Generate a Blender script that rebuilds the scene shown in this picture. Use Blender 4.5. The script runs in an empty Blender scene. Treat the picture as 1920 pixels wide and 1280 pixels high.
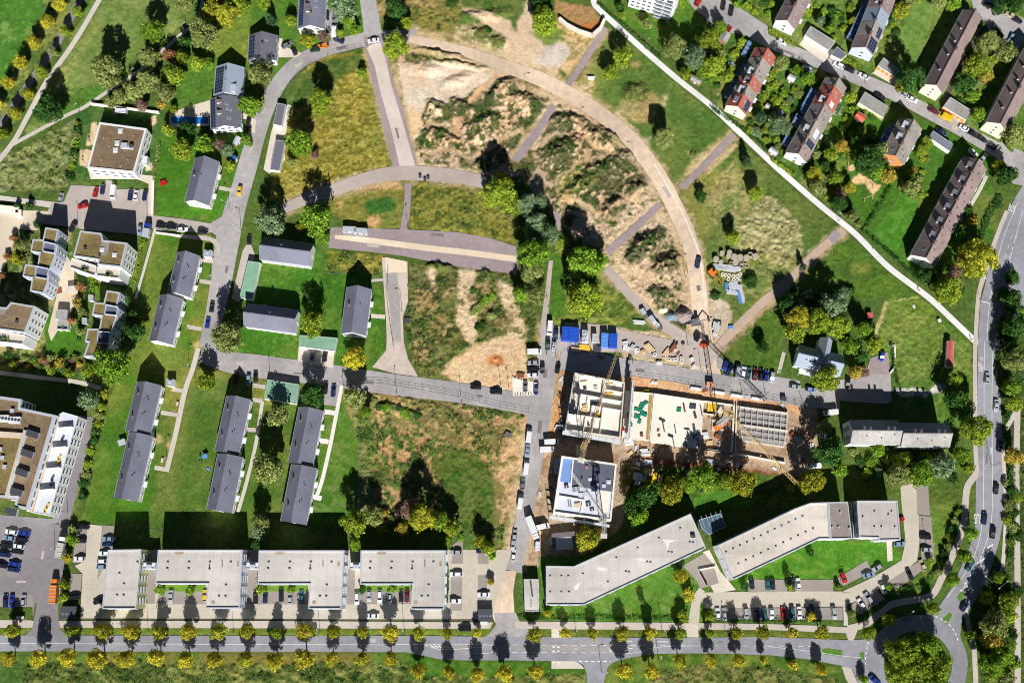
import bpy, bmesh, math, random
import numpy as np
from mathutils import Vector, Matrix
from mathutils.geometry import tessellate_polygon

# ------------------------------------------------------------------ camera, sky, sun, exposure
S = bpy.context.scene
COL = S.collection
W, HPX, FPX = 1920.0, 1280.0, 2200.0
TILT = math.radians(12.0)
CAMH = 430.0
cam = bpy.data.cameras.new("camera")
cam.sensor_width = 36.0
cam.lens = FPX / W * 36.0
cam.clip_start, cam.clip_end = 1.0, 20000.0
cam_ob = bpy.data.objects.new("camera", cam)
COL.objects.link(cam_ob)
cam_ob.location = (0, 0, CAMH)
cam_ob.rotation_euler = (TILT, 0, 0)
S.camera = cam_ob

SUN_EL, SUN_AZ = math.radians(37.5), math.radians(173.5)      # azimuth clockwise from the top of the photo
world = bpy.data.worlds.new("World"); S.world = world; world.use_nodes = True
wn = world.node_tree.nodes; wl = world.node_tree.links
sky = wn.new("ShaderNodeTexSky"); sky.sky_type = 'NISHITA'; sky.sun_disc = False
sky.sun_elevation = SUN_EL; sky.sun_rotation = SUN_AZ
sky.air_density = 0.6; sky.dust_density = 0.05; sky.ozone_density = 2.0; sky.altitude = 3500
bg = wn["Background"]; bg.inputs[1].default_value = 0.05
wl.new(sky.outputs[0], bg.inputs[0])
sun = bpy.data.lights.new("sun", 'SUN'); sun.energy = 5.0; sun.angle = math.radians(0.5); sun.color = (1.0, 0.988, 0.97)
sun_ob = bpy.data.objects.new("sun", sun); COL.objects.link(sun_ob)
sdir = Vector((math.sin(SUN_AZ) * math.cos(SUN_EL), math.cos(SUN_AZ) * math.cos(SUN_EL), math.sin(SUN_EL)))
sun_ob.rotation_euler = sdir.to_track_quat('Z', 'Y').to_euler()
S.view_settings.view_transform = 'Standard'; S.view_settings.look = 'None'
S.view_settings.exposure = 0.22; S.view_settings.gamma = 1.0
S.view_settings.use_curve_mapping = False
S.cycles.filter_width = 1.05; S.cycles.max_bounces = 5; S.cycles.diffuse_bounces = 2; S.cycles.glossy_bounces = 2; S.cycles.transmission_bounces = 3
S.cycles.transparent_max_bounces = 4

# ------------------------------------------------------------------ plan coordinates
CT, ST = math.cos(TILT), math.sin(TILT)
def G(px, py, z=0.0):
    """Map position (metres) of a photo pixel on the level z."""
    dx, dy = (px - W / 2) / FPX, (HPX / 2 - py) / FPX
    t = (CAMH - z) / (CT - dy * ST)
    return Vector((dx * t, (dy * CT + ST) * t, z))
def GP(pts, z=0.0): return [G(p[0], p[1], z) for p in pts]
def PX(x, y, z=0.0):
    rx, ry, rz = x, y, z - CAMH
    cy = ry * CT + rz * ST; cz = -ry * ST + rz * CT
    return W / 2 + FPX * rx / -cz, HPX / 2 - FPX * cy / -cz
def ANG(px, py, deg):
    """world heading of a direction given in the photo (degrees anticlockwise from rightwards)"""
    a = math.radians(deg); p = G(px, py); q = G(px + 5 * math.cos(a), py - 5 * math.sin(a))
    return math.atan2(q.y - p.y, q.x - p.x)

# ------------------------------------------------------------------ materials
def lin(c): return tuple((v / 255 / 12.92) if v / 255 <= 0.04045 else ((v / 255 + 0.055) / 1.055) ** 2.4 for v in c)
KALB = 0.93
def A(r, g, b, k=1.0): return tuple(min(0.86, v / KALB * k) for v in lin((r, g, b)))   # lit appearance -> base colour
MATS = {}
def mat(name, rgb, rough=0.85, var=0.18, scale=0.6, metal=0.0, spec=0.3, bump=0.0, var2=0.0, rand=0.0, fine=0.0, seam=0.0):
    if name in MATS: return MATS[name]
    m = bpy.data.materials.new(name); m.use_nodes = True; MATS[name] = m
    nt = m.node_tree; N, L = nt.nodes, nt.links; b = N["Principled BSDF"]
    b.inputs["Roughness"].default_value = rough; b.inputs["Metallic"].default_value = metal
    b.inputs["Specular IOR Level"].default_value = spec
    geo = N.new("ShaderNodeNewGeometry")
    n1 = N.new("ShaderNodeTexNoise"); n1.inputs["Scale"].default_value = scale; n1.inputs["Detail"].default_value = 5; n1.inputs["Roughness"].default_value = 0.65
    L.new(geo.outputs["Position"], n1.inputs["Vector"])
    mr = N.new("ShaderNodeMapRange"); mr.inputs[1].default_value = 0.3; mr.inputs[2].default_value = 0.7
    mr.inputs[3].default_value = 1 - var; mr.inputs[4].default_value = 1 + var
    L.new(n1.outputs[0], mr.inputs[0]); val = mr.outputs[0]
    def mul(a, bsock):
        x = N.new("ShaderNodeMath"); x.operation = 'MULTIPLY'; L.new(a, x.inputs[0]); L.new(bsock, x.inputs[1]); return x.outputs[0]
    if fine:
        n3 = N.new("ShaderNodeTexNoise"); n3.inputs["Scale"].default_value = scale * 9; n3.inputs["Detail"].default_value = 3
        L.new(geo.outputs["Position"], n3.inputs["Vector"])
        r3 = N.new("ShaderNodeMapRange"); r3.inputs[1].default_value = 0.3; r3.inputs[2].default_value = 0.7; r3.inputs[3].default_value = 1 - fine; r3.inputs[4].default_value = 1 + fine
        L.new(n3.outputs[0], r3.inputs[0]); val = mul(val, r3.outputs[0])
    if var2:
        n2 = N.new("ShaderNodeTexNoise"); n2.inputs["Scale"].default_value = scale * 0.12; n2.inputs["Detail"].default_value = 4
        L.new(geo.outputs["Position"], n2.inputs["Vector"])
        r2 = N.new("ShaderNodeMapRange"); r2.inputs[1].default_value = 0.35; r2.inputs[2].default_value = 0.65; r2.inputs[3].default_value = 1 - var2; r2.inputs[4].default_value = 1 + var2
        L.new(n2.outputs[0], r2.inputs[0]); val = mul(val, r2.outputs[0])
    if seam:
        sx = N.new("ShaderNodeSeparateXYZ"); L.new(geo.outputs["Position"], sx.inputs[0])
        for ax, sp in ((0, seam), (1, seam * 3.7)):
            q = N.new("ShaderNodeMath"); q.operation = 'DIVIDE'; L.new(sx.outputs[ax], q.inputs[0]); q.inputs[1].default_value = sp
            f = N.new("ShaderNodeMath"); f.operation = 'FRACT'; L.new(q.outputs[0], f.inputs[0])
            g = N.new("ShaderNodeMapRange"); g.inputs[1].default_value = .10; g.inputs[2].default_value = .16; g.inputs[3].default_value = .93; g.inputs[4].default_value = 1.0; L.new(f.outputs[0], g.inputs[0]); val = mul(val, g.outputs[0])
    if rand:
        oi = N.new("ShaderNodeObjectInfo")
        r4 = N.new("ShaderNodeMapRange"); r4.inputs[3].default_value = 1 - rand; r4.inputs[4].default_value = 1 + rand
        L.new(oi.outputs["Random"], r4.inputs[0]); val = mul(val, r4.outputs[0])
    vm = N.new("ShaderNodeVectorMath"); vm.operation = 'SCALE'; vm.inputs[0].default_value = rgb[:3]; L.new(val, vm.inputs["Scale"])
    L.new(vm.outputs[0], b.inputs["Base Color"])
    if bump:
        bp = N.new("ShaderNodeBump"); bp.inputs["Strength"].default_value = 0.6; bp.inputs["Distance"].default_value = bump
        L.new(n1.outputs[0], bp.inputs["Height"]); L.new(bp.outputs[0], b.inputs["Normal"])
    return m

def leaf_mat(name, rgb, rgb2, darkest=0.45):
    """foliage: every leaf its own tone between two colours, some light passing through"""
    if name in MATS: return MATS[name]
    m = bpy.data.materials.new(name); m.use_nodes = True; MATS[name] = m
    nt = m.node_tree; N, L = nt.nodes, nt.links; N.remove(N["Principled BSDF"]); out = N["Material Output"]
    geo = N.new("ShaderNodeNewGeometry"); oi = N.new("ShaderNodeObjectInfo")
    mx = N.new("ShaderNodeMix"); mx.data_type = 'RGBA'; mx.inputs[6].default_value = (*rgb, 1); mx.inputs[7].default_value = (*rgb2, 1)
    ns = N.new("ShaderNodeTexNoise"); ns.inputs["Scale"].default_value = 0.55; ns.inputs["Detail"].default_value = 2
    L.new(geo.outputs["Position"], ns.inputs["Vector"])
    m1 = N.new("ShaderNodeMapRange"); m1.inputs[1].default_value = 0.35; m1.inputs[2].default_value = 0.65; L.new(ns.outputs[0], m1.inputs[0]); L.new(m1.outputs[0], mx.inputs[0])
    r = N.new("ShaderNodeMapRange"); r.inputs[3].default_value = darkest; r.inputs[4].default_value = 1.3; L.new(geo.outputs["Random Per Island"], r.inputs[0])
    r2 = N.new("ShaderNodeMapRange"); r2.inputs[3].default_value = 0.8; r2.inputs[4].default_value = 1.2; L.new(oi.outputs["Random"], r2.inputs[0])
    x = N.new("ShaderNodeMath"); x.operation = 'MULTIPLY'; L.new(r.outputs[0], x.inputs[0]); L.new(r2.outputs[0], x.inputs[1])
    vm = N.new("ShaderNodeVectorMath"); vm.operation = 'SCALE'; L.new(mx.outputs[2], vm.inputs[0]); L.new(x.outputs[0], vm.inputs["Scale"])
    d = N.new("ShaderNodeBsdfDiffuse"); t = N.new("ShaderNodeBsdfTranslucent"); L.new(vm.outputs[0], d.inputs[0]); L.new(vm.outputs[0], t.inputs[0])
    ms = N.new("ShaderNodeMixShader"); ms.inputs[0].default_value = 0.25; L.new(d.outputs[0], ms.inputs[1]); L.new(t.outputs[0], ms.inputs[2]); L.new(ms.outputs[0], out.inputs[0])
    return m

# ------------------------------------------------------------------ things, parts, labels
ALL = []           # (object, description, category, px, py, fixed label)
LAND = []          # (phrase, px, py)
def put(name, me, parent=None, loc=None, rz=0.0):
    o = bpy.data.objects.new(name, me); COL.objects.link(o)
    if parent is not None: o.parent = parent
    if loc is not None: o.location = loc
    if rz: o.rotation_euler = (0, 0, rz)
    return o
def tag(o, desc, cat, pxy, group=None, fixed=False):
    o["category"] = cat
    if group: o["group"] = group
    ALL.append([o, desc, cat, pxy[0], pxy[1], fixed])
    return o
def thing(name, desc, cat, loc, rz=0.0, group=None, fixed=False, pxy=None):
    o = put(name, None, None, loc, rz); o.empty_display_size = 0.5
    if pxy is None: pxy = PX(loc[0], loc[1], loc[2])
    return tag(o, desc, cat, pxy, group, fixed)
def struct(o): o["kind"] = "structure"; return o
def landmark(phrase, px, py): LAND.append((phrase, px, py))

class MB:
    """collects faces with materials and links them as one mesh object"""
    def __init__(s): s.v, s.f, s.m, s.mats = [], [], [], []
    def mi(s, m):
        if m not in s.mats: s.mats.append(m)
        return s.mats.index(m)
    def face(s, pts, m):
        i = len(s.v); s.v += [tuple(p) for p in pts]; s.f.append(list(range(i, i + len(pts)))); s.m.append(s.mi(m))
    def solid(s, bottom, top, m, mtop=None, mbot=None):
        n = len(bottom); i = len(s.v); s.v += [tuple(p) for p in bottom] + [tuple(p) for p in top]
        for k in range(n):
            j = (k + 1) % n; s.f.append([i + k, i + j, i + n + j, i + n + k]); s.m.append(s.mi(m))
        s.f.append([i + n + k for k in range(n)]); s.m.append(s.mi(mtop or m))
        s.f.append([i + k for k in reversed(range(n))]); s.m.append(s.mi(mbot or m))
        return s
    def prism(s, poly, z0, z1, m, mtop=None):
        poly = ccw(poly)
        return s.solid([(p[0], p[1], z0) for p in poly], [(p[0], p[1], z1) for p in poly], m, mtop)
    def box(s, c, size, m, rz=0.0, mtop=None, taper=1.0):
        ca, sa = math.cos(rz), math.sin(rz); hx, hy, hz = size[0] / 2, size[1] / 2, size[2] / 2
        def P(x, y, z): return (c[0] + x * ca - y * sa, c[1] + x * sa + y * ca, c[2] + z)
        b = [P(-hx, -hy, -hz), P(hx, -hy, -hz), P(hx, hy, -hz), P(-hx, hy, -hz)]
        t = [P(-hx * taper, -hy * taper, hz), P(hx * taper, -hy * taper, hz), P(hx * taper, hy * taper, hz), P(-hx * taper, hy * taper, hz)]
        return s.solid(b, t, m, mtop)
    def tube(s, p, q, r, m, n=6, r2=None):
        p, q = Vector(p), Vector(q); d = (q - p)
        if d.length < 1e-6: return s
        d.normalize(); a = d.orthogonal().normalized(); b = d.cross(a); r2 = r if r2 is None else r2
        bt = [p + (a * math.cos(2 * math.pi * k / n) + b * math.sin(2 * math.pi * k / n)) * r for k in range(n)]
        tp = [q + (a * math.cos(2 * math.pi * k / n) + b * math.sin(2 * math.pi * k / n)) * r2 for k in range(n)]
        return s.solid(bt, tp, m)
    def mesh(s, name):
        me = bpy.data.meshes.new(name); me.from_pydata(s.v, [], s.f)
        for m in s.mats: me.materials.append(m)
        me.polygons.foreach_set("material_index", s.m); me.update(); return me
    def build(s, name, parent=None, loc=None, rz=0.0): return put(name, s.mesh(name), parent, loc, rz)
def ccw(poly):
    a = sum(poly[k][0] * poly[(k + 1) % len(poly)][1] - poly[(k + 1) % len(poly)][0] * poly[k][1] for k in range(len(poly)))
    return list(poly) if a > 0 else list(reversed(poly))
def rel(poly, o): return [(p[0] - o[0], p[1] - o[1]) for p in poly]
def cent(poly): n = len(poly); return Vector((sum(p[0] for p in poly) / n, sum(p[1] for p in poly) / n, 0))
def lerp(a, b, t): return Vector(a) * (1 - t) + Vector(b) * t
def inset(poly, d):
    """offset a counter-clockwise polygon inwards by d"""
    poly = ccw(poly); n = len(poly); out = []
    for k in range(n):
        p0, p1, p2 = Vector(poly[k - 1][:2]), Vector(poly[k][:2]), Vector(poly[(k + 1) % n][:2])
        e1, e2 = (p1 - p0).normalized(), (p2 - p1).normalized()
        n1, n2 = Vector((-e1.y, e1.x)), Vector((-e2.y, e2.x)); b = n1 + n2
        b = b / max(0.25, b.dot(n1)) if b.length > 1e-6 else n1
        out.append(p1 + b * d)
    return out
# ------------------------------------------------------------------ the ground: one sheet with relief
rng = np.random.default_rng(7)
CELL = 0.45
GX0, GX1, GY0, GY1 = -226.0, 226.0, -52.0, 252.0
nx, ny = int((GX1 - GX0) / CELL) + 1, int((GY1 - GY0) / CELL) + 1
gx = np.linspace(GX0, GX1, nx); gy = np.linspace(GY0, GY1, ny)
X, Y = np.meshgrid(gx, gy)
_cz = -Y * ST + (0 - CAMH) * CT; _cy = Y * CT + (0 - CAMH) * ST
U = W / 2 + FPX * X / -_cz; V = HPX / 2 - FPX * _cy / -_cz
def vnoise(x, y, s, seed):
    r = np.random.default_rng(seed); T = r.random((256, 256)).astype(np.float32)
    x, y = x / s, y / s; xi, yi = np.floor(x).astype(int), np.floor(y).astype(int); fx, fy = x - xi, y - yi
    fx, fy = fx * fx * (3 - 2 * fx), fy * fy * (3 - 2 * fy); xi %= 256; yi %= 256; xj, yj = (xi + 1) % 256, (yi + 1) % 256
    return (T[yi, xi] * (1 - fx) + T[yi, xj] * fx) * (1 - fy) + (T[yj, xi] * (1 - fx) + T[yj, xj] * fx) * fy
def fbm(s, seed, oct=4, x=None, y=None, g=0.55):
    x = X if x is None else x; y = Y if y is None else y
    t, a, n = 0, 1.0, 0
    for k in range(oct): t = t + a * vnoise(x + 31 * k, y - 17 * k, s / 2 ** k, seed + k); n += a; a *= g
    return t / n
NA = fbm(9, 11) - 0.5; NB = fbm(3.2, 21) - 0.5; NC = fbm(28, 31) - 0.5; ND = fbm(1.1, 41, 2) - 0.5
NW = rng.random(X.shape) - 0.5
# long combed streaks for the tall dry grass
NS1 = fbm(1.4, 51, 3, X * 0.45 + Y * 0.9, (Y * 0.45 - X * 0.9) * 0.35) - 0.5
WU, WV = U + 14 * NB, V + 14 * (fbm(3.2, 61) - 0.5)
def sdf(poly, m):
    """signed distance in photo pixels, positive inside, of the masked points"""
    u, v = WU[m], WV[m]; d = np.full(u.shape, 1e9); ins = np.zeros(u.shape, bool); n = len(poly)
    for k in range(n):
        x0, y0 = poly[k]; x1, y1 = poly[(k + 1) % n]; ex, ey = x1 - x0, y1 - y0
        t = np.clip(((u - x0) * ex + (v - y0) * ey) / (ex * ex + ey * ey + 1e-9), 0, 1)
        d = np.minimum(d, (u - x0 - t * ex) ** 2 + (v - y0 - t * ey) ** 2)
        if y0 != y1: c = ((y0 > v) != (y1 > v)) & (u < (x1 - x0) * (v - y0) / (y1 - y0) + x0); ins ^= c
    return np.where(ins, 1, -1) * np.sqrt(d)
ALB = np.zeros(X.shape + (3,), np.float32); ALB[:] = A(86, 104, 45)
TEX = np.full(X.shape, 0.35, np.float32)       # how tufted
Z = np.zeros(X.shape, np.float32)
def wmask(poly, fe):
    us = [p[0] for p in poly]; vs = [p[1] for p in poly]; q = fe + 12
    m = (U > min(us) - q) & (U < max(us) + q) & (V > min(vs) - q) & (V < max(vs) + q)
    return m
def ss(a, b, x): t = np.clip((x - a) / (b - a), 0, 1); return t * t * (3 - 2 * t)
def paint(poly, c, c2=None, amt=1.0, fe=3.0, tex=None, mixn=None, thr=0.0, soft=0.08):
    """c fills the polygon; c2 appears in noise-shaped patches"""
    m = wmask(poly, fe)
    if not m.any(): return
    w = ss(-fe, fe, sdf(poly, m)) * amt
    col = np.broadcast_to(np.array(A(*c), np.float32), (m.sum(), 3)).copy()
    if c2 is not None:
        n = {None: 0.5 * NA + 0.55 * NB + 0.35 * ND, 'big': NC + 0.4 * NA, 'fine': 0.25 * NA + 0.5 * NB + 0.6 * ND + 0.12 * NW, 'streak': NS1 + 0.3 * NB}[mixn][m]
        q = ss(thr - soft, thr + soft, n)[:, None]; col = col * (1 - q) + np.array(A(*c2), np.float32) * q
    ALB[m] = ALB[m] * (1 - w[:, None]) + col * w[:, None]
    if tex is not None: TEX[m] = TEX[m] * (1 - w) + tex * w
def circ(x, y, rx, ry=None, rot=0, n=18):
    ry = rx if ry is None else ry; c, s = math.cos(math.radians(rot)), math.sin(math.radians(rot))
    return [(x + rx * math.cos(a) * c + ry * math.sin(a) * s, y - rx * math.cos(a) * s + ry * math.sin(a) * c) for a in (2 * math.pi * k / n for k in range(n))]
def stroke(pts, w):
    out, back = [], []
    for k, p in enumerate(pts):
        a = pts[max(0, k - 1)]; b = pts[min(len(pts) - 1, k + 1)]; dx, dy = b[0] - a[0], b[1] - a[1]; l = math.hypot(dx, dy) or 1
        ww = w[k] if isinstance(w, (list, tuple)) else w
        out.append((p[0] - dy / l * ww / 2, p[1] + dx / l * ww / 2)); back.append((p[0] + dy / l * ww / 2, p[1] - dx / l * ww / 2))
    return out + back[::-1]
# ---- lawns and meadows
LAWN, LAWN2 = (78, 107, 37), (100, 109, 48)
paint([(-90, -90), (116, -90), (100, 0), (0, 168), (-90, 300)], (80, 121, 43), (104, 134, 61), tex=.3, thr=.12)
paint([(118, -60), (200, -60), (100, 110), (0, 275), (-60, 330), (-60, 240), (10, 160)], (89, 107, 46), (120, 126, 66), tex=.4)
paint([(200, -60), (385, -60), (374, 20), (330, 58), (268, 120), (160, 192), (108, 222), (40, 268)], (97, 118, 48), (132, 142, 74), mixn='big', thr=.0, soft=.2, tex=.35)
paint(stroke([(195, 20), (165, 75), (140, 115), (110, 150)], [10, 14, 12, 20]), (146, 148, 84), amt=.6, fe=8)
paint([(104, 226), (160, 196), (262, 134), (240, 130), (150, 170)], (82, 120, 37), amt=.8, fe=6)
paint([(28, 285), (142, 222), (132, 300), (124, 352), (0, 362), (-90, 355), (-90, 300)], (132, 136, 84), (104, 112, 54), mixn='streak', thr=.08, tex=1.2)
paint([(330, 62), (480, -30), (760, -60), (690, 60), (600, 92), (520, 140), (400, 200), (330, 205), (300, 200)], (86, 120, 41), LAWN2, thr=.1)
paint([(420, 20), (470, 10), (470, 110), (405, 115), (390, 60)], (122, 134, 52), amt=.8, fe=6)
paint([(140, 205), (300, 205), (310, 245), (270, 340), (130, 340), (128, 300)], (67, 102, 43), (86, 109, 52), tex=.2)
for p in ([(172, 233), (184, 232), (178, 275), (161, 274)], [(152, 283), (172, 284), (162, 316), (148, 310)], circ(286, 227, 7, 11), [(274, 304), (284, 304), (284, 320), (272, 320)]): paint(p, (214, 188, 150), fe=1.5, tex=0)
paint([(294, 255), (365, 255), (420, 265), (470, 235), (455, 300), (440, 372), (415, 415), (300, 405), (290, 330)], (76, 118, 33), LAWN2, thr=.14, tex=.2)
paint([(288, 432), (390, 432), (420, 480), (360, 720), (300, 970), (150, 985), (200, 760), (255, 620)], (76, 113, 33), (116, 126, 52), mixn='big', thr=.1, soft=.15, tex=.2)
paint([(310, 690), (430, 690), (640, 700), (690, 740), (660, 985), (280, 985)], (84, 109, 39), (124, 128, 60), mixn='big', thr=.02, soft=.18, tex=.25)
paint(stroke([(350, 720), (335, 800), (320, 880), (310, 950)], 40), (132, 132, 62), amt=.55, fe=14)
paint([(596, 760), (668, 745), (690, 965), (580, 990)], (86, 120, 41), (108, 125, 58), mixn='streak', thr=.1, tex=.2)
for x, y, r in ((372, 647, 8), (296, 823, 11), (321, 834, 8), (516, 686, 6), (622, 600, 6)): paint(circ(x, y, r, r * .8), (196, 170, 116), amt=.75, fe=5)
paint([(485, 440), (600, 440), (720, 545), (720, 690), (640, 690), (440, 665), (455, 590)], (69, 111, 32), (91, 118, 43), tex=.2)
# ---- olive meadows inside the redevelopment
paint([(600, 96), (690, 100), (705, 150), (732, 290), (722, 322), (640, 352), (560, 372), (505, 376), (512, 320), (540, 210), (560, 150)], (128, 122, 48), (150, 138, 66), mixn='fine', thr=.05, tex=.8)
paint([(528, 200), (555, 150), (606, 112), (678, 100), (692, 118), (640, 142), (622, 170), (600, 200), (545, 205)], (78, 102, 43), (97, 109, 48), tex=.5)
paint([(690, 130), (700, 150), (732, 290), (700, 315), (690, 240), (672, 170)], (120, 124, 52), amt=.6, fe=10)
paint([(612, 395), (640, 348), (756, 342), (756, 432), (665, 428)], (128, 124, 58), (108, 114, 50), tex=.6)
paint(circ(712, 386, 32, 17, 6), (65, 104, 41), fe=4, tex=.5)
for p in ([(660, 362), (700, 345), (757, 340), (756, 352), (700, 358)], circ(702, 415, 12, 9), circ(640, 385, 8, 7)): paint(p, (196, 156, 108), amt=.8, fe=5)
paint([(772, 342), (905, 340), (966, 400), (970, 462), (860, 438), (764, 428)], (112, 116, 48), (130, 124, 56), mixn='fine', thr=.05, tex=.75)
paint([(615, 468), (716, 478), (716, 512), (612, 512)], (112, 116, 46), (138, 128, 60), tex=.8)
W1, W2, DIRT, SAND, OR = (104, 102, 62), (84, 94, 50), (206, 176, 136), (226, 204, 176), (196, 140, 94)
paint([(768, 492), (972, 508), (1012, 600), (990, 720), (960, 748), (788, 706), (758, 620)], (118, 114, 66), (92, 104, 48), mixn=None, thr=0, tex=1.0)
for p in ([(862, 502), (890, 505), (896, 600), (886, 650), (872, 640), (854, 600), (856, 560)], [(800, 505), (815, 505), (818, 540), (805, 545)], [(915, 520), (960, 540), (975, 580), (955, 600), (935, 560)], [(960, 590), (990, 600), (985, 640), (945, 640)]): paint(p, (218, 190, 152), W1, thr=.12, fe=5, tex=.6)
paint([(828, 700), (850, 676), (885, 650), (940, 628), (985, 640), (992, 735), (960, 748), (880, 728)], (222, 184, 144), (204, 178, 138), W1 and 0.95, fe=5, tex=.3)
paint(circ(929, 675, 16, 11), (186, 118, 68), fe=4)
paint([(890, 520), (935, 520), (940, 600), (925, 625), (895, 610)], (60, 76, 39), (100, 100, 56), tex=1.1, amt=.9, fe=6)
# ---- earthworks
EW = [(742, 78), (770, 58), (870, 90), (960, 128), (1010, 150), (1110, 205), (1195, 275), (1262, 362), (1302, 450), (1322, 560), (1325, 645), (1265, 622), (1130, 500), (1050, 420), (975, 330), (905, 328), (772, 312), (748, 200)]
paint(EW, (206, 176, 144), (96, 94, 60), mixn=None, thr=.02, fe=4, tex=.9)
paint([(1000, 290), (1036, 205), (1100, 222), (1180, 275), (1222, 332), (1190, 372), (1120, 398), (1060, 395), (1040, 350)], (92, 90, 60), (184, 158, 124), mixn=None, thr=.1, tex=1.1, fe=6)
paint([(1040, 330), (1090, 300), (1120, 340), (1070, 372), (1050, 380)], (110, 112, 58), (170, 150, 100), thr=.1, tex=.9, fe=6)
paint([(846, 262), (870, 222), (900, 175), (945, 152), (1035, 200), (1002, 250), (965, 300), (900, 325), (860, 310)], (98, 98, 62), (198, 168, 134), thr=.07, tex=1.0, fe=5)
paint([(742, 205), (800, 190), (850, 185), (880, 168), (892, 180), (862, 225), (858, 262), (800, 300), (770, 300)], (96, 98, 58), (204, 176, 142), thr=.04, tex=1.0, fe=5)
paint([(746, 122), (850, 116), (914, 136), (925, 150), (892, 166), (858, 192), (832, 198), (800, 192), (788, 215), (786, 248), (772, 258), (758, 185)], (214, 194, 168), (188, 168, 142), thr=.1, fe=4, tex=.1)
paint([(768, 200), (788, 212), (786, 250), (775, 262), (766, 240)], (222, 190, 150), fe=4)
paint([(770, 84), (850, 86), (904, 110), (912, 128), (870, 122), (820, 116), (768, 116)], (92, 96, 50), (140, 128, 84), thr=.1, tex=1.1, fe=4)
paint(stroke([(952, 128), (920, 150), (884, 188), (860, 228), (854, 262)], [16, 12, 9, 9, 11]), (204, 164, 124), fe=3, tex=.1)
paint([(864, 18), (905, 18), (955, 40), (966, 62), (992, -10), (1010, 65), (1022, 85), (1046, 74), (1068, 85), (1072, 106), (1058, 126), (1040, 142), (1000, 132), (950, 112), (925, 90), (950, 70)], (214, 186, 152), (196, 172, 144), thr=.08, fe=4, tex=.05)
paint([(1020, 85), (1046, 76), (1068, 88), (1066, 112), (1044, 132), (1000, 122), (1015, 100)], (202, 186, 170), fe=6, tex=.05)
paint([(865, -30), (1000, -30), (978, 25), (938, 32), (892, 16)], (78, 104, 43), (108, 118, 56), tex=.5)
paint([(765, 12), (830, 6), (866, 20), (856, 62), (820, 76), (770, 66)], (138, 128, 64), (116, 114, 54), mixn='fine', tex=.9)
paint([(700, -40), (870, -40), (864, 14), (770, 16), (720, 30), (708, 60)], (120, 114, 60), (150, 130, 84), tex=.8)
paint([(850, 50), (900, 42), (950, 70), (945, 95), (880, 90), (850, 70)], (138, 134, 84), (178, 160, 120), tex=.8)
paint([(1040, 0), (1112, 15), (1135, 55), (1120, 70), (1050, 60), (1038, 25)], (170, 130, 88), (140, 128, 68), thr=.1, tex=.4)
paint([(1040, 45), (1110, 62), (1100, 110), (1072, 150), (1055, 130), (1072, 100), (1060, 80)], (154, 142, 84), (196, 166, 122), thr=.05, tex=.5)
paint([(995, 60), (1060, 55), (1050, 78), (1022, 84)], (120, 134, 60), tex=.5, fe=5)
paint([(1090, 160), (1140, 60), (1210, 100), (1372, 250), (1312, 302), (1268, 340), (1205, 282), (1120, 205)], (86, 111, 45), (120, 128, 62), mixn='big', thr=.05, soft=.2, tex=.4)
paint([(1076, 175), (1095, 130), (1112, 110), (1114, 160), (1105, 195), (1090, 195)], (206, 184, 142), (140, 136, 84), thr=.0, fe=4, tex=.5)
for p, c in ((circ(1196, 205, 34, 24, -20), (176, 150, 100)), (circ(1225, 188, 18, 12, -30), (168, 144, 92)), (circ(1165, 208, 14, 10), (160, 150, 96)), (stroke([(1215, 262), (1200, 260), (1190, 250)], 10), (212, 186, 152)), (stroke([(1250, 178), (1246, 200)], 9), (190, 170, 128)), (circ(1188, 120, 8, 7), (180, 150, 100)), (stroke([(1290, 320), (1310, 300), (1350, 268)], 12), (196, 168, 124)), (circ(1300, 290, 10, 7), (170, 152, 96))): paint(p, c, (128, 130, 66), amt=.85, thr=.1, fe=5, tex=.5)
paint(circ(1193, 175, 26, 18, 10), (112, 108, 54), (86, 96, 46), tex=1.1, fe=5)
paint([(1380, 262), (1574, 426), (1520, 476), (1450, 542), (1400, 604), (1348, 648), (1332, 560), (1310, 458), (1276, 368)], (91, 109, 45), (126, 130, 66), mixn='big', thr=.0, soft=.2, tex=.5)
paint([(1402, 402), (1424, 372), (1446, 366), (1500, 418), (1508, 470), (1474, 502), (1420, 506), (1384, 470), (1376, 420)], (168, 160, 112), (136, 134, 82), mixn='streak', thr=.06, tex=1.2, fe=5)
paint([(1400, 465), (1470, 500), (1445, 540), (1400, 560), (1360, 540)], (140, 140, 82), (116, 124, 60), mixn='streak', tex=.9, fe=6)
paint([(1320, 350), (1380, 320), (1430, 340), (1390, 420), (1340, 420)], (122, 130, 66), (150, 140, 90), tex=.6, fe=10)
paint(stroke([(1300, 340), (1330, 318), (1378, 272)], [12, 14, 10]), (206, 178, 128), (150, 140, 82), thr=.08, fe=4)
paint(stroke([(1305, 360), (1345, 340), (1385, 300)], 9), (198, 172, 120), (120, 128, 62), thr=.02, fe=4)
paint([(1330, 545), (1365, 570), (1372, 610), (1350, 650), (1325, 650)], (218, 196, 170), (180, 166, 140), fe=6, tex=.2)
paint([(1345, 640), (1380, 590), (1395, 612), (1360, 650)], (112, 124, 58), fe=4)
paint([(1350, 668), (1440, 582), (1470, 600), (1468, 690), (1400, 690)], (80, 107, 37), LAWN2, thr=.1, tex=.3)
paint([(1582, 440), (1830, 645), (1700, 650), (1662, 562), (1545, 548), (1462, 566), (1522, 492)], (87, 113, 39), (126, 136, 52), mixn='big', thr=.08, soft=.2, tex=.45)
paint(circ(1600, 505, 44, 18, -12), (69, 95, 37), amt=.8, fe=9)
paint(circ(1612, 503, 20, 10), (138, 140, 56), amt=.8, fe=9)
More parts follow.
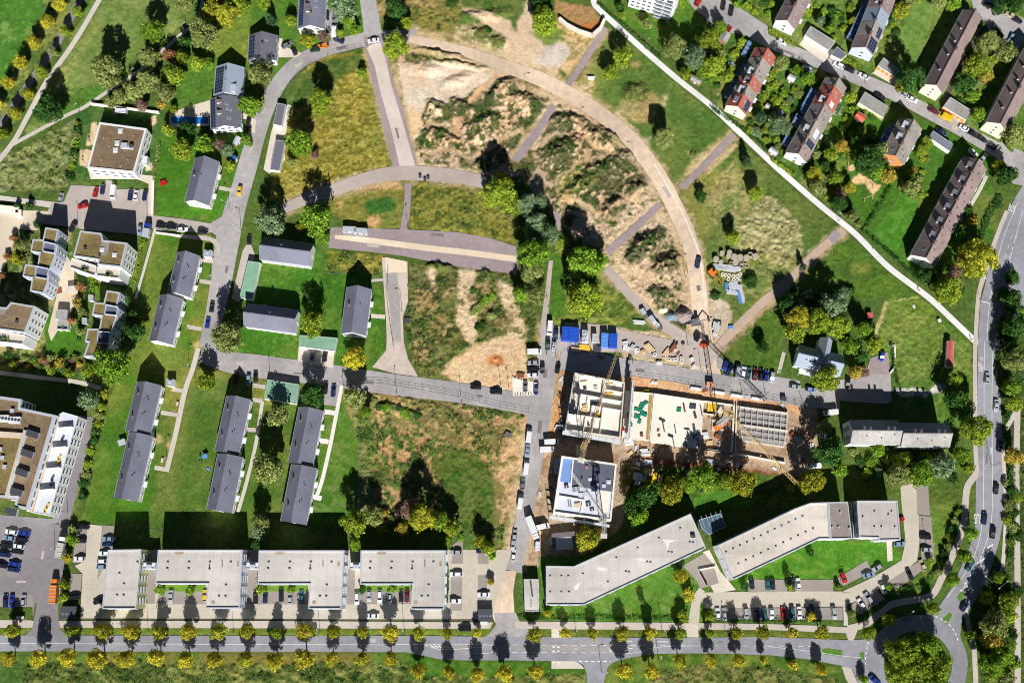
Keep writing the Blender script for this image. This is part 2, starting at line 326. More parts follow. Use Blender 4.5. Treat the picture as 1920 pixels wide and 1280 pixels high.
paint([(1650, 640), (1662, 562), (1690, 556), (1822, 642), (1838, 712), (1760, 690), (1690, 728), (1676, 700)], (108, 127, 50), (123, 132, 61), mixn='streak', thr=.02, tex=.7)
paint(stroke([(1660, 568), (1648, 610), (1644, 640)], 7), (190, 178, 118), amt=.8, fe=2)
paint(stroke([(1664, 574), (1690, 562), (1720, 558)], 2.5), (180, 170, 110), amt=.8, fe=2)
# ---- lower dry field
paint([(640, 732), (700, 732), (992, 778), (984, 900), (955, 1045), (900, 1010), (850, 985), (780, 965), (690, 985), (676, 830)], (196, 156, 110), (90, 106, 48), mixn='fine', thr=-.02, soft=.1, fe=4, tex=.9)
paint([(650, 735), (700, 735), (705, 820), (690, 980), (668, 960), (672, 830)], (140, 138, 84), (96, 110, 50), tex=.9, fe=5)
paint([(700, 735), (780, 750), (760, 800), (700, 790)], (110, 112, 60), (190, 154, 108), thr=.05, tex=.9, fe=8, amt=.8)
paint([(760, 745), (830, 752), (900, 790), (960, 800), (930, 850), (860, 840), (800, 800)], (110, 106, 56), (168, 138, 92), thr=.05, tex=1, fe=10, amt=.75)
paint([(810, 860), (870, 835), (915, 870), (940, 925), (925, 985), (880, 1005), (840, 960)], (69, 97, 35), (93, 104, 45), tex=.7, fe=7)
paint([(690, 880), (730, 870), (735, 905), (705, 915)], (78, 92, 41), amt=.8, tex=.8, fe=8)
paint([(925, 870), (985, 790), (988, 900), (955, 1040), (930, 980)], (206, 168, 124), (120, 112, 62), thr=-.02, fe=8, tex=.6)
paint([(880, 985), (960, 985), (950, 1050), (900, 1020)], (134, 128, 72), (100, 108, 52), tex=.8, fe=6)
# ---- green round the middle clump and site
paint([(1042, 470), (1060, 440), (1135, 505), (1200, 585), (1150, 612), (1020, 602)], (93, 109, 43), (124, 130, 58), tex=.7)
paint([(1034, 480), (1060, 478), (1062, 590), (1030, 596)], (78, 113, 37), tex=.4, fe=4)
paint([(1000, 600), (1028, 600), (1012, 660), (1000, 700), (985, 640)], (150, 142, 84), W2, tex=.8, fe=5)
paint([(1040, 662), (1160, 690), (1320, 712), (1440, 740), (1532, 768), (1530, 870), (1500, 905), (1330, 880), (1240, 872), (1200, 900), (1165, 985), (1150, 1000), (1060, 1062), (985, 1062), (985, 1000), (1015, 850), (1046, 700)], (184, 156, 128), (146, 118, 94), thr=.08, fe=3, tex=.25)
paint([(1180, 700), (1330, 722), (1500, 760), (1500, 775), (1330, 745), (1180, 722)], (214, 168, 124), (186, 138, 96), thr=.1, fe=3, tex=.2)
paint([(1040, 690), (1056, 690), (1050, 780), (1034, 840), (1022, 830)], (206, 148, 92), (180, 150, 116), thr=.0, fe=4)
paint([(1175, 850), (1330, 868), (1500, 890), (1500, 910), (1330, 890), (1240, 884)], (128, 76, 52), (150, 104, 78), fe=5)
paint([(1160, 612), (1240, 625), (1300, 660), (1310, 690), (1170, 672), (1165, 640)], (196, 172, 138), (132, 124, 82), thr=.08, fe=3, tex=.4)
paint([(1298, 632), (1338, 636), (1346, 668), (1316, 668)], (196, 118, 88), (214, 184, 156), thr=.1, fe=5)
paint(circ(1320, 646, 15, 11), (182, 88, 58), (204, 130, 100), thr=.1, fe=4)
paint([(1170, 870), (1240, 880), (1235, 920), (1165, 930)], (150, 132, 72), (96, 104, 46), tex=.6, fe=4)
paint([(1240, 870), (1440, 890), (1540, 900), (1560, 950), (1300, 950), (1230, 960), (1170, 950)], (78, 102, 37), (97, 109, 46), tex=.4)
paint([(1300, 935), (1340, 915), (1430, 925), (1400, 950), (1310, 955)], (80, 123, 41), tex=.2, fe=3)
# ---- lower right office grounds
paint([(1010, 1040), (1230, 1040), (1330, 1060), (1330, 1170), (1010, 1170)], (87, 123, 41), (108, 130, 56), mixn='streak', thr=.1, tex=.15)
paint([(1370, 1090), (1440, 1056), (1530, 1012), (1668, 1015), (1700, 1050), (1560, 1092), (1380, 1100)], (74, 121, 33), (97, 132, 46), mixn='streak', thr=.08, tex=.15)
paint([(1640, 900), (1760, 900), (1790, 940), (1760, 1080), (1700, 1130), (1680, 1130), (1740, 1060), (1742, 960)], (93, 120, 41), (112, 123, 52), mixn='streak', tex=.3)
paint([(1590, 840), (1800, 840), (1840, 870), (1820, 940), (1640, 950), (1590, 900)], (97, 109, 45), (80, 99, 39), tex=.6)
paint([(1672, 720), (1800, 690), (1835, 720), (1830, 800), (1680, 790)], (86, 116, 41), (102, 121, 50), tex=.35)
paint([(1672, 729), (1710, 727), (1740, 735), (1757, 715), (1775, 720), (1768, 735), (1735, 741), (1690, 740)], (214, 206, 190), (150, 142, 124), mixn='fine', thr=.08, fe=2, tex=.5)
paint([(1820, 640), (1850, 640), (1832, 960), (1800, 1010), (1820, 880)], (93, 109, 45), tex=.4)
paint([(1855, 440), (1870, 520), (1850, 640), (1930, 640), (1930, 1290), (1840, 1290), (1830, 1190), (1880, 1060), (1886, 900), (1876, 640)], (69, 84, 37), (89, 99, 45), tex=.8)
# ---- north-east gardens
paint([(1112, -40), (1440, -40), (1440, 60), (1350, 180), (1290, 130), (1200, 60), (1140, 30)], (80, 116, 37), LAWN2, thr=.12, tex=.3)
paint([(1330, 60), (1460, 110), (1620, 150), (1660, 330), (1610, 430), (1470, 318), (1340, 195)], (78, 107, 39), (118, 120, 66), mixn=None, thr=.05, tex=.55)
paint([(1560, 150), (1850, 280), (1870, 430), (1770, 560), (1620, 440), (1560, 300)], (78, 113, 37), (102, 116, 50), mixn='big', thr=.1, tex=.3)
paint([(1440, -40), (1930, -40), (1930, 310), (1850, 270), (1640, 140), (1440, 60)], (86, 111, 43), (114, 128, 58), tex=.35)
paint([(1718, -10), (1756, 14), (1715, 118), (1680, 82)], (102, 130, 54), (115, 139, 65), mixn='streak', tex=.15, fe=2)
paint([(1690, 360), (1722, 378), (1684, 470), (1640, 440)], (74, 125, 33), (91, 132, 46), tex=.15, fe=3)
paint([(1612, 322), (1598, 340), (1606, 348), (1620, 345), (1628, 360), (1640, 365), (1650, 358), (1648, 345), (1632, 338)], (232, 190, 140), fe=2, tex=0)
paint(circ(1595, 315, 7), (230, 190, 140), fe=1.5, tex=0)
paint([(1555, 300), (1585, 295), (1590, 330), (1560, 335)], (126, 140, 58), fe=4)
# ---- strip south of the avenue
paint([(-90, 1218), (765, 1220), (780, 1246), (-90, 1246)], (98, 118, 46), (116, 112, 56), mixn='big', tex=.4)
paint([(-90, 1243), (770, 1245), (790, 1300), (-90, 1320)], (86, 97, 43), (122, 126, 66), mixn='streak', thr=.08, tex=1.1)
paint([(-90, 1246), (45, 1246), (40, 1310), (-90, 1310)], (78, 104, 43), tex=.5, fe=8)
paint([(768, 1222), (960, 1238), (1105, 1240), (1105, 1300), (768, 1275)], (71, 111, 32), (86, 116, 41), tex=.2)
paint([(770, 1270), (1100, 1262), (1100, 1320), (770, 1320)], (89, 99, 43), (122, 126, 66), mixn='streak', tex=1.0)
paint([(1130, 1235), (1260, 1222), (1440, 1226), (1580, 1248), (1570, 1262), (1240, 1250), (1210, 1300), (1120, 1300)], (82, 111, 37), (108, 122, 50), tex=.25)
paint([(1225, 1262), (1300, 1248), (1450, 1250), (1560, 1272), (1600, 1300), (1220, 1310)], (96, 104, 48), (122, 120, 66), mixn='streak', thr=.06, tex=1.1)
paint([(-90, 1172), (960, 1174), (960, 1192), (-90, 1192)], (112, 124, 48), tex=.25)
paint([(968, 1174), (1600, 1172), (1600, 1200), (968, 1194)], (104, 113, 43), tex=.25)
paint([(-90, 640), (160, 660), (160, 700), (120, 715), (-90, 695)], (96, 88, 54), (116, 122, 52), tex=.7)
paint([(90, 690), (190, 700), (185, 780), (150, 785), (-10, 745), (-60, 700)], (73, 97, 41), tex=.3)
paint([(150, 700), (240, 620), (262, 640), (205, 740), (160, 900), (130, 975), (120, 970), (170, 800)], (124, 130, 62), (86, 99, 41), tex=.6, fe=5)
paint([(50, 430), (135, 430), (140, 560), (160, 620), (90, 680), (-20, 660), (-20, 400)], (86, 104, 45), (142, 136, 88), tex=.5)
paint([(85, 590), (160, 590), (155, 665), (85, 665)], (73, 114, 33), tex=.3, fe=3)

# weeds on the spoil heaps, bare scars between them
for x, y, rx, ry, ro in ((1208, 462, 52, 20, 40), (1252, 494, 30, 20, 35), (1150, 392, 28, 16, 28), (1238, 550, 30, 14, -10), (1196, 356, 20, 16, 0), (1062, 228, 34, 14, -10), (866, 204, 30, 14, -30), (830, 256, 46, 14, -18), (940, 168, 46, 16, 38)): paint(circ(x, y, rx, ry, ro), (76, 80, 50), (178, 150, 116), thr=.07, tex=1.3, fe=6, amt=.9)
for p, w in (([(1060, 372), (1120, 396), (1178, 372), (1230, 344)], 12), ([(1000, 280), (1040, 250), (1100, 262), (1170, 300)], 7), ([(1040, 345), (1090, 300), (1150, 290)], 6), ([(1150, 470), (1180, 510), (1230, 530), (1290, 560)], 12), ([(1230, 400), (1270, 440), (1290, 520)], 16), ([(880, 300), (940, 260), (980, 245)], 9), ([(800, 230), (840, 235), (862, 250)], 10), ([(795, 285), (840, 280), (880, 300)], 8)): paint(stroke(p, w), (214, 184, 144), (176, 146, 108), thr=.05, amt=.9, fe=5, tex=.4)
for x, y, r in ((800, 560, 26), (830, 620, 22), (790, 660, 20), (905, 560, 24), (945, 600, 16), (840, 540, 16)): paint(circ(x, y, r, r * 1.3), (88, 88, 48), (150, 128, 86), thr=.04, amt=.85, fe=9, tex=1.2)

for pts, w in (([(768, 72), (855, 92), (958, 128), (1060, 172), (1150, 232), (1222, 312), (1266, 390), (1298, 470), (1312, 575), (1320, 690)], 46), ([(1065, 162), (1135, 52)], 24), ([(966, 302), (1038, 198)], 26), ([(1376, 252), (1276, 352)], 24), ([(1237, 383), (1138, 474)], 26), ([(1137, 502), (1235, 602), (1320, 676)], 30), ([(1582, 430), (1465, 540), (1338, 664)], 24), ([(530, 392), (680, 337), (790, 325), (905, 340)], 34), ([(702, 70), (732, 200), (764, 320)], 54), ([(1034, 610), (1009, 790), (962, 1070)], 50)): paint(stroke(pts, w), (206, 176, 138), (130, 124, 78), thr=.08, amt=.75, fe=6, tex=.25)
# ---- heaps and relief
def mound(cx, cy, rx, ry, rot, h, sharp=1.0):
    c, s = math.cos(math.radians(rot)), math.sin(math.radians(rot)); m = (np.abs(U - cx) < 1.4 * max(rx, ry)) & (np.abs(V - cy) < 1.4 * max(rx, ry))
    du, dv = WU[m] - cx, WV[m] - cy; a = (du * c - dv * s) / rx; b = (du * s + dv * c) / ry
    q = np.clip(1 - np.sqrt(a * a + b * b), 0, 1); Z[m] = np.maximum(Z[m], h * .55 * np.minimum(1, q * 1.6) ** sharp * (1 + .9 * NB[m] + .5 * ND[m]))
for a in ((838, 100, 78, 11, -9, 2.4), (862, 122, 60, 7, -8, 2.2), (868, 200, 30, 14, -30, 2.6), (818, 200, 26, 12, -25, 2.6), (830, 258, 48, 13, -18, 2.6), (942, 168, 46, 15, 38, 2.6), (905, 240, 50, 26, 35, 3.2), (985, 192, 44, 22, -15, 2.8),
          (1062, 228, 40, 18, -10, 3.2), (1060, 282, 60, 26, 25, 4.0), (1130, 258, 44, 22, -20, 3.2), (1105, 338, 88, 18, 38, 3.4), (1160, 305, 66, 16, 34, 2.8), (1148, 392, 32, 20, 28, 4.4), (1196, 357, 24, 20, 0, 3.6),
          (1208, 466, 58, 22, 40, 4.6), (1250, 496, 34, 24, 35, 4.4), (1236, 552, 36, 18, -10, 2.6), (905, 30, 60, 12, 5, 2.2), (826, 500, 40, 12, -10, 2.2), (908, 515, 18, 22, 0, 2.0), (800, 130, 50, 16, 0, 1.6), (860, 150, 40, 14, 20, 1.8), (930, 78, 26, 14, 0, 2.2), (900, 62, 24, 12, 0, 2.0),
          (1190, 172, 30, 22, 0, 1.8), (790, 760, 60, 14, -8, .8), (1225, 640, 40, 10, -10, .8)): mound(*a)
Z += TEX * (0.6 * np.clip(NB + .1, -.3, 1) + 1.05 * ND + 0.36 * NW) * 0.9
Z += np.where(TEX > .75, (TEX - .6) * (NS1 + .1) * 0.9, 0)
Z = np.maximum(Z, -0.25).astype(np.float32)
# sinking below paved and built areas is left to the roads, which lie on top
FLAT = np.zeros(X.shape, np.float32)
def flatten(poly, fe=4.0):
    global Z
    m = wmask(poly, fe)
    if not m.any(): return
    w = ss(-fe * 1.6, 0, sdf(poly, m)); FLAT[m] = np.maximum(FLAT[m], w)
def finish_ground():
    global Z
    Zf = Z * (1 - FLAT) + (-0.12) * FLAT
    v = 1 + 0.40 * NB + 0.55 * ND * (0.6 + TEX) + 0.40 * NW * (0.6 + .7 * TEX) + 0.22 * NC
    col = np.clip(ALB * v[..., None], 0.004, 0.85)
    hue = (NA * 0.22 + NC * .15)[..., None]; col = np.clip(col * np.concatenate([1 + hue, 1 + 0 * hue, 1 - hue * .6], -1), .003, .86)
    gr = (col[..., 1] > col[..., 0] * 1.12)[..., None]; col = np.where(gr, col * np.array([.90, .97, 1.04]), col)
    # weeds and tall grass: loose leaf clumps over the rough parts of the sheet
    r = np.random.default_rng(5); tall = (TEX > .72) & (U > 0) & (U < 1920) & (V > 0) & (V < 1280) & (FLAT < .1)
    for nm, sel, cnt, mk, sz in (("weeds", tall & (ALB[..., 1] > ALB[..., 0] * .8) & (ALB.sum(-1) < .42), 60000, ('o', 'd', 'd', 'd'), (.10, .28)), ("dry_grass", tall & (ALB[..., 0] > .13) & (ALB.sum(-1) >= .36), 14000, ('o', 'p'), (.08, .24))):
        idx = np.flatnonzero(sel); 
        if not len(idx): continue
        clump = (fbm(2.4, 77, 2) + .5 * NW).ravel()[idx]; idx = r.choice(idx, cnt, p=(lambda w: w / w.sum())(np.clip(clump - .42, .01, None) ** 2)); k = len(idx)
        P = np.stack([X.ravel()[idx] + r.uniform(-.4, .4, k), Y.ravel()[idx] + r.uniform(-.4, .4, k), Zf.ravel()[idx] + r.uniform(.02, .4, k)], -1)
        n_ = r.normal(0, .5, (k, 3)) + np.array([0, 0, 1]); n_ /= np.linalg.norm(n_, axis=1)[:, None]; u = np.cross(n_, r.normal(0, 1, (k, 3))); u /= np.linalg.norm(u, axis=1)[:, None]; v_ = np.cross(n_, u); s_ = r.uniform(sz[0], sz[1], k)[:, None]
        Q = np.stack([P - u * s_, P - v_ * s_ * .6, P + u * s_, P + v_ * s_ * .6], 1).reshape(-1, 3)
        me = bpy.data.meshes.new(nm); me.from_pydata(Q.tolist(), [], np.arange(4 * k).reshape(-1, 4).tolist())
        for q in mk: me.materials.append(LEAF[q])
        me.polygons.foreach_set("material_index", r.integers(0, len(mk), k).astype(np.int32)); o = put(nm, me); o["kind"] = "stuff"
    n = nx * ny; co = np.stack([X, Y, Zf], -1).reshape(-1, 3).astype(np.float32)
    i = np.arange(n).reshape(ny, nx); q = np.stack([i[:-1, :-1], i[:-1, 1:], i[1:, 1:], i[1:, :-1]], -1).reshape(-1, 4)
    R = 4000.0; extra = np.array([[-R, -R, -.1], [R, -R, -.1], [R, R, -.1], [-R, R, -.1], [GX0, GY0, -.1], [GX1, GY0, -.1], [GX1, GY1, -.1], [GX0, GY1, -.1]], np.float32)
    co = np.vstack([co, extra]); e = n
    q2 = np.array([[e, e + 1, e + 5, e + 4], [e + 1, e + 2, e + 6, e + 5], [e + 2, e + 3, e + 7, e + 6], [e + 3, e, e + 4, e + 7]])
    q = np.vstack([q, q2]).astype(np.int32); cols = np.vstack([col.reshape(-1, 3), np.tile(np.array(A(96, 112, 52)), (8, 1))]); cols = np.hstack([cols, np.ones((len(cols), 1))]).astype(np.float32)
    me = bpy.data.meshes.new("ground"); me.vertices.add(len(co)); me.vertices.foreach_set("co", co.ravel())
    me.loops.add(q.size); me.loops.foreach_set("vertex_index", q.ravel()); me.polygons.add(len(q))
    me.polygons.foreach_set("loop_start", np.arange(0, q.size, 4, dtype=np.int32)); me.polygons.foreach_set("loop_total", np.full(len(q), 4, np.int32)); me.update(calc_edges=True)
    at = me.color_attributes.new("soil", 'FLOAT_COLOR', 'POINT'); at.data.foreach_set("color", cols.ravel())
    me.polygons.foreach_set("use_smooth", np.ones(len(q), bool))
    m = bpy.data.materials.new("ground_cover"); m.use_nodes = True; N, L = m.node_tree.nodes, m.node_tree.links; b = N["Principled BSDF"]
    b.inputs["Roughness"].default_value = 1.0; b.inputs["Specular IOR Level"].default_value = 0.05
    a = N.new("ShaderNodeAttribute"); a.attribute_name = "soil"; geo = N.new("ShaderNodeNewGeometry")
    n1 = N.new("ShaderNodeTexNoise"); n1.inputs["Scale"].default_value = 2.2; n1.inputs["Detail"].default_value = 4; n1.inputs["Roughness"].default_value = .7; L.new(geo.outputs["Position"], n1.inputs["Vector"])
    mr = N.new("ShaderNodeMapRange"); mr.inputs[1].default_value = .3; mr.inputs[2].default_value = .7; mr.inputs[3].default_value = .6; mr.inputs[4].default_value = 1.4; L.new(n1.outputs[0], mr.inputs[0])
    vm = N.new("ShaderNodeVectorMath"); vm.operation = 'SCALE'; L.new(a.outputs["Color"], vm.inputs[0]); L.new(mr.outputs[0], vm.inputs["Scale"]); L.new(vm.outputs[0], b.inputs["Base Color"])
    bp = N.new("ShaderNodeBump"); bp.inputs["Strength"].default_value = .5; bp.inputs["Distance"].default_value = .12; L.new(n1.outputs[0], bp.inputs["Height"]); L.new(bp.outputs[0], b.inputs["Normal"])
    me.materials.append(m); struct(put("ground", me))
# ------------------------------------------------------------------ roads, paths, paved areas
ASPH = mat("asphalt_street", A(164, 158, 156), .9, .14, .5, var2=.16, fine=.10)
ASPH_D = mat("asphalt_dark", A(134, 128, 130), .9, .10, .5, var2=.10, fine=.08)
ASPH_AV = mat("asphalt_avenue", A(144, 143, 148), .88, .12, .4, var2=.16, fine=.08)
ASPH_P = mat("asphalt_old_mauve", A(156, 140, 140), .92, .14, .6, var2=.08, fine=.10)
CONC = mat("concrete_slabs", A(208, 196, 180), .9, .08, .5, var2=.08, fine=.06)
HAUL = mat("haul_road_dust", A(214, 190, 164), .95, .16, .35, var2=.16, fine=.14)
PATHM = mat("pale_gravel_path", A(198, 188, 176), .95, .07, .6, var2=.06, fine=.08)
PATHW = mat("whitish_path", A(226, 222, 218), .95, .08, .5, var2=.10, fine=.08)
PAVE = mat("pavement_slabs", A(190, 178, 166), .9, .07, .8, var2=.06, fine=.06)
BAY = mat("parking_grid_pavers", A(152, 142, 134), .92, .08, 1.5, var2=.06, fine=.10)
BEIGE = mat("beige_forecourt", A(192, 182, 164), .9, .08, .7, var2=.06, fine=.06)
PLAZA = mat("beige_paving", A(206, 190, 166), .9, .08, .9, var2=.08, fine=.08)
DARKBR = mat("dark_brown_strip", A(84, 72, 68), .9, .1, .6)
LINE = mat("road_marking_paint", A(228, 226, 222), .7, .10, 1.5)
KERB = mat("kerb_stone", A(196, 186, 174), .85, .08, 1.2)
DECKM = mat("pool_deck_stone", A(214, 200, 180), .85, .08, 1.0)
def smooth(pts, n=6):
    if len(pts) < 3: return [Vector((p[0], p[1])) for p in pts]
    P = [Vector((p[0], p[1])) for p in pts]; P = [P[0] * 2 - P[1]] + P + [P[-1] * 2 - P[-2]]; out = []
    for k in range(1, len(P) - 2):
        for j in range(n):
            t = j / n; a, b, c, d = P[k - 1:k + 3]
            out.append(.5 * ((2 * b) + (c - a) * t + (2 * a - 5 * b + 4 * c - d) * t * t + (3 * b - a - 3 * c + d) * t ** 3))
    return out + [P[-2]]
ZB = 0.02
LEVEL = np.zeros((190, 330), int)              # how many sheets already lie over each patch of ground
def layer(cells):
    cs = [(min(189, max(0, int((y + 200) / 8))), min(329, max(0, int((x + 300) / 8)))) for x, y in cells]
    l = max(LEVEL[c] for c in cs) + 1
    for c in cs: LEVEL[c] = l
    return ZB + l * 0.004
def poly_cells(pts):
    xs = [p[0] for p in pts]; ys = [p[1] for p in pts]; out = []
    for k in range(len(pts)):
        a, b = pts[k], pts[(k + 1) % len(pts)]; n = int(max(abs(a[0] - b[0]), abs(a[1] - b[1])) / 5) + 1
        out += [(a[0] + (b[0] - a[0]) * j / n, a[1] + (b[1] - a[1]) * j / n) for j in range(n)]
    y = min(ys)
    while y < max(ys):
        cr = sorted(pts[k][0] + (y - pts[k][1]) * (pts[k - 1][0] - pts[k][0]) / (pts[k - 1][1] - pts[k][1]) for k in range(len(pts)) if (pts[k][1] > y) != (pts[k - 1][1] > y))
        for a, b in zip(cr[::2], cr[1::2]): out += [(a + 6 * j, y) for j in range(int((b - a) / 6) + 1)]
        y += 6
    return out
def strip_mesh(pts, w, m, name):
    """ribbon along photo points with a width in metres (a number or one per point)"""
    ws = w if isinstance(w, (list, tuple)) else None; P = smooth(pts); n = len(P); b = MB(); Wd = []
    for k in range(n):
        if ws is None: Wd.append(w)
        else:
            f = k / (n - 1) * (len(ws) - 1); i = min(int(f), len(ws) - 2); Wd.append(ws[i] + (ws[i + 1] - ws[i]) * (f - i))
    Q = [G(p[0], p[1]) for p in P]; Lf, Rt = [], []
    for k in range(n):
        d = Q[min(n - 1, k + 1)] - Q[max(0, k - 1)]; d.normalize(); nrm = Vector((-d.y, d.x, 0)) * Wd[k] / 2
        Lf.append(Q[k] + nrm); Rt.append(Q[k] - nrm)
    z = layer(poly_cells([PX(p.x, p.y) for p in Lf] + [PX(p.x, p.y) for p in Rt[::-1]]))
    b.v = [(p.x, p.y, z) for p in Lf] + [(p.x, p.y, z) for p in Rt]
    for k in range(n - 1): b.f.append([n + k, n + k + 1, k + 1, k]); b.m.append(b.mi(m))
    flatten([PX(p.x, p.y) for p in Lf[::3] + [Lf[-1]]] + [PX(p.x, p.y) for p in ([Rt[-1]] + Rt[::-3])], 3.0)
    o = b.build(name); struct(o); return o, Lf, Rt
def road(name, pts, w, m=ASPH): return strip_mesh(pts, w * .2 if not isinstance(w, (list, tuple)) else [x * .2 for x in w], m, name)
def area(name, pts, m, flat=True, curve=False):
    z = layer(poly_cells(pts)); Q = ccw(GP(smooth(pts + [pts[0]])[:-1] if curve else pts))
    tr = tessellate_polygon([[Vector((q[0], q[1], 0)) for q in Q]])
    me = bpy.data.meshes.new(name); me.from_pydata([(q[0], q[1], z) for q in Q], [], [t if (Q[t[1]][0] - Q[t[0]][0]) * (Q[t[2]][1] - Q[t[0]][1]) > (Q[t[1]][1] - Q[t[0]][1]) * (Q[t[2]][0] - Q[t[0]][0]) else t[::-1] for t in tr]); me.materials.append(m)
    if flat: flatten(pts, 3.0)
    return struct(put(name, me))
def kerb(Lpts, h=.12, w=.18, off=0.0, name="kerb"):
    b = MB(); n = len(Lpts)
    A_, B_ = [], []
    for k in range(n):
        d = Lpts[min(n - 1, k + 1)] - Lpts[max(0, k - 1)]; d.normalize(); nr = Vector((-d.y, d.x, 0)); A_.append(Lpts[k] + nr * (off - w / 2)); B_.append(Lpts[k] + nr * (off + w / 2))
    b.v = [(p.x, p.y, 0) for p in A_] + [(p.x, p.y, h) for p in A_] + [(p.x, p.y, h) for p in B_] + [(p.x, p.y, 0) for p in B_]; mi = b.mi(KERB)
    for k in range(n - 1):
        for r in range(3): b.f.append([r * n + k, r * n + k + 1, (r + 1) * n + k + 1, (r + 1) * n + k]); b.m.append(mi)
    b.f += [[0, n, 2 * n, 3 * n], [n - 1, 4 * n - 1, 3 * n - 1, 2 * n - 1]]; b.m += [mi, mi]
    return struct(b.build(name))
# --- north-west
r = road("road", [(176, -60), (149, 0), (118, 62), (82, 118), (44, 172), (7, 227), (-40, 300)], 15, ASPH_D)
road("path", [(215, -55), (186, 0), (140, 78), (88, 152), (55, 212), (25, 266), (-20, 322)], 10, PATHM)
road("path", [(22, 272), (75, 243), (128, 215), (160, 200), (210, 166), (269, 128), (300, 100), (338, 66), (372, 34), (384, -30)], 7.5, PATHM)
area("footpath", [(-20, 364), (60, 374), (112, 380), (130, 388), (128, 396), (60, 384), (-20, 374)], PATHM)
# --- residential street curving round
area("car_park", [(133, 347), (190, 350), (200, 337), (214, 340), (215, 355), (277, 355), (287, 404), (340, 410), (400, 420), (410, 436), (360, 436), (292, 428), (270, 428), (265, 440), (155, 430), (133, 425), (80, 420), (96, 380), (120, 378)], mat("light_tarmac", A(176, 164, 156), .9, .08, .5, var2=.1))
area("forecourt", [(165, 318), (290, 330), (287, 404), (278, 402), (279, 345), (258, 336), (170, 336)], CONC)
st = road("road", [(780, 66), (740, 70), (690, 73), (640, 85), (600, 97), (560, 117), (528, 149), (506, 186), (492, 222), (478, 262), (464, 312), (450, 360), (437, 405), (426, 455), (414, 530), (402, 590), (390, 650)], [30, 30, 30, 30, 30, 30, 31, 33, 33, 36, 38, 38, 42, 46, 40, 34, 34], ASPH)
area("road", [(395, 418), (425, 400), (440, 396), (438, 440), (420, 470), (418, 450), (400, 438)], ASPH)
area("pavement", [(292, 428), (340, 440), (388, 442), (404, 448), (412, 460), (413, 472), (409, 480), (404, 462), (394, 452), (338, 446), (291, 436)], PAVE)
area("parking_bay", [(455, 470), (468, 450), (478, 478), (466, 540), (448, 566), (434, 560)], PAVE)
road("path", [(372, 652), (360, 695), (347, 732), (330, 810), (312, 884)], 9, PATHM)
for a in ([(312, 880), (290, 876)], [(322, 729), (346, 733)], [(302, 773), (336, 778)], [(376, 487), (400, 490)], [(374, 527), (396, 530)], [(350, 612), (378, 617)], [(411, 352), (440, 358)]): road("garden_path", a, 8, PAVE)
area("driveway", [(468, 75), (530, 72), (528, 86), (566, 100), (556, 108), (522, 108), (518, 70)], CONC)
area("driveway", [(612, 15), (632, 15), (634, 60), (645, 78), (625, 84), (612, 50)], ASPH)
area("yard", [(540, 196), (546, 198), (538, 240), (534, 262), (534, 300), (505, 326), (494, 318), (508, 250), (520, 210)], CONC)
area("pool_deck", [(317, 212), (396, 187), (396, 206), (391, 222), (393, 236), (318, 238)], DECKM)
area("driveway", [(450, 208), (480, 225), (478, 250), (468, 248), (462, 224), (449, 222)], CONC)
r3 = road("road", [(378, 660), (430, 678), (480, 686), (560, 696), (640, 706), (745, 722), (855, 735), (960, 752), (1012, 760)], [38, 40, 44, 42, 40, 40, 38, 38, 44], ASPH)
area("forecourt", [(560, 650), (628, 655), (624, 690), (558, 676)], CONC)
area("forecourt", [(610, 715), (642, 720), (634, 762), (604, 758)], ASPH)
road("path", [(641, 722), (628, 790), (618, 840), (604, 900), (592, 935)], 7, mat("white_path", A(224, 216, 208), .9, .06))
for a in ([(606, 771), (628, 774)], [(598, 825), (616, 828)], [(586, 931), (603, 934)]): road("garden_path", a, 9, mat("white_path", (0, 0, 0)))
road("path", [(492, 752), (480, 830), (462, 905), (446, 960)], 6.5, PATHM)
for a in ([(470, 748), (492, 752)], [(446, 804), (482, 806)], [(462, 720), (500, 726)]): road("garden_path", a, 8, PAVE)
road("path", [(360, 876), (340, 872)], .1, PATHM)
area("track", [(716, 482), (764, 490), (765, 565), (755, 595), (757, 640), (765, 672), (784, 706), (740, 700), (698, 688), (724, 656), (725, 640), (724, 600), (720, 545)], mat("cracked_pale_tarmac", A(196, 180, 166), .92, .14, .5, var2=.14, fine=.12))
area("track", [(722, 512), (744, 510), (750, 560), (752, 640), (736, 640), (732, 590)], mat("grey_tarmac_strip", A(164, 158, 152), .92, .12, .8, var2=.1, fine=.1))
area("track", [(722, 482), (762, 490), (763, 510), (724, 512)], mat("light_sand_apron", A(228, 208, 180), .95, .08))
road("garden_path", [(696, 592), (722, 594)], 8, CONC)
road("garden_path", [(696, 526), (722, 524)], 6, PAVE)
# --- redevelopment roads
road("road", [(686, -60), (690, 0), (697, 45), (700, 88)], [32, 32, 34, 36], ASPH)
r6 = road("road", [(700, 66), (710, 120), (720, 160), (731, 198), (744, 250), (762, 318)], [40, 40, 42, 44, 46, 46], ASPH_P)
road("track", [(700, 84), (713, 120), (722, 160), (733, 198), (748, 250), (766, 320)], [30, 24, 24, 25, 26, 30], mat("pale_wheel_track", A(206, 190, 178), .95, .08, .4, var2=.1, fine=.08))
road("road", [(528, 392), (580, 372), (630, 354), (680, 337), (730, 326), (790, 325), (855, 331), (912, 342)], [20, 24, 25, 26, 28, 30, 28, 26], mat("worn_grey_road", A(176, 162, 152), .93, .1, .4, var2=.12, fine=.08))
area("road", [(620, 426), (752, 430), (855, 435), (918, 446), (968, 462), (972, 508), (968, 514), (860, 500), (755, 480), (692, 472), (616, 465)], ASPH_P)
road("track", [(628, 444), (700, 452), (800, 465), (880, 474), (968, 486)], [8, 12, 12, 12, 12], mat("pale_sand_track", A(220, 200, 172), .95, .08, .4, var2=.08))
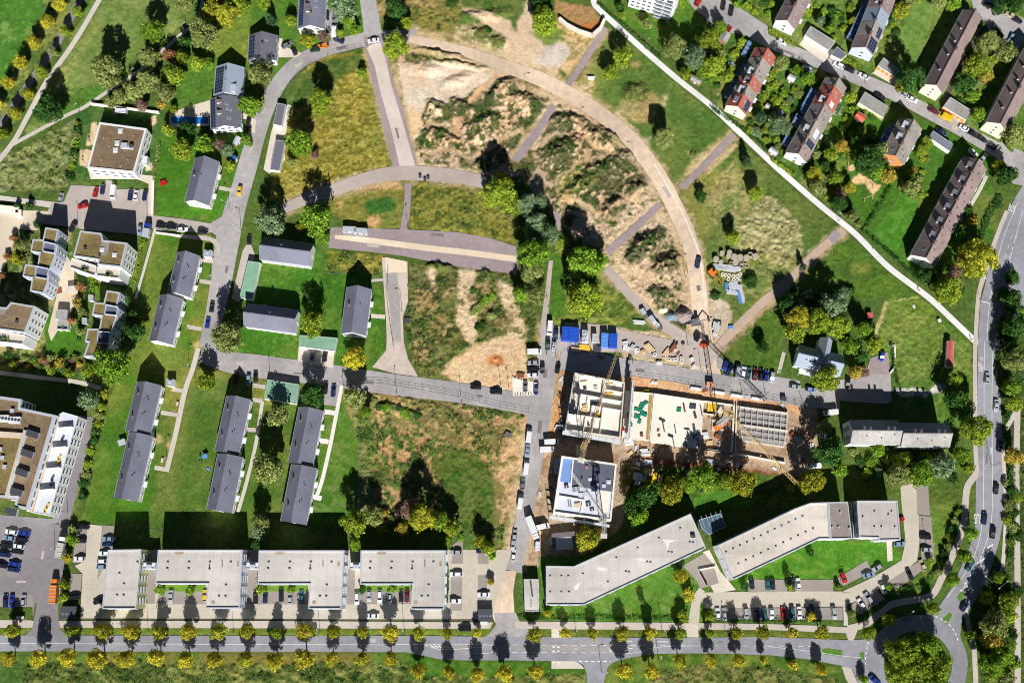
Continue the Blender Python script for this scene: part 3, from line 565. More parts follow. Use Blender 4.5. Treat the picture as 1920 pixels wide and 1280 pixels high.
road("path", [(765, 344), (764, 380), (757, 432)], [14, 12, 14], ASPH_P)
HA = [(768, 72), (805, 81), (855, 92), (905, 108), (958, 128), (1010, 147), (1060, 172), (1100, 196), (1150, 232), (1188, 268), (1222, 312), (1246, 350), (1266, 390), (1285, 430), (1298, 470), (1307, 520), (1312, 575), (1317, 640), (1322, 705)]
road("road", HA, [16, 20, 20, 23, 28, 30, 31, 31, 31, 31, 32, 32, 32, 31, 31, 31, 32, 40, 60], HAUL)
road("verge_strip", [(1226, 306), (1252, 350), (1276, 392), (1294, 432), (1309, 470), (1318, 520), (1322, 580)], 3, mat("white_edge_dust", A(226, 214, 200), .95, .12, .6))
for a, w in (([(1065, 160), (1100, 108), (1135, 52)], 13), ([(966, 302), (1005, 250), (1038, 198)], [17, 15, 13]), ([(1376, 252), (1310, 322), (1276, 352)], 13), ([(1237, 383), (1190, 428), (1138, 474)], [13, 14, 15])): road("path", a, w, ASPH_P)
road("road", [(1137, 502), (1185, 557), (1235, 602), (1290, 640), (1320, 676)], [16, 17, 20, 24, 36], mat("worn_grey_road", (0, 0, 0)))
road("path", [(1582, 430), (1522, 482), (1466, 540), (1435, 562), (1370, 625), (1338, 664)], [16, 16, 16, 16, 16, 18], mat("worn_pink_path", A(184, 160, 140), .93, .1, .5, var2=.1))
road("path", [(1572, 436), (1556, 452)], 17, ASPH_P)
road("path", [(1110, -30), (1113, 2), (1122, 17), (1160, 52), (1210, 97), (1272, 150), (1335, 200), (1385, 247), (1440, 299), (1465, 322), (1540, 387), (1602, 437), (1665, 500), (1740, 557), (1790, 603), (1834, 645)], 11.5, PATHW)
road("road", [(1018, 628), (1027, 545), (1033, 488)], [14, 9, 8], mat("worn_grey_road", (0, 0, 0)))
road("path", [(1040, 396), (1046, 412), (1052, 432)], 11, ASPH_P)
# --- construction street
road("road", [(1034, 610), (1028, 660), (1020, 715), (1009, 790), (998, 870), (986, 950), (974, 1020), (962, 1070)], [30, 38, 42, 42, 36, 31, 30, 34], ASPH)
area("forecourt", [(928, 1068), (968, 1070), (962, 1110), (966, 1166), (928, 1166), (918, 1140), (914, 1066)], HAUL)
area("road", [(926, 1148), (967, 1148), (975, 1165), (990, 1180), (1000, 1200), (905, 1200), (922, 1182), (930, 1170)], ASPH)
area("road", [(1040, 660), (1060, 604), (1150, 610), (1165, 618), (1300, 645), (1325, 640), (1345, 668), (1330, 690), (1170, 660)], mat("worn_grey_road", (0, 0, 0)))
road("road", [(1050, 672), (1110, 680), (1172, 688), (1260, 700), (1335, 716), (1435, 733), (1500, 744), (1575, 750)], [44, 40, 32, 30, 34, 34, 34, 36], ASPH)
area("car_park", [(1632, 672), (1665, 660), (1670, 707), (1672, 752), (1660, 757), (1588, 752), (1530, 745), (1540, 722), (1570, 712), (1622, 706)], ASPH)
area("car_park", [(1632, 674), (1664, 662), (1669, 702), (1628, 702)], ASPH_P)
area("yard", [(1342, 672), (1352, 668), (1370, 690), (1470, 708), (1500, 714), (1500, 735), (1420, 715), (1345, 690)], ASPH)
road("garden_path", [(1460, 700), (1470, 660)], 7, PAVE)
# --- avenue
AVT = [(-60, 1190), (480, 1191), (760, 1191), (960, 1193), (1130, 1194), (1260, 1195), (1440, 1193), (1540, 1197), (1580, 1199), (1600, 1199)]
AVB = [(1600, 1252), (1578, 1247), (1515, 1235), (1440, 1227), (1330, 1224), (1275, 1224), (1225, 1225), (1185, 1231), (1160, 1237), (1146, 1243), (1138, 1252), (1128, 1300), (1102, 1300), (1100, 1262), (1094, 1246), (1080, 1239), (960, 1237), (870, 1237), (825, 1235), (762, 1222), (640, 1221), (-60, 1220)]
area("road", AVT + AVB, ASPH_AV)
area("median_strip", [(828, 1216), (870, 1218), (920, 1216), (1140, 1222), (1200, 1218), (1190, 1209), (1000, 1209), (860, 1207)], mat("grey_road_patch", A(156, 150, 148), .9, .08, .6, var2=.08))
# roundabout
def ring(cx, cy, r, n=56): return [(cx + r * math.cos(2 * math.pi * k / n), cy + r * math.sin(2 * math.pi * k / n)) for k in range(n)]
area("road", ring(1720, 1247, 95), ASPH_AV)
area("road", [(1590, 1199), (1620, 1198), (1650, 1192), (1660, 1260), (1620, 1262), (1578, 1247), (1570, 1230), (1570, 1205)], ASPH_AV)
area("road", [(1722, 1160), (1762, 1134), (1782, 1105), (1802, 1062), (1818, 1025), (1827, 1000), (1829, 960), (1830, 880), (1832, 800), (1833, 700), (1834, 640), (1838, 570), (1850, 520), (1866, 445), (1906, 366), (1960, 280), (1990, 300), (1990, 560), (1925, 600), (1880, 590), (1866, 640), (1864, 700), (1876, 740), (1880, 830), (1884, 960), (1874, 1012), (1852, 1085), (1832, 1120), (1804, 1160), (1800, 1190), (1806, 1215), (1780, 1230), (1730, 1190)], ASPH_AV, curve=False)
area("roundabout_island", ring(1721, 1246, 64), mat("island_grass", A(70, 104, 40), 1, .3, .8, fine=.3))
area("road", [(1572, 1246), (1596, 1250), (1612, 1285), (1640, 1300), (1690, 1300), (1650, 1262), (1640, 1250)], ASPH_AV)
# pavements along the avenue
area("pavement", [(-60, 1161), (58, 1162), (66, 1164), (62, 1176), (-60, 1176)], PAVE)
area("pavement", [(110, 1163), (480, 1163), (925, 1166), (918, 1178), (480, 1177), (112, 1176)], PAVE)
area("pavement", [(965, 1164), (1310, 1167), (1440, 1169), (1530, 1172), (1590, 1175), (1612, 1172), (1600, 1200), (1590, 1199), (1586, 1186), (1440, 1180), (1200, 1180), (968, 1178)], PAVE)
area("road", [(60, 1178), (66, 1150), (70, 1125), (108, 1120), (110, 1160), (114, 1180), (130, 1192), (45, 1192)], ASPH_D)
for p in ([(1034, 1178), (1052, 1178), (1052, 1195), (1034, 1195)], [(1034, 1238), (1080, 1239), (1090, 1246), (1096, 1253), (1034, 1253)], [(1286, 1168), (1308, 1168), (1310, 1194), (1288, 1194)]): area("pavement", p, CONC)
road("path", [(1590, 1178), (1624, 1168), (1652, 1146), (1677, 1131), (1727, 1122), (1750, 1112), (1766, 1082), (1790, 1032), (1806, 985), (1810, 945), (1814, 912), (1832, 886)], 12, PAVE)
road("path", [(1832, 886), (1829, 840), (1828, 700), (1829, 640), (1834, 560), (1842, 525), (1870, 440), (1888, 395)], [8, 8, 8, 8, 8, 9, 8, 8], PAVE)
road("path", [(1908, 760), (1906, 860), (1906, 960), (1908, 1100), (1908, 1290)], 11, PAVE)
road("path", [(1880, 830), (1884, 900), (1886, 965), (1880, 1060), (1872, 1080)], 7, PATHM)
road("path", [(1886, 805), (1900, 780), (1907, 765)], 8, PATHM)
road("path", [(1808, 1135), (1818, 1180), (1826, 1215), (1830, 1290)], 9, PAVE)
area("pavement", [(1578, 1248), (1596, 1252), (1606, 1275), (1620, 1300), (1604, 1300), (1586, 1272)], PAVE)
area("road", [(1762, 1134), (1785, 1100), (1800, 1112), (1802, 1140), (1790, 1166), (1768, 1158)], ASPH_AV)
for p in ([(1540, 1216), (1550, 1214), (1579, 1218), (1579, 1230), (1545, 1226)], [(1612, 1222), (1620, 1222), (1620, 1236), (1612, 1234)], [(1766, 1160), (1780, 1147), (1786, 1152), (1775, 1170)], [(1794, 1118), (1802, 1107), (1810, 1112), (1800, 1130)]): area("traffic_island", p, mat("verge_grass", A(86, 124, 42), 1, .25, .8, fine=.25))
# --- south-west car parks
area("car_park", [(-60, 960), (96, 972), (126, 975), (132, 960), (120, 1000), (104, 1050), (104, 1130), (66, 1130), (62, 1158), (60, 1126), (-60, 1140)], ASPH_D)
road("road", [(162, 780), (150, 840), (132, 910), (116, 970), (106, 1030), (96, 1080), (88, 1130)], [26, 28, 30, 32, 36, 40, 44], ASPH_D)
area("parking_bay", [(16, 985), (56, 985), (34, 1082), (-20, 1080), (-20, 1000)], mat("bay_tarmac", A(142, 134, 132), .9, .1, .6))
area("parking_bay", [(-20, 1115), (62, 1115), (62, 1137), (-20, 1137)], BAY)
area("driveway", [(164, 982), (192, 985), (178, 1140), (215, 1140), (215, 1160), (150, 1160), (155, 1075), (140, 1060), (160, 1052)], BEIGE)
area("parking_bay", [(145, 980), (165, 982), (158, 1055), (136, 1054)], BAY)
area("parking_bay", [(134, 1075), (154, 1075), (150, 1122), (138, 1122), (128, 1110)], BAY)
area("parking_bay", [(193, 985), (214, 985), (212, 1030), (196, 1032), (188, 1140), (178, 1140)], BAY)
area("forecourt", [(215, 1030), (960, 1030), (920, 1160), (150, 1160), (152, 1140)], BEIGE)
area("parking_bay", [(270, 1056), (296, 1056), (290, 1131), (272, 1131)], BAY)
for x0, x1 in ((300, 386), (482, 578), (670, 772)): area("parking_bay", [(x0, 1108), (x1, 1108), (x1, 1132), (x0 - 8, 1132)], BAY); area("lawn_strip", [(x0 + 6, 1092), (x1, 1092), (x1, 1108), (x0 + 4, 1108)], mat("strip_grass", A(104, 136, 46), 1, .25, .8, fine=.2))
for p in ([(646, 1066), (666, 1066), (664, 1132), (650, 1132)], [(456, 1066), (484, 1066), (476, 1132), (456, 1132)], [(850, 1020), (868, 1006), (868, 1056), (846, 1056)], [(846, 1072), (867, 1072), (866, 1144), (844, 1144)], [(896, 1022), (916, 1046), (916, 1057), (896, 1057)], [(896, 1077), (914, 1078), (912, 1128), (896, 1128)]): area("parking_bay", p, BAY)
road("boundary_kerb", [(110, 1159), (480, 1160), (900, 1162)], 1.6, mat("dark_kerb", A(96, 84, 78), .9))
# --- south-east office car park
area("driveway", [(1310, 1110), (1440, 1108), (1580, 1108), (1640, 1080), (1690, 1050), (1698, 1015), (1690, 940), (1688, 908), (1718, 906), (1722, 960), (1724, 1015), (1720, 1050), (1680, 1085), (1620, 1120), (1580, 1136), (1440, 1138), (1320, 1140)], BEIGE)
for p in ([(1400, 1086), (1476, 1086), (1476, 1108), (1404, 1110)], [(1486, 1086), (1562, 1086), (1562, 1108), (1492, 1108)], [(1566, 1086), (1624, 1050), (1636, 1070), (1582, 1098)], [(1664, 1090), (1722, 1052), (1738, 1062), (1680, 1106)], [(1592, 1136), (1640, 1102), (1660, 1122), (1612, 1152)], [(1338, 1138), (1420, 1140), (1512, 1138), (1512, 1162), (1340, 1160)], [(1520, 1138), (1580, 1138), (1580, 1162), (1522, 1160)], [(1722, 966), (1746, 968), (1752, 1050), (1728, 1048)], [(1718, 908), (1740, 908), (1744, 966), (1720, 964)]): area("parking_bay", p, BAY)
area("path", [(1662, 1014), (1672, 1014), (1674, 1050), (1664, 1052)], CONC)
area("plaza", [(1318, 1034), (1330, 1030), (1350, 1070), (1380, 1105), (1340, 1112), (1330, 1094), (1348, 1092), (1334, 1060), (1322, 1052)], CONC)
area("plaza", [(1280, 1060), (1320, 1036), (1338, 1058), (1348, 1092), (1312, 1104), (1308, 1090)], BAY)
road("path", [(1316, 1104), (1306, 1125), (1300, 1170)], [12, 15, 20], BEIGE)
area("path", [(1581, 1130), (1588, 1130), (1590, 1172), (1582, 1172)], PATHM)
# --- apartments in the west
area("plaza", [(-20, 392), (95, 396), (70, 432), (34, 430), (20, 470), (0, 520), (-20, 520)], PLAZA)
area("plaza", [(118, 470), (140, 500), (138, 540), (150, 560), (120, 600), (96, 640), (90, 620), (105, 560), (112, 520)], PLAZA)
road("garden_path", [(291, 428), (280, 470), (266, 520), (254, 560)], 5, PATHM)
road("path", [(-20, 696), (60, 706), (145, 716), (190, 728)], 8, PATHM)
# --- north-east streets
NE = [(1290, -30), (1320, 10), (1380, 42), (1440, 77), (1500, 103), (1560, 126), (1620, 152), (1680, 178), (1740, 210), (1800, 242), (1860, 276), (1940, 316)]
road("road", NE, [40, 40, 36, 26, 26, 28, 28, 28, 28, 28, 30, 36], ASPH)
area("yard", [(1310, 0), (1350, -10), (1440, 50), (1440, 78), (1400, 66), (1365, 62), (1325, 40)], ASPH)
for p in ([(1498, 84), (1512, 66), (1566, 96), (1552, 108), (1546, 118)], [(1636, 138), (1646, 126), (1684, 148), (1682, 160), (1672, 158)], [(1765, 202), (1772, 198), (1812, 224), (1806, 236)]): area("forecourt", p, CONC)
area("road", [(1816, -20), (1880, -20), (1872, 28), (1890, 24), (1930, 40), (1930, 80), (1895, 100), (1862, 72), (1848, 46), (1832, 40)], ASPH)
road("path", [(1848, 48), (1800, 130), (1768, 198)], 8, DARKBR)  # dark brown strip running down beside the long block
road("path", [(1850, 330), (1835, 360), (1820, 385)], 7, PATHM)
area("road", [(1850, 262), (1880, 268), (1930, 290), (1930, 350), (1900, 345), (1880, 318)], ASPH)
for a in ([(1540, 110), (1596, 150)],): pass
# --- repaired patches in the asphalt
PR = random.Random(12); PT = [mat("asphalt_repair_dark", A(122, 116, 116), .92, .12, .8, fine=.1), mat("asphalt_repair_light", A(184, 174, 166), .92, .12, .8, fine=.1)]
for x, y, dg in ((470, 280, 72), (495, 208, 66), (560, 122, 30), (640, 90, 14), (440, 390, 75), (425, 505, 80), (405, 610, 82), (450, 682, -8), (560, 700, -5), (690, 716, -6), (800, 730, -6), (900, 742, -8), (1022, 700, 85), (1012, 800, 84), (998, 860, 82), (985, 960, 80), (1200, 694, -6), (1380, 726, -10), (1540, 748, 0), (200, 1202, 0), (520, 1212, 0), (700, 1200, 0), (1080, 1216, 0), (1350, 1203, 0), (1850, 860, 88), (1868, 700, 88), (1700, 1160, 10), (1560, 130, -28), (1690, 186, -28), (1790, 240, -30), (1480, 100, -24), (745, 250, -76), (1250, 360, -60), (1310, 540, -80), (1120, 210, -38), (820, 440, -4), (700, 460, -6), (40, 1090, 0), (80, 1040, 80), (230, 395, 0)):
    l, w, c, s_ = PR.uniform(8, 24), PR.uniform(3, 8), math.cos(math.radians(dg)), math.sin(math.radians(dg)); area("road_patch", [(x + a * l / 2 * c + b_ * w / 2 * s_, y - a * l / 2 * s_ + b_ * w / 2 * c) for a, b_ in ((-1, -1), (1, -1), (1, 1), (-1, 1))], PR.choice(PT), False)
# --- road markings
ROADTOP = ZB + 0.004 * (int(LEVEL.max()) + 2)
def dashes(pts, w=.14, on=None, name="lane_marking"):
    P = [G(p[0], p[1]) for p in smooth(pts, 12)]; b = MB(); z = ROADTOP; acc = 0; k = 0
    L = [0]
    for a, c in zip(P, P[1:]): L.append(L[-1] + (c - a).length)
    def at(s):
        for i in range(len(L) - 1):
            if L[i + 1] >= s: return P[i].lerp(P[i + 1], (s - L[i]) / max(1e-6, L[i + 1] - L[i]))
        return P[-1]
    s = 0
    while s < L[-1]:
        e = min(L[-1], s + (on[0] if on else 2.5)); p, q = at(s), at(e); d = (q - p)
        if d.length > .1:
            d.normalize(); n = Vector((-d.y, d.x, 0)) * w / 2; b.face([(v.x, v.y, z) for v in (p - n, q - n, q + n, p + n)], LINE)
        s = e + (on[1] if on else 0)
    o = b.build(name); return struct(o)
dashes([(-40, 1205), (300, 1206.5), (744, 1208)], .15)
dashes([(744, 1207), (920, 1208), (920, 1223), (872, 1223)], .15); dashes([(796, 1209), (828, 1217), (870, 1215), (900, 1212)], .15)
dashes([(960, 1208), (1160, 1209), (1440, 1210), (1525, 1211)], .15, (2, 1.5)); dashes([(960, 1222), (1146, 1223)], .15, (2, 1.5)); dashes([(1146, 1223), (1190, 1223), (1250, 1211), (1440, 1210)], .14)
dashes([(1144, 1209), (1144, 1223)], .3); dashes([(1170, 1215), (1186, 1215)], .25); dashes([(1168, 1201), (1186, 1201)], .25); dashes([(1234, 1202), (1252, 1202)], .25)
dashes([(1085, 1239), (1145, 1239)], .35, (1.2, 1)); dashes([(1440, 1211), (1525, 1221), (1580, 1229), (1616, 1232)], .13)
for k in range(6): dashes([(800 + 7 * k, 1209), (808 + 7 * k, 1213 + k * .3)], .3)
for x in (1036, 1045): 
    for y in (1190, 1212, 1220, 1241): dashes([(x, y), (x + 4, y)], .5)
dashes([(1628, 1202), (1624, 1222), (1622, 1246)], .3, (1, .8)); dashes([(1745, 1150), (1775, 1166), (1790, 1184), (1798, 1205)], .3, (1, .8))
dashes([(1846, 640), (1845, 720), (1845, 800), (1844, 900), (1843, 960), (1834, 1020), (1812, 1070), (1775, 1120)], .15); dashes([(1862, 640), (1860, 720), (1860, 800), (1861, 900), (1860, 960), (1854, 1000), (1832, 1060), (1802, 1108)], .15)
for k in range(7): dashes([(1800 + 8 * k, 1107 - 13 * k), (1814 + 8 * k, 1098 - 13 * k)], .45)
dashes([(1908, 380), (1880, 450), (1864, 520), (1854, 580), (1850, 640)], .15); dashes([(1918, 395), (1905, 440), (1885, 520), (1868, 560), (1864, 620)], .14); dashes([(1898, 440), (1885, 480), (1876, 510)], .13, (2, 2)); dashes([(1907, 440), (1890, 490), (1880, 530)], .13, (2, 2))
dashes([(1838, 564), (1866, 571)], .3); dashes([(1872, 498), (1888, 502)], .3); dashes([(1830, 712), (1831, 760)], .14, (1, 1)); dashes([(1858, 838), (1858, 850)], .35)
def letters(txt, px, py, size, deg, name="road_lettering"):
    cu = bpy.data.curves.new(name, 'FONT'); cu.body = txt; cu.size = size; cu.align_x = 'CENTER'; cu.align_y = 'CENTER'
    o = bpy.data.objects.new(name, cu); COL.objects.link(o); bpy.context.view_layer.update()
    me = bpy.data.meshes.new_from_object(o.evaluated_get(bpy.context.evaluated_depsgraph_get())); bpy.data.objects.remove(o); me.materials.append(LINE)
    p = G(px, py); ob = put(name, me, None, (p.x, p.y, ROADTOP + .004), math.radians(deg)); return struct(ob)
letters("BUS", 1834, 971, 2.3, 178).scale = (.8, 2.2, 1); letters("BUS", 1897, 391, 2.0, -22).scale = (.8, 2.0, 1)
# bicycle symbols painted on the cycle lane: two wheels and a frame each
def bike_mark(px, py, deg, s=1.0):
    b = MB(); c = G(px, py); a = math.radians(deg); z = ROADTOP + .004
    def P(x, y): return (c.x + s * (x * math.cos(a) - y * math.sin(a)), c.y + s * (x * math.sin(a) + y * math.cos(a)), z)
    for ox in (-.55, .55):
        for k in range(14):
            t0, t1 = 2 * math.pi * k / 14, 2 * math.pi * (k + 1) / 14
            b.face([P(ox + r * math.cos(t), r * math.sin(t)) for r, t in ((.3, t0), (.42, t0), (.42, t1), (.3, t1))], LINE)
    for (x0, y0), (x1, y1) in (((-.55, 0), (-.2, .6)), ((-.2, .6), (.35, .6)), ((.35, .6), (.55, 0)), ((-.2, .6), (.05, 0)), ((.05, 0), (.35, .6)), ((-.55, 0), (.05, 0)), ((.35, .6), (.4, .85))):
        d = Vector((x1 - x0, y1 - y0)).normalized(); n = Vector((-d.y, d.x)) * .06; b.face([P(x0 - n.x, y0 - n.y), P(x1 - n.x, y1 - n.y), P(x1 + n.x, y1 + n.y), P(x0 + n.x, y0 + n.y)], LINE)
    struct(b.build("cycle_lane_marking"))
bike_mark(1838, 688, -80, 1.7); bike_mark(1846, 520, -70, 1.0); bike_mark(1840, 672, -80, .8)
# ------------------------------------------------------------------ buildings
SLATE = mat("roof_slate_grey", A(122, 123, 136, .95), .95, .10, .8, spec=.08, var2=.12, fine=.12)
SLATE_B = mat("roof_blue_grey", A(150, 160, 176), .7, .06, .8, fine=.06)
SLATE_D = mat("roof_anthracite", A(108, 108, 118), .75, .08, .8, fine=.08)
TILE_BR = mat("roof_tiles_brown", A(146, 126, 122), .95, .12, 1.2, spec=.08, var2=.12, fine=.14)
TILE_GB = mat("roof_tiles_greybrown", A(152, 142, 132), .95, .14, 1.2, spec=.08, var2=.14, fine=.14)
TILE_RED = mat("roof_tiles_red", A(172, 98, 80), .85, .14, 1.2, var2=.06, fine=.14)
TILE_DK = mat("roof_tiles_dark", A(116, 106, 108), .95, .14, 1.2, spec=.08, fine=.14)
FIBRE = mat("roof_fibre_cement", A(160, 156, 150), .95, .18, .6, spec=.05, var2=.2, fine=.16)
GREENR = mat("roof_felt_green", A(128, 166, 138), .9, .12, .5, var2=.12, fine=.08)
SEDUM = mat("roof_sedum", A(126, 110, 72), 1, .28, .7, spec=.05, var2=.18, fine=.4)
SEDUM_B = mat("roof_gravel_brown", A(126, 106, 84), 1, .22, .5, spec=.05, var2=.15, fine=.4)
MEMB = mat("roof_membrane_pale", A(196, 189, 180), .85, .08, .3, var2=.16, fine=.07, seam=3.1)
MEMB_G = mat("roof_gravel_grey", A(142, 132, 124), 1, .15, .5, fine=.25)
MEMB_D = mat("roof_felt_dark", A(96, 98, 112), .85, .10, .4, var2=.1, fine=.06)
MEMB_W = mat("roof_membrane_white", A(208, 210, 220), .8, .06, .5, var2=.05)
WALLW = mat("plaster_white", A(236, 232, 228), .85, .05, .8, var2=.04)
WALLC = mat("plaster_cream", A(236, 228, 202), .85, .05, .8, var2=.04)
WALLG = mat("plaster_green", A(206, 210, 150), .85, .06, .8, var2=.05)
WALLO = mat("plaster_orange", A(216, 146, 92), .85, .08, .8, var2=.06)
WALLB = mat("plaster_bluewhite", A(200, 208, 226), .85, .05, .8, var2=.04)
METAL = mat("sheet_metal_light", A(200, 204, 210), .5, .05, 1.0, metal=.3, spec=.5)
METALD = mat("sheet_metal_dark", A(84, 86, 92), .5, .1, 1.0, metal=.3)
GLASS = mat("window_glass", (.03, .045, .07), .12, .1, .7, spec=.6)
GLASSB = mat("glass_facade", (.10, .17, .22), .15, .15, .7, spec=.6)
FRAME = mat("window_frame_white", (.75, .75, .74), .6, .03)
DOORW = mat("garage_door_white", (.74, .72, .70), .6, .05)
DOORO = mat("garage_door_timber", A(226, 150, 86), .7, .08)
SOLAR = mat("solar_glass", (.018, .03, .075), .18, .2, .4, spec=.6)
SOLARF = mat("solar_frame", (.35, .38, .45), .4, .05, metal=.6)
BRICK = mat("chimney_brick", A(150, 104, 88), .9, .2, 2.0)
RAIL = mat("railing_metal", (.45, .46, .48), .5, .05, metal=.4)
CONCR = mat("raw_concrete", A(206, 198, 184), .9, .08, .5, var2=.10, fine=.08)
CONCW = mat("pale_concrete", A(232, 222, 206), .9, .06, .5, var2=.10, fine=.08)
GRASSM = mat("terrace_planting", A(96, 122, 52), 1, .3, 1.2, fine=.3)
TIMBER = mat("timber_decking", A(196, 150, 92), .85, .12, 1.0, fine=.12)
_win = {}
def win_mesh(w, h, bars=1, gm=None):
    k = (round(w, 2), round(h, 2), bars, (gm or GLASS).name)
    if k in _win: return _win[k]
    b = MB(); t = .07
    b.box((0, .02, h / 2), (w, .05, h), gm or GLASS)
    b.box((0, .035, t / 2), (w, .09, t), FRAME); b.box((0, .035, h - t / 2), (w, .09, t), FRAME)
    for x in [-w / 2 + t / 2, w / 2 - t / 2] + [(-w / 2 + w * (i + 1) / (bars + 1)) for i in range(bars)]: b.box((x, .034, h / 2), (t, .088, h - 2 * t), FRAME)
    b.box((0, .08, -.03), (w + .2, .2, .05), FRAME)
    _win[k] = b.mesh("window"); return _win[k]
def windows(root, p, q, z0, floors, fh, n, w=1.3, h=1.35, sill=.9, bars=1, gm=None, name="window", margin=.6, skip=()):
    """a row of windows per floor along the wall p->q (local coordinates, outside on the right-hand side)"""
    p, q = Vector((p[0], p[1], 0)), Vector((q[0], q[1], 0)); d = q - p; L = d.length; d.normalize()
    out = Vector((d.y, -d.x, 0)); rz = math.atan2(-d.y, -d.x)
    for f in range(floors):
        for k in range(n):
            if (f, k) in skip: continue
            c = p + d * (margin + (L - 2 * margin) * (k + .5) / n)
            put(name, win_mesh(w, h, bars, gm), root, (c.x + out.x * .01, c.y + out.y * .01, z0 + f * fh + sill), rz)
def shift(b, o): b.v = [(v[0] - o[0], v[1] - o[1], v[2] - o[2]) for v in b.v]; return b

class Gable:
    """a pitched-roof house: frame X along the ridge, Y across; built around its own base"""
    def __init__(s, corners, eave, ridge, desc, name="house", cat="house", roofm=SLATE, wallm=WALLW, gablem=None, over=.35, group=None, fixed=True, inst=None, rid=.5, lshift=0.0, roof2=None, dz=0.0):
        if inst is None:
            c = GP(corners, eave); e1 = (c[0] + c[1]) / 2; e2 = (c[3] + c[2]) / 2; ctr = (c[0] + c[1] + c[2] + c[3]) / 4
            ax = e2 - e1; s.L = ax.length; s.rz = math.atan2(ax.y, ax.x)
            yd = Vector((-math.sin(s.rz), math.cos(s.rz), 0)); s.Wd = abs(((c[1] - c[0]).dot(yd) + (c[2] - c[3]).dot(yd)) / 2); s.loc = Vector((ctr.x, ctr.y, 0))
        else: s.loc, s.L, s.Wd, s.rz = inst
        s.eave, s.ridge, s.over = eave, ridge, over; s.root = thing(name, desc, cat, s.loc, s.rz, group, fixed)
        L, Wd = s.L, s.Wd; x0, x1 = -L / 2 + over * .6, L / 2 - over * .6; y0, y1 = -Wd / 2 + over, Wd / 2 - over; s.x0, s.x1, s.y0, s.y1 = x0, x1, y0, y1
        s.slope = (ridge - eave) / (Wd / 2); zt = eave + s.slope * over - .12
        b = MB(); gm = gablem or wallm
        r = [(x0, y0, 0), (x0, y1, 0), (x0, y1, zt), (x0, 0, ridge - .13), (x0, y0, zt)]; rr = [(x1, p[1], p[2]) for p in r]
        b.face(r[::-1], gm); b.face(rr, gm); b.face([r[0], rr[0], rr[4], r[4]], wallm); b.face([rr[1], r[1], r[2], rr[2]], wallm); b.face([r[2], r[3], rr[3], rr[2]], wallm); b.face([r[3], r[4], rr[4], rr[3]], wallm); b.face([r[0], r[1], rr[1], rr[0]], wallm)
        s.walls = b.build("wall", s.root)
        b = MB(); t = .16
        for sg, m in ((1, roofm), (-1, roof2 or roofm)):
            a = [(-L / 2, 0, ridge), (L / 2, 0, ridge), (L / 2, sg * Wd / 2, eave), (-L / 2, sg * Wd / 2, eave)]
            if sg > 0: a = a[::-1]
            a = a[::-1] if False else a
            lo = [(p[0], p[1], p[2] - t) for p in a]
            b.solid(lo, a, m) if sg < 0 else b.solid(lo, a, m)
        b.box((0, 0, ridge + .03), (L, .3, .10), roof2 or roofm)
        s.roof = b.build("roof", s.root)
        b = MB()
        for sg in (1, -1): b.box((0, sg * (Wd / 2 + .05), eave - .1), (L, .12, .10), METAL)
        b.build("gutter", s.root)
    def on(s, u, v, lift=0.0):
        """point on the roof: u 0..1 along the ridge, v -1..1 across"""
        return Vector((-s.L / 2 + u * s.L, v * s.Wd / 2, s.ridge - abs(v) * (s.ridge - s.eave) + lift))
    def patch(s, u0, u1, v0, v1, m, name, th=.08, lift=.04, parent=None):
        b = MB(); P = [s.on(u0, v0, lift), s.on(u1, v0, lift), s.on(u1, v1, lift), s.on(u0, v1, lift)]
        if (v1 - v0) < 0: P = P[::-1]
        b.solid([(p.x, p.y, p.z) for p in P], [(p.x, p.y, p.z + th) for p in P], m); return b.build(name, parent or s.root)
    def chimney(s, u, v, w=.6, d=.6, h=1.0, m=BRICK):
        p = s.on(u, v); b = MB(); b.box((p.x, p.y, p.z + h / 2 - .3), (w, d, h + .6), m); b.box((p.x, p.y, p.z + h + .04), (w + .12, d + .12, .08), METALD)
        for k in (-1, 1): b.box((p.x + k * w * .22, p.y, p.z + h + .16), (w * .25, d * .4, .16), BRICK)
        b.build("chimney", s.root)
    def vent(s, u, v, h=.5, r=.12):
        p = s.on(u, v); b = MB(); b.tube((p.x, p.y, p.z - .2), (p.x, p.y, p.z + h), r, METALD, 7); b.tube((p.x, p.y, p.z + h), (p.x, p.y, p.z + h + .12), r * 1.6, METALD, 7); b.build("vent_pipe", s.root)
    def skylight(s, u, v, w=.8, h=1.1):
        du, dv = w / s.L / 2, h / math.hypot(s.Wd / 2, s.ridge - s.eave) / 2
        f = s.patch(u - du, u + du, v - dv, v + dv, FRAME, "skylight"); s.patch(u - du * .8, u + du * .8, v - dv * .8, v + dv * .8, GLASSB, "pane", .03, .11, f)
    def dormer(s, u, v, w=2.0, m=None, wm=None, front=None, hh=1.3, glass=True):
        sg = 1 if v > 0 else -1; p = s.on(u, v); x = p.x; yf = p.y; run = hh / s.slope; zt = p.z + hh; yb = yf - sg * run
        b = MB(); lo = [(x - w / 2, yf, p.z - .2), (x + w / 2, yf, p.z - .2), (x + w / 2, yb, zt - .4), (x - w / 2, yb, zt - .4)]; hi = [(x - w / 2, yf, zt), (x + w / 2, yf, zt), (x + w / 2, yb, zt + .05), (x - w / 2, yb, zt + .05)]
        if sg > 0: lo, hi = lo[::-1], hi[::-1]
        b.solid(lo, hi, wm or WALLW, None); o = b.build("dormer", s.root)
        b = MB(); b.box((x, (yf + yb) / 2 + sg * .1, zt + .1), (w + .3, run + .3, .1), m or TILE_DK); b.build("dormer_roof", o)
        put("window", win_mesh(w * .75, hh * .75, 1), o, (x, yf + sg * .02, p.z + .15), 0 if sg > 0 else math.pi)
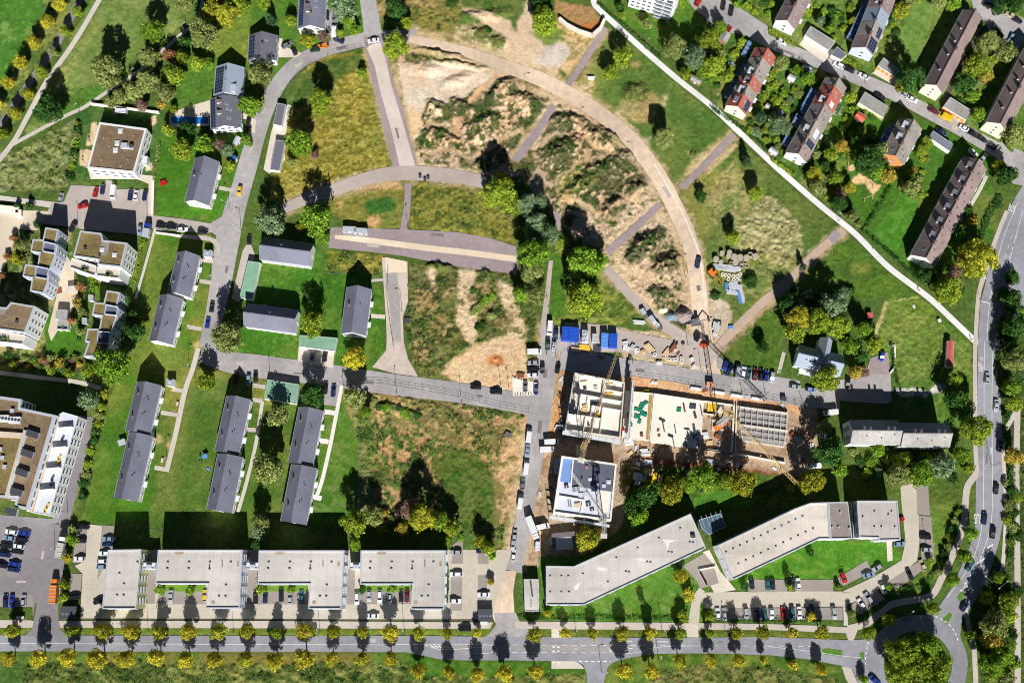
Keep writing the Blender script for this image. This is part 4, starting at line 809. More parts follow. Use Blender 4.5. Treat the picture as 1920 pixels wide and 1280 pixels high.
    def solar(s, u0, u1, v0, v1, nu=5, nv=3):
        f = s.patch(u0, u1, v0, v1, SOLARF, "solar_array", .05, .06)
        for i in range(nu):
            for j in range(nv):
                a, c = u0 + (u1 - u0) * (i + .06) / nu, u0 + (u1 - u0) * (i + .94) / nu; e, g = v0 + (v1 - v0) * (j + .06) / nv, v0 + (v1 - v0) * (j + .94) / nv
                s.patch(a, c, e, g, SOLAR, "solar_panel", .02, .115, f)
    def wins(s, side, n, floors=2, z0=.3, fh=2.7, **k):
        if side == '-y': windows(s.root, (s.x0, s.y0), (s.x1, s.y0), z0, floors, fh, n, **k)
        elif side == '+y': windows(s.root, (s.x1, s.y1), (s.x0, s.y1), z0, floors, fh, n, **k)
        elif side == '-x': windows(s.root, (s.x0, s.y1), (s.x0, s.y0), z0, floors, fh, n, **k)
        else: windows(s.root, (s.x1, s.y0), (s.x1, s.y1), z0, floors, fh, n, **k)
    def door(s, side, x, m=None, w=1.1, h=2.1, canopy=True):
        y = s.y0 if side == '-y' else s.y1; sg = -1 if side == '-y' else 1
        b = MB(); b.box((x, y + sg * .04, h / 2), (w, .1, h), m or METALD); d = b.build("door", s.root)
        b = MB(); b.box((x + w * .35, y + sg * .12, 1.05), (.06, .08, .18), METAL); b.build("handle", d)
        if canopy: b = MB(); b.box((x, y + sg * .6, h + .3), (w + 1.0, 1.2, .12), FRAME); b.build("door_canopy", s.root)

class Flat:
    """a flat-roofed building from its roof outline in the photo, at the height h"""
    def __init__(s, pts, h, desc, name="building", cat="building", roofm=MEMB, wallm=WALLW, par=.35, pw=.3, parm=None, fixed=True, group=None, z0=0.0, shiftpx=True):
        s.P = [p.copy() for p in ccw(GP(pts, h))]; s.h = h; c = cent(s.P); s.loc = Vector((c.x, c.y, 0)); s.root = thing(name, desc, cat, s.loc, 0, group, fixed)
        s.loc_px = PX(c.x, c.y, h); R = s.R = [Vector((p.x - c.x, p.y - c.y)) for p in s.P]; n = len(R); I = inset(R, pw)
        s.wallm = wallm; b = MB()
        for k in range(n):
            p, q = R[k], R[(k + 1) % n]; b.face([(p.x, p.y, z0), (q.x, q.y, z0), (q.x, q.y, h), (p.x, p.y, h)], wallm)
        b.build("wall", s.root)
        b = MB(); tr = tessellate_polygon([[Vector((p.x, p.y, 0)) for p in I]])
        zr = h - par
        for t in tr:
            a = [I[i] for i in t]; ar = (a[1].x - a[0].x) * (a[2].y - a[0].y) - (a[1].y - a[0].y) * (a[2].x - a[0].x)
            if ar < 0: a = a[::-1]
            b.face([(p.x, p.y, zr) for p in a], roofm)
        s.zr = zr; b.build("roof", s.root)
        b = MB(); pm = parm or METAL
        for k in range(n):
            j = (k + 1) % n; p, q, ip, iq = R[k], R[j], I[k], I[j]
            b.face([(p.x, p.y, h), (q.x, q.y, h), (iq.x, iq.y, h), (ip.x, ip.y, h)], pm); b.face([(ip.x, ip.y, h), (iq.x, iq.y, h), (iq.x, iq.y, zr), (ip.x, ip.y, zr)], pm)
        b.build("parapet", s.root)
    def lp(s, px, py, z=None): p = G(px, py, s.zr if z is None else z); return Vector((p.x - s.loc.x, p.y - s.loc.y, s.zr if z is None else z))
    def wins(s, edges, floors, fh, pitch=2.4, z0=.2, **k):
        n = len(s.R)
        for e in edges if edges is not None else range(n):
            p, q = s.R[e % n], s.R[(e + 1) % n]; L = (q - p).length
            if L < 2.5: continue
            windows(s.root, p, q, z0, floors, fh, max(1, int(L / pitch)), **k)
    def vents(s, pts, kind="roof_vent", size=(.5, .5, .5), m=None):
        for x, y in pts:
            p = s.lp(x, y); b = MB(); b.box((p.x, p.y, p.z + size[2] / 2), size, m or METALD); b.box((p.x, p.y, p.z + size[2] + .03), (size[0] + .1, size[1] + .1, .06), METAL); b.build(kind, s.root)
    def dome(s, x, y, w=1.6, d=1.6):
        p = s.lp(x, y); b = MB(); b.box((p.x, p.y, p.z + .2), (w, d, .4), FRAME); o = b.build("skylight", s.root); b = MB(); b.box((p.x, p.y, p.z + .48), (w * .85, d * .85, .16), mat("skylight_acrylic", (.62, .66, .7), .25, .03, spec=.5), taper=.7); b.build("pane", o)
    def patch(s, pts, m, name, lift=.03, th=.03):
        b = MB(); b.prism([s.lp(*p) for p in pts], s.zr + lift, s.zr + lift + th, m); return b.build(name, s.root)
    def box(s, x, y, size, m, name, rz=0.0, z=None, parent=None):
        p = s.lp(x, y); z = s.zr if z is None else z; b = MB(); b.box((p.x, p.y, z + size[2] / 2), size, m, rz); return b.build(name, parent or s.root)

# ---- the slab houses with grey pitched roofs
def slab(c, desc, nwin=8, eave=5.6, ridge=10.0, side='-y', lm=None, vents=((.3, .35), (.34, .45), (.6, .4), (.64, .3)), chim=((.25, -.55), (.72, -.55)), g="grey-roofed white terrace blocks in the western lawns", flip=False, gw=True):
    hs = Gable(c, eave, ridge, desc, "apartment_house", "apartment house", SLATE, WALLW, group=g)
    # -y is the long side on the left hand of the ridge direction
    hs.wins('+y', nwin, 2, w=1.5); hs.wins('-y', nwin, 2, w=1.5)
    if gw: hs.wins('-x', 1, 2, w=1.0); hs.wins('+x', 1, 2, w=1.0)
    for k in range(2): hs.door('+y', hs.x0 + (hs.x1 - hs.x0) * (.28 + .45 * k))
    for u, v in chim: hs.chimney(u, v, .7, .5, .9, FRAME)
    for u, v in vents: hs.vent(u, v)
    return hs
def C4(*p): return list(p)
GRID = []
slab(C4((366, 296), (412, 303), (392, 386), (346, 378)), "isolated grey-roofed white house standing on the lawn above the side street", 6, vents=((.42, .1),), chim=((.42, -.6),))
slab(C4((332, 471), (376, 481), (354, 563), (316, 545)), "upper half of the grey-roofed pair beside the street bend", 6)
slab(C4((300, 551), (343, 562), (323, 646), (279, 640)), "lower half of the grey-roofed pair beside the street bend", 6)
slab(C4((257, 715), (303, 722), (282, 812), (234, 810)), "upper half of the westernmost grey-roofed lawn pair", 6)
slab(C4((241, 813), (288, 814), (259, 939), (213, 934)), "lower half of the westernmost grey-roofed lawn pair", 7)
slab(C4((425, 741), (470, 749), (448, 850), (402, 847)), "upper half of the middle grey-roofed lawn pair", 6)
slab(C4((408, 851), (456, 855), (435, 960), (387, 956)), "lower half of the middle grey-roofed lawn pair", 6)
slab(C4((560, 762), (607, 770), (586, 871), (540, 869)), "upper half of the easternmost grey-roofed lawn pair beside the white path", 6)
slab(C4((546, 872), (595, 875), (574, 984), (526, 976)), "lower half of the easternmost grey-roofed lawn pair beside the white path", 6)
slab(C4((650, 539), (697, 541), (686, 631), (639, 624)), "grey-roofed house beside the cracked pale cul-de-sac", 6, vents=((.38, .35),), chim=((.4, -.55),))
slab(C4((489, 485), (491, 446), (592, 456), (578, 500)), "grey-roofed house lying crosswise under two big willowy trees", 6, vents=(), chim=((.42, .3),))
slab(C4((458, 611), (463, 569), (562, 581), (551, 625)), "grey-roofed house lying crosswise beside the round yellow-green tree", 6, vents=(), chim=((.5, .3),))
for x, y, dd in ((389, 474, "by the street bend"), (319, 716, "at the head of the western lawn")):
    f = Flat([(x - 7, y - 6), (x + 8, y - 5), (x + 6, y + 8), (x - 8, y + 6)], 2.8, f"small white porch with pale blue flat roof {dd}", "entrance_porch", "porch", SLATE_B, WALLW, .1, .15, group="white entrance porches")
    f.box(x, y, (1.2, 1.2, .5), METAL, "roof_vent")
# ---- garages
def garage(pts, h, desc, roofm=FIBRE, wallm=WALLW, doorm=DOORW, edge=2, n=4, par=.12, name="garage_block", cat="garages"):
    f = Flat(pts, h, desc, name, cat, roofm, wallm, par, .15, group="flat-roofed garage blocks")
    R = f.R; m = len(R)
    # the door side is given as two photo points of the outline
    a, b_ = pts[edge], pts[(edge + 1) % len(pts)]; P = f.lp(*a, z=h); Q = f.lp(*b_, z=h)
    d = (Q - P); L = d.length; d.normalize(); out = Vector((d.y, -d.x, 0))
    if (P + Q).dot(out) < 0: out = -out
    for k in range(n):
        c = P + d * L * (k + .5) / n; b = MB(); b.box((c.x + out.x * .03, c.y + out.y * .03, 1.15), (L / n * .82, .1, 2.2), doorm, math.atan2(d.y, d.x)); b.build("garage_door", f.root)
    return f
garage([(465, 489), (488, 492), (473, 562), (449, 557)], 2.8, "long garage with pale green felt roof beside the parking bay", GREENR, edge=3, n=4)
f = garage([(562, 628), (632, 633), (627, 658), (560, 649)], 2.8, "wide garage with pale green felt roof above two parked cars", GREENR, edge=2, n=5)
garage([(501, 711), (560, 720), (556, 757), (495, 747)], 2.8, "garage with green felt roof lying half in tree shadow", GREENR, edge=3, n=3)
garage([(1520, 49), (1567, 78), (1553, 94), (1509, 66)], 2.9, "long grey garage with white doors at the north street", edge=2, n=6)
garage([(1570, 87), (1588, 103), (1577, 112), (1558, 103)], 2.8, "small dark flat garage beside the blue solar row", SLATE_D, edge=2, n=1)
garage([(1657, 108), (1687, 131), (1677, 143), (1646, 123)], 2.9, "grey garage with timber doors below the mown green", doorm=DOORO, edge=2, n=4)
garage([(1782, 182), (1822, 207), (1811, 225), (1769, 200)], 2.9, "grey garage with timber doors behind the yellow van", doorm=DOORO, edge=2, n=5)
garage([(1622, 172), (1666, 200), (1657, 221), (1610, 192)], 2.9, "grey garage above the little red shed", wallm=WALLC, edge=0, n=4)
garage([(1750, 245), (1787, 270), (1781, 284), (1743, 258)], 2.8, "dark grey garage above the brown-roofed long row", SLATE, edge=0, n=3)
garage([(520, 193), (536, 196), (528, 236), (512, 233)], 2.6, "upper low dark-roofed garage beside the curved street", SLATE_D, edge=3, n=3)
garage([(517, 262), (535, 265), (524, 320), (506, 318)], 2.6, "lower low dark-roofed garage beside the curved street", SLATE_D, edge=3, n=4)
# ---- detached houses in the north-west
h = Gable(C4((404, 129), (459, 122), (453, 182), (401, 179)), 4.4, 8.2, "blue-grey roofed villa with white annex above the pool house", "detached_house", "house", SLATE_B, WALLW, group="solar-roofed detached houses")
h.solar(.08, .95, -.95, -.28, 8, 4); h.chimney(.25, -.1, .6, .6); h.skylight(.55, -.05, 1.2, 1); h.wins('+y', 4, 1); h.wins('+x', 2, 2); h.dormer(.82, .6, 3.0, METAL)
h = Gable(C4((396, 185), (449, 183), (455, 246), (393, 237)), 4.6, 8.0, "dark grey villa beside the long blue swimming pool", "detached_house", "house", SLATE_D, WALLW, group="solar-roofed detached houses")
h.solar(.04, .96, -.98, -.62, 9, 2); h.dormer(.2, -.45, 1.2); h.dormer(.55, -.45, 1.2)
for u, v in ((.45, .25), (.47, .4), (.3, .2), (.75, .3)): h.skylight(u, v, 1.0, 1.2)
h.wins('+x', 4, 2, w=1.4); h.wins('+y', 4, 2)
h = Gable(C4((561, -18), (613, -18), (610, 48), (557, 62)), 4.6, 8.2, "grey villa at the photo's upper edge with white gable", "detached_house", "house", SLATE, WALLW, group="solar-roofed detached houses")
h.solar(.2, .95, -.9, -.55, 10, 2); h.dormer(.5, -.35, 1.3); h.dormer(.62, -.3, 1.3)
for u, v in ((.35, .3), (.5, .35)): h.skylight(u, v)
h.wins('+x', 2, 2); h.wins('+y', 5, 2); h.chimney(.7, .05)
h = Gable(C4((467, 68), (521, 65), (519, 112), (464, 116)), 4.4, 8.0, "grey villa half in tree shadow beside its white car", "detached_house", "house", SLATE_D, WALLW, group="solar-roofed detached houses")
h.solar(.05, .95, -.95, -.5, 6, 3); h.skylight(.3, .35); h.wins('+x', 3, 2); h.wins('+y', 3, 2); h.chimney(.5, .1)
# pool
t = thing("swimming_pool", "long blue swimming pool set in pale stone decking", "pool", G(355, 225), 0, None, True)
Pq = [p - t.location for p in GP([(321, 219), (390, 220), (391, 233), (321, 232)])]
b = MB(); b.prism(inset(Pq, -.35), .02, .16, mat("pool_coping", A(226, 222, 216), .7)); b.build("coping", t)
b = MB(); b.prism(Pq, .1, .175, mat("pool_water", (.02, .22, .60), .08, .1, .8, spec=.6)); b.build("water", t)
# ---- terraced rows: every unit a house of its own
RR = random.Random(5)
def row(c, eave, ridge, units, where, wallm=WALLW, gcol=None, group="terraced houses in the north-east rows", over=.3, dz=(0, .12), detail=True):
    q = GP(c, eave); e1 = (q[0] + q[1]) / 2; e2 = (q[3] + q[2]) / 2; ax = e2 - e1; L = ax.length; ax.normalize(); rz = math.atan2(ax.y, ax.x); yd = Vector((-ax.y, ax.x, 0))
    Wd = abs(((q[1] - q[0]).dot(yd) + (q[2] - q[3]).dot(yd)) / 2); tot = sum(u[0] for u in units); s0 = 0; ids = []
    ctr0 = Vector((e1.x, e1.y, 0))
    for k, (fr, m, kind, look) in enumerate(units):
        l = L * fr / tot; loc = ctr0 + ax * (s0 + l / 2); s0 += l
        n = len(units); pos = "topmost" if k == 0 else "bottom" if k == n - 1 else f"{['', 'second', 'third', 'fourth', 'fifth', 'sixth', 'seventh', 'eighth'][k]}" + (" from the top")
        d = f"{look} terraced house, {pos} of {where}"
        z = dz[k % len(dz)]
        h = Gable(None, eave + z, ridge + z, d, "terraced_house", "house", m, wallm if not (gcol and k == n - 1) else gcol, over=over, group=group, inst=(loc, l - .03, Wd, rz), roof2=TILE_DK if False else None)
        ids.append(h)
        if not detail: continue
        h.chimney(.93 if k < n - 1 else .1, -.04, .6, .9, .9)
        h.wins('+y', 2, 2, w=1.2); h.wins('-y', 2, 2, w=1.2)
        if k == n - 1: h.wins('+x', 1, 2, w=1.0)
        if k == 0: h.wins('-x', 1, 2, w=1.0)
        h.door('+y', h.x0 + 1.0)
        if 's' in kind: h.solar(.08, .92, .15, .9, 4, 3)
        if 'S' in kind: h.solar(.12, .88, .5, .9, 4, 2)
        if 'w' in kind: h.patch(.25, .8, .35, .75, MEMB_W, "roof_terrace", .1, .06)
        if 'k' in kind: h.skylight(.35, .4); h.skylight(.7, .55, .7, .9)
        if 'd' in kind: h.dormer(.5, -.55, 2.2, SLATE_D)
        if 'D' in kind: h.dormer(.5, -.6, 2.2, METAL)
        if 'v' in kind: h.vent(.3, .3); h.vent(.65, .6)
        if 'K' in kind: h.skylight(.5, -.4, 1.0, 1.2)
    return ids
row([(1417, 88), (1455, 108), (1398, 218), (1361, 196)], 5.6, 9.4, [(.17, TILE_RED, 'kK', 'red-tiled'), (.15, TILE_GB, 'kK', 'grey-tiled'), (.16, TILE_GB, 'kvD', 'grey-tiled'), (.16, TILE_RED, 'kd', 'red-tiled'), (.15, TILE_GB, 'kD', 'grey-tiled'), (.21, TILE_RED, 'Skd', 'red solar-panelled')], "the row beside the pale diagonal path", WALLW, WALLC)
row([(1550, 143), (1586, 166), (1511, 308), (1474, 283)], 5.6, 9.6, [(.11, TILE_GB, 'kK', 'grey-brown'), (.13, TILE_RED, 'kK', 'red-tiled'), (.12, TILE_RED, 'wD', 'red-tiled'), (.24, TILE_GB, 'kvK', 'broad grey-tiled'), (.2, TILE_GB, 'wD', 'grey-tiled white-terraced'), (.1, TILE_GB, 's', 'solar-panelled'), (.14, TILE_BR, 'vK', 'brown-tiled')], "the long row above the sand playground")
row([(1649, -46), (1689, -26), (1637, 107), (1597, 88)], 5.6, 9.6, [(.25, TILE_BR, 'kv', 'brown-tiled'), (.2, TILE_BR, 'kd', 'brown-tiled'), (.2, SLATE_B, 'kK', 'blue-grey'), (.18, TILE_GB, 'Sk', 'part-panelled grey'), (.19, TILE_BR, 's', 'solar-covered')], "the row with many solar roofs", WALLB)
row([(1513, -76), (1550, -57), (1490, 57), (1453, 38)], 5.6, 9.4, [(.25, TILE_BR, 'k', 'brown-tiled'), (.25, TILE_BR, 'k', 'brown-tiled'), (.25, TILE_BR, 'vkK', 'brown-tiled'), (.25, TILE_BR, 'kK', 'brown-tiled')], "the row above the white-doored garages")
row([(1686, 220), (1730, 243), (1693, 310), (1654, 288)], 5.8, 9.6, [(.33, TILE_GB, 'kD', 'grey-brown'), (.33, TILE_GB, 'kD', 'grey-brown'), (.34, TILE_GB, 'kKv', 'grey-brown')], "the short row with the orange gable", WALLW, WALLO)
row([(1806, 294), (1850, 317), (1752, 501), (1707, 478)], 5.8, 10.2, [(.15, TILE_BR, 'vd', 'brown-tiled'), (.14, TILE_BR, 'vd', 'brown-tiled'), (.14, TILE_BR, 'vd', 'brown-tiled'), (.14, TILE_BR, 'vd', 'brown-tiled'), (.14, TILE_BR, 'vd', 'brown-tiled'), (.14, TILE_BR, 'vd', 'brown-tiled'), (.15, TILE_BR, 'vK', 'brown-tiled')], "the longest brown row near the main road")
def longblock(c, desc):
    h = Gable(c, 7.6, 11.2, desc, "apartment_block", "apartment block", TILE_BR, WALLC, group="brown-roofed cream apartment blocks", over=.3)
    h.wins('+y', 12, 3, fh=2.5); h.wins('-y', 12, 3, fh=2.5); h.wins('+x', 1, 3, fh=2.5, w=.8)
    for u, v in ((.25, -.4), (.42, -.35), (.6, -.35), (.8, -.4)): h.chimney(u, v, .6, .6, .8, FRAME)
    h.chimney(.52, .02, 1.0, .7, 1.0, METALD)
    return h
longblock([(1806, 17), (1840, 37), (1767, 176), (1733, 158)], "long brown-roofed cream block beside the mown green")
longblock([(1921, 89), (1960, 109), (1889, 248), (1849, 229)], "long brown-roofed cream block cut by the photo's right edge")
# garden sheds, glass annexes of the rows
def shed(x, y, w, l, deg, h, desc, roofm, wallm=mat("shed_boards", A(150, 116, 86), .85, .15, 1.5), name="garden_shed", cat="shed", group=None):
    loc = G(x, y); a = ANG(x, y, deg)
    h_ = Gable(None, h, h + w * .2 * .22, desc, name, cat, roofm, wallm, over=.12, group=group, fixed=False, inst=(loc, l * .2, w * .2, a))
    h_.door('-y', 0, FRAME, .8, min(1.9, h - .2), False); return h_
shed(1610, 224, 16, 19, -32, 2.4, "red-roofed garden shed", mat("shed_red", A(214, 104, 84), .8, .1))
shed(1357, 74, 17, 21, 62, 2.3, "pale flat garden shed", FIBRE); shed(1304, 154, 10, 22, -30, 2.2, "pale long garden shed", FIBRE); shed(1314, 140, 12, 14, -30, 2.3, "white garden shed", MEMB_W); shed(1482, 151, 12, 15, -30, 2.2, "white-topped garden shed", MEMB_W)
shed(1438, 203, 8, 10, -30, 2.2, "beige garden shed", PAVE); shed(1461, 215, 8, 10, 0, 2.2, "blue-grey garden shed", SLATE_B); shed(1505, 245, 5, 9, 60, 2.1, "tiny grey garden shed", FIBRE); shed(1448, 288, 10, 18, -35, 2.4, "white garden shed", MEMB_W)
shed(440, 300, 12, 10, 60, 2.2, "blue-roofed garden shed", mat("blue_tarp", (.03, .12, .42), .5, .1)); shed(446, 268, 10, 18, 60, 2.3, "pale garden shed", METAL)
for i, (x, y, w, l, dg) in enumerate(((1373, 172, 18, 40, 62), (1390, 135, 12, 26, 62), (1399, 96, 10, 30, 62), (1493, 229, 14, 20, 62), (1474, 268, 14, 18, 62), (1516, 190, 16, 44, 62), (1508, 208, 14, 16, 62), (1600, 62, 16, 40, 62), (1612, 34, 14, 44, 62), (1622, 12, 12, 26, 62), (1660, 262, 18, 36, 62), (1668, 246, 12, 20, 62))):
    loc = G(x, y); a = ANG(x, y, dg); t = thing("glass_annex", "shaded blue-grey lean-to annex", "annex", loc, a, "lean-to annexes behind the terraced rows"); b = MB(); b.box((0, 0, 1.2), (l * .2, w * .2, 2.4), WALLB); b.build("wall", t); b = MB(); b.solid([(-l * .1 - .1, -w * .1 - .1, 2.42), (l * .1 + .1, -w * .1 - .1, 2.42), (l * .1 + .1, w * .1 + .1, 2.42), (-l * .1 - .1, w * .1 + .1, 2.42)], [(-l * .1 - .1, -w * .1 - .1, 2.52), (l * .1 + .1, -w * .1 - .1, 2.52), (l * .1 + .1, w * .1 + .1, 2.9), (-l * .1 - .1, w * .1 + .1, 2.9)], mat("annex_roof_blue", (.10, .17, .34), .3, .15, .5, spec=.5)); b.build("roof", t)
    for k in range(3): b = MB(); b.box((-l * .1 + l * .2 * (k + .5) / 3, 0, 2.75), (.08, w * .2, .3), FRAME); b.build("roof_bar", t)
# ---- tall white apartment block cut by the upper edge
f = Flat([(1184, -23), (1268, 2), (1304, -80), (1218, -104)], 15, "tall white apartment block at the photo's upper edge with blue windows", "apartment_block", "apartment block", MEMB, WALLW)
n = len(f.R); ed = sorted(range(n), key=lambda e: (f.R[e] + f.R[(e + 1) % n]).y)
p, q = f.R[ed[0]], f.R[(ed[0] + 1) % n]
windows(f.root, p, p.lerp(q, .55), .6, 5, 2.8, 4, w=1.3, h=1.3); d = (q - p).normalized(); out = Vector((d.y, -d.x))
for k in range(5):
    for j in range(2):
        c = p.lerp(q, .68 + .2 * j) + out * .75; b = MB(); a = math.atan2(d.y, d.x); b.box((c.x, c.y, .5 + 2.8 * k), (3.3, 1.5, .16), CONCR, a); o = b.build("balcony", f.root)
        e = c + out * .72; b = MB(); b.box((e.x, e.y, 1.05 + 2.8 * k), (3.3, .06, .95), mat("balcony_panel_bluegrey", A(150, 162, 184), .6, .1), a); b.build("railing", o)
        put("window", win_mesh(2.4, 2.0, 2), o, (c.x - out.x * .73, c.y - out.y * .73, .65 + 2.8 * k), math.atan2(-d.y, -d.x))
f.wins([e for e in ed[1:]], 5, 2.8, 3.0)
# ---- kindergarten with brown planted roof
f = Flat([(186, 229), (275, 241), (252, 324), (163, 315)], 7.4, "white square kindergarten with brown planted roof and play garden", "kindergarten", "school building", SEDUM_B, WALLW, .35, .7, FRAME)
f.wins(None, 2, 3.3, 3.2, w=1.7, h=1.6)
for x, y in ((226, 246), (220, 269), (217, 282)): f.dome(x, y, 1.7, 2.0)
f.box(234, 274, (2.4, 2.0, 1.0), METAL, "vent_box"); f.box(247, 275, (1.6, 1.2, 1.2), METALD, "vent_box"); f.patch([(226, 272), (252, 274), (250, 281), (226, 279)], MEMB_W, "roof_walkway")
for x, y in ((205, 274), (195, 260), (226, 312), (190, 300), (240, 300), (250, 255)): f.box(x, y, (.4, .4, .3), METAL, "roof_vent")
b = Flat([(261, 291), (277, 293), (275, 308), (259, 307)], 3.0, "small white kiosk beside the planted-roof kindergarten", "kiosk", "kiosk", MEMB_W, WALLW, .1, .15); b.wins(None, 1, 3, 2.6, w=.9, h=1.2, z0=.1)
f = Flat([(216, 203), (236, 203), (236, 211), (215, 210)], 2.4, "low white shed at the kindergarten's garden wall", "playhouse", "shed", MEMB_W, WALLW, .1, .12); f.wins(None, 1, 2.2, 1.5, w=.7, h=.8, z0=.1)
# ---- new white apartment houses in the west
def penthouse(pts, h, desc, roofm=SEDUM):
    f = Flat(pts, h, desc, "apartment_house", "apartment house", roofm, WALLW, .4, .55, METAL, group="white apartment houses with brown planted roofs"); f.wins(None, 4, 3.0, 2.6, z0=.3, w=1.2, h=1.9, sill=.4); return f
f = penthouse([(150, 432), (190, 437), (193, 450), (238, 455), (227, 501), (182, 496), (184, 487), (137, 480)], 13.0, "largest white apartment house with planted roof beside the car park")
f.dome(192, 468); f.dome(215, 478); f.box(160, 466, (1, 1, .8), METALD, "vent_box"); f.box(187, 479, (.8, .8, .6), METALD, "vent_box")
f.patch([(190, 452), (206, 453), (203, 472), (198, 480), (186, 478)], MEMB_G, "roof_walkway")
def terrace(root, loc, pts, z, plant=True, seed=0):
    P = [p - loc for p in GP(pts, z)]; b = MB(); b.prism(P, .0, z, WALLW, PAVE); o = b.build("terrace", root); I = inset([(p.x, p.y) for p in P], .12); n = len(I); b = MB()
    for k in range(n):
        p, q = I[k], I[(k + 1) % n]; b.box(((p.x + q.x) / 2, (p.y + q.y) / 2, z + .45), ((q - p).length - .1, .14, .9), WALLW, math.atan2(q.y - p.y, q.x - p.x))
    b.build("parapet", o); r = random.Random(seed)
    for k in range(6):
        t = r.random(); c = Vector(I[0]).lerp(Vector(I[1 % n]), .1 + .13 * k); c = c.lerp(Vector((sum(p.x for p in I) / n, sum(p.y for p in I) / n)), .55 + .3 * r.random())
        b = MB(); b.box((c.x, c.y, z + .35), (1.1 + r.random(), .7, .7), GRASSM if k % 2 else METALD, r.random() * 3, taper=.8); b.build("planter" if k % 2 else "garden_bench", o)
terrace(f.root, f.loc, [(136, 484), (182, 499), (181, 512), (178, 518), (132, 502)], 9.6, seed=1); terrace(f.root, f.loc, [(184, 500), (228, 505), (224, 523), (182, 518)], 9.8, seed=2)
f = penthouse([(20, 566), (66, 574), (47, 624), (-4, 617), (-30, 612), (-20, 574), (12, 576)], 13.0, "white apartment house with planted roof at the photo's left edge", SEDUM_B)
f.box(32, 603, (1, 1, .8), METALD, "vent_box"); f.patch([(-20, 577), (14, 577), (8, 590), (-22, 588)], MEMB_G, "roof_walkway")
terrace(f.root, f.loc, [(-20, 619), (0, 620), (50, 629), (44, 646), (-30, 638)], 9.8, seed=3)
def zigzag(secs, h, desc, courts, root_pts, stair=WALLB):
    t = None
    f = Flat(root_pts, h, desc, "terraced_apartments", "apartment house", SEDUM, stair, .35, .5, METAL, group="stepped blue-white terraces with planted roofs")
    f.wins(None, 3, 3.0, 2.2, z0=.3, w=1.0, h=1.8, sill=.5)
    for pts in courts:
        P = [f.lp(*p) for p in pts]; b = MB(); zb = f.zr + .02; pr = [(p.x, p.y) for p in P]
        b.prism(pr, zb, zb + .04, MEMB_D); o = b.build("roof_terrace", f.root); I = ccw(pr); n = len(I); b = MB()
        for k in range(n):
            p, q = Vector(I[k]), Vector(I[(k + 1) % n]); b.box(((p.x + q.x) / 2, (p.y + q.y) / 2, zb + .55), ((q - p).length, .2, 1.1), WALLB, math.atan2(q.y - p.y, q.x - p.x))
        b.build("parapet", o)
    return f
zigzag(None, 10.0, "stepped blue-white terrace building with five planted roof squares", [[(84, 454), (106, 459), (104, 476), (82, 472)], [(70, 500), (93, 505), (90, 524), (68, 520)]],
       [(85, 426), (110, 430), (104, 457), (109, 459), (105, 478), (96, 500), (93, 506), (91, 527), (82, 550), (56, 545), (60, 521), (42, 518), (47, 495), (70, 498), (74, 474), (57, 471), (61, 448), (80, 449)])
f = zigzag(None, 10.0, "stepped blue-white terrace building half hidden by a dark tree", [[(200, 572), (222, 576), (220, 592), (198, 590)], [(186, 622), (208, 624), (204, 645), (184, 642)]],
       [(200, 544), (225, 548), (219, 574), (223, 578), (217, 600), (210, 620), (205, 646), (196, 668), (156, 668), (166, 641), (159, 640), (164, 616), (186, 616), (190, 592), (172, 590), (177, 566), (194, 568)])
for x, y, dd in ((115, 590, "upper"), (118, 609, "lower")):
    f = Flat([(x - 10, y - 10), (x + 11, y - 9), (x + 9, y + 9), (x - 12, y + 8)], 3.0, f"{dd} small grey flat pavilion among the white apartments", "garden_pavilion", "pavilion", FIBRE, WALLW, .12, .2); f.wins(None, 1, 3, 2.5, w=1.4, h=1.6, z0=0)
    if dd == "lower": f.patch([(x - 9, y + 3), (x + 9, y + 4), (x + 8, y + 8), (x - 11, y + 7)], SOLAR, "solar_panel", .15)
for x, y, w, l in ((170, 558, 9, 11), (158, 601, 9, 11)):
    f = Flat([(x - w / 2, y - l / 2), (x + w / 2, y - l / 2), (x + w / 2, y + l / 2), (x - w / 2, y + l / 2)], 2.4, "grey bicycle shed among the private gardens", "garden_shed", "shed", FIBRE, WALLB, .08, .12, fixed=False)
# ---- large stepped complex at the left edge
f = Flat([(-40, 738), (4, 743), (40, 748), (38, 764), (104, 778), (52, 955), (26, 950), (30, 934), (-40, 930)], 13.5, "huge brown-roofed complex with inner courtyard and white terraces", "office_complex", "office building", SEDUM_B, WALLW, .5, .9, METAL)
f.patch([(-40, 800), (54, 806), (20, 940), (-40, 930)], SEDUM, "planted_roof", .06)
for k in range(5):
    b_ = [(54 - 10 * k, 805 + 36 * k), (76 - 10 * k, 812 + 36 * k), (73 - 10 * k, 824 + 36 * k), (51 - 10 * k, 817 + 36 * k)]
    b = MB(); P = [f.lp(*p) for p in b_]; b.prism([(p.x, p.y) for p in P], f.zr, f.zr + 1.6, METAL, METALD); b.build("roof_light", f.root)
for x, y in ((8, 785), (30, 788)): f.box(x, y, (4.2, 2.4, 1.4), FRAME, "vent_box")
for k in range(7):
    p = f.lp(2 + 6 * k, 784 + k * .8); b = MB(); b.tube((p.x, p.y, f.zr + 1.4), (p.x, p.y, f.zr + 1.6), .5, METALD, 10); b.build("roof_fan", f.root)
P = [f.lp(x, y) for x, y in ((-40, 806), (44, 812), (42, 822), (-40, 818))]; b = MB(); b.prism([(p.x, p.y) for p in P], f.zr + .1, f.zr + 1.2, TIMBER, PLAZA); b.build("roof_walkway", f.root)
b = MB(); P = [f.lp(x, y) for x, y in ((46, 806), (54, 808), (18, 935), (10, 932))]; b.prism([(p.x, p.y) for p in P], f.zr + .1, f.zr + 1.0, METAL, MEMB); b.build("roof_walkway", f.root)
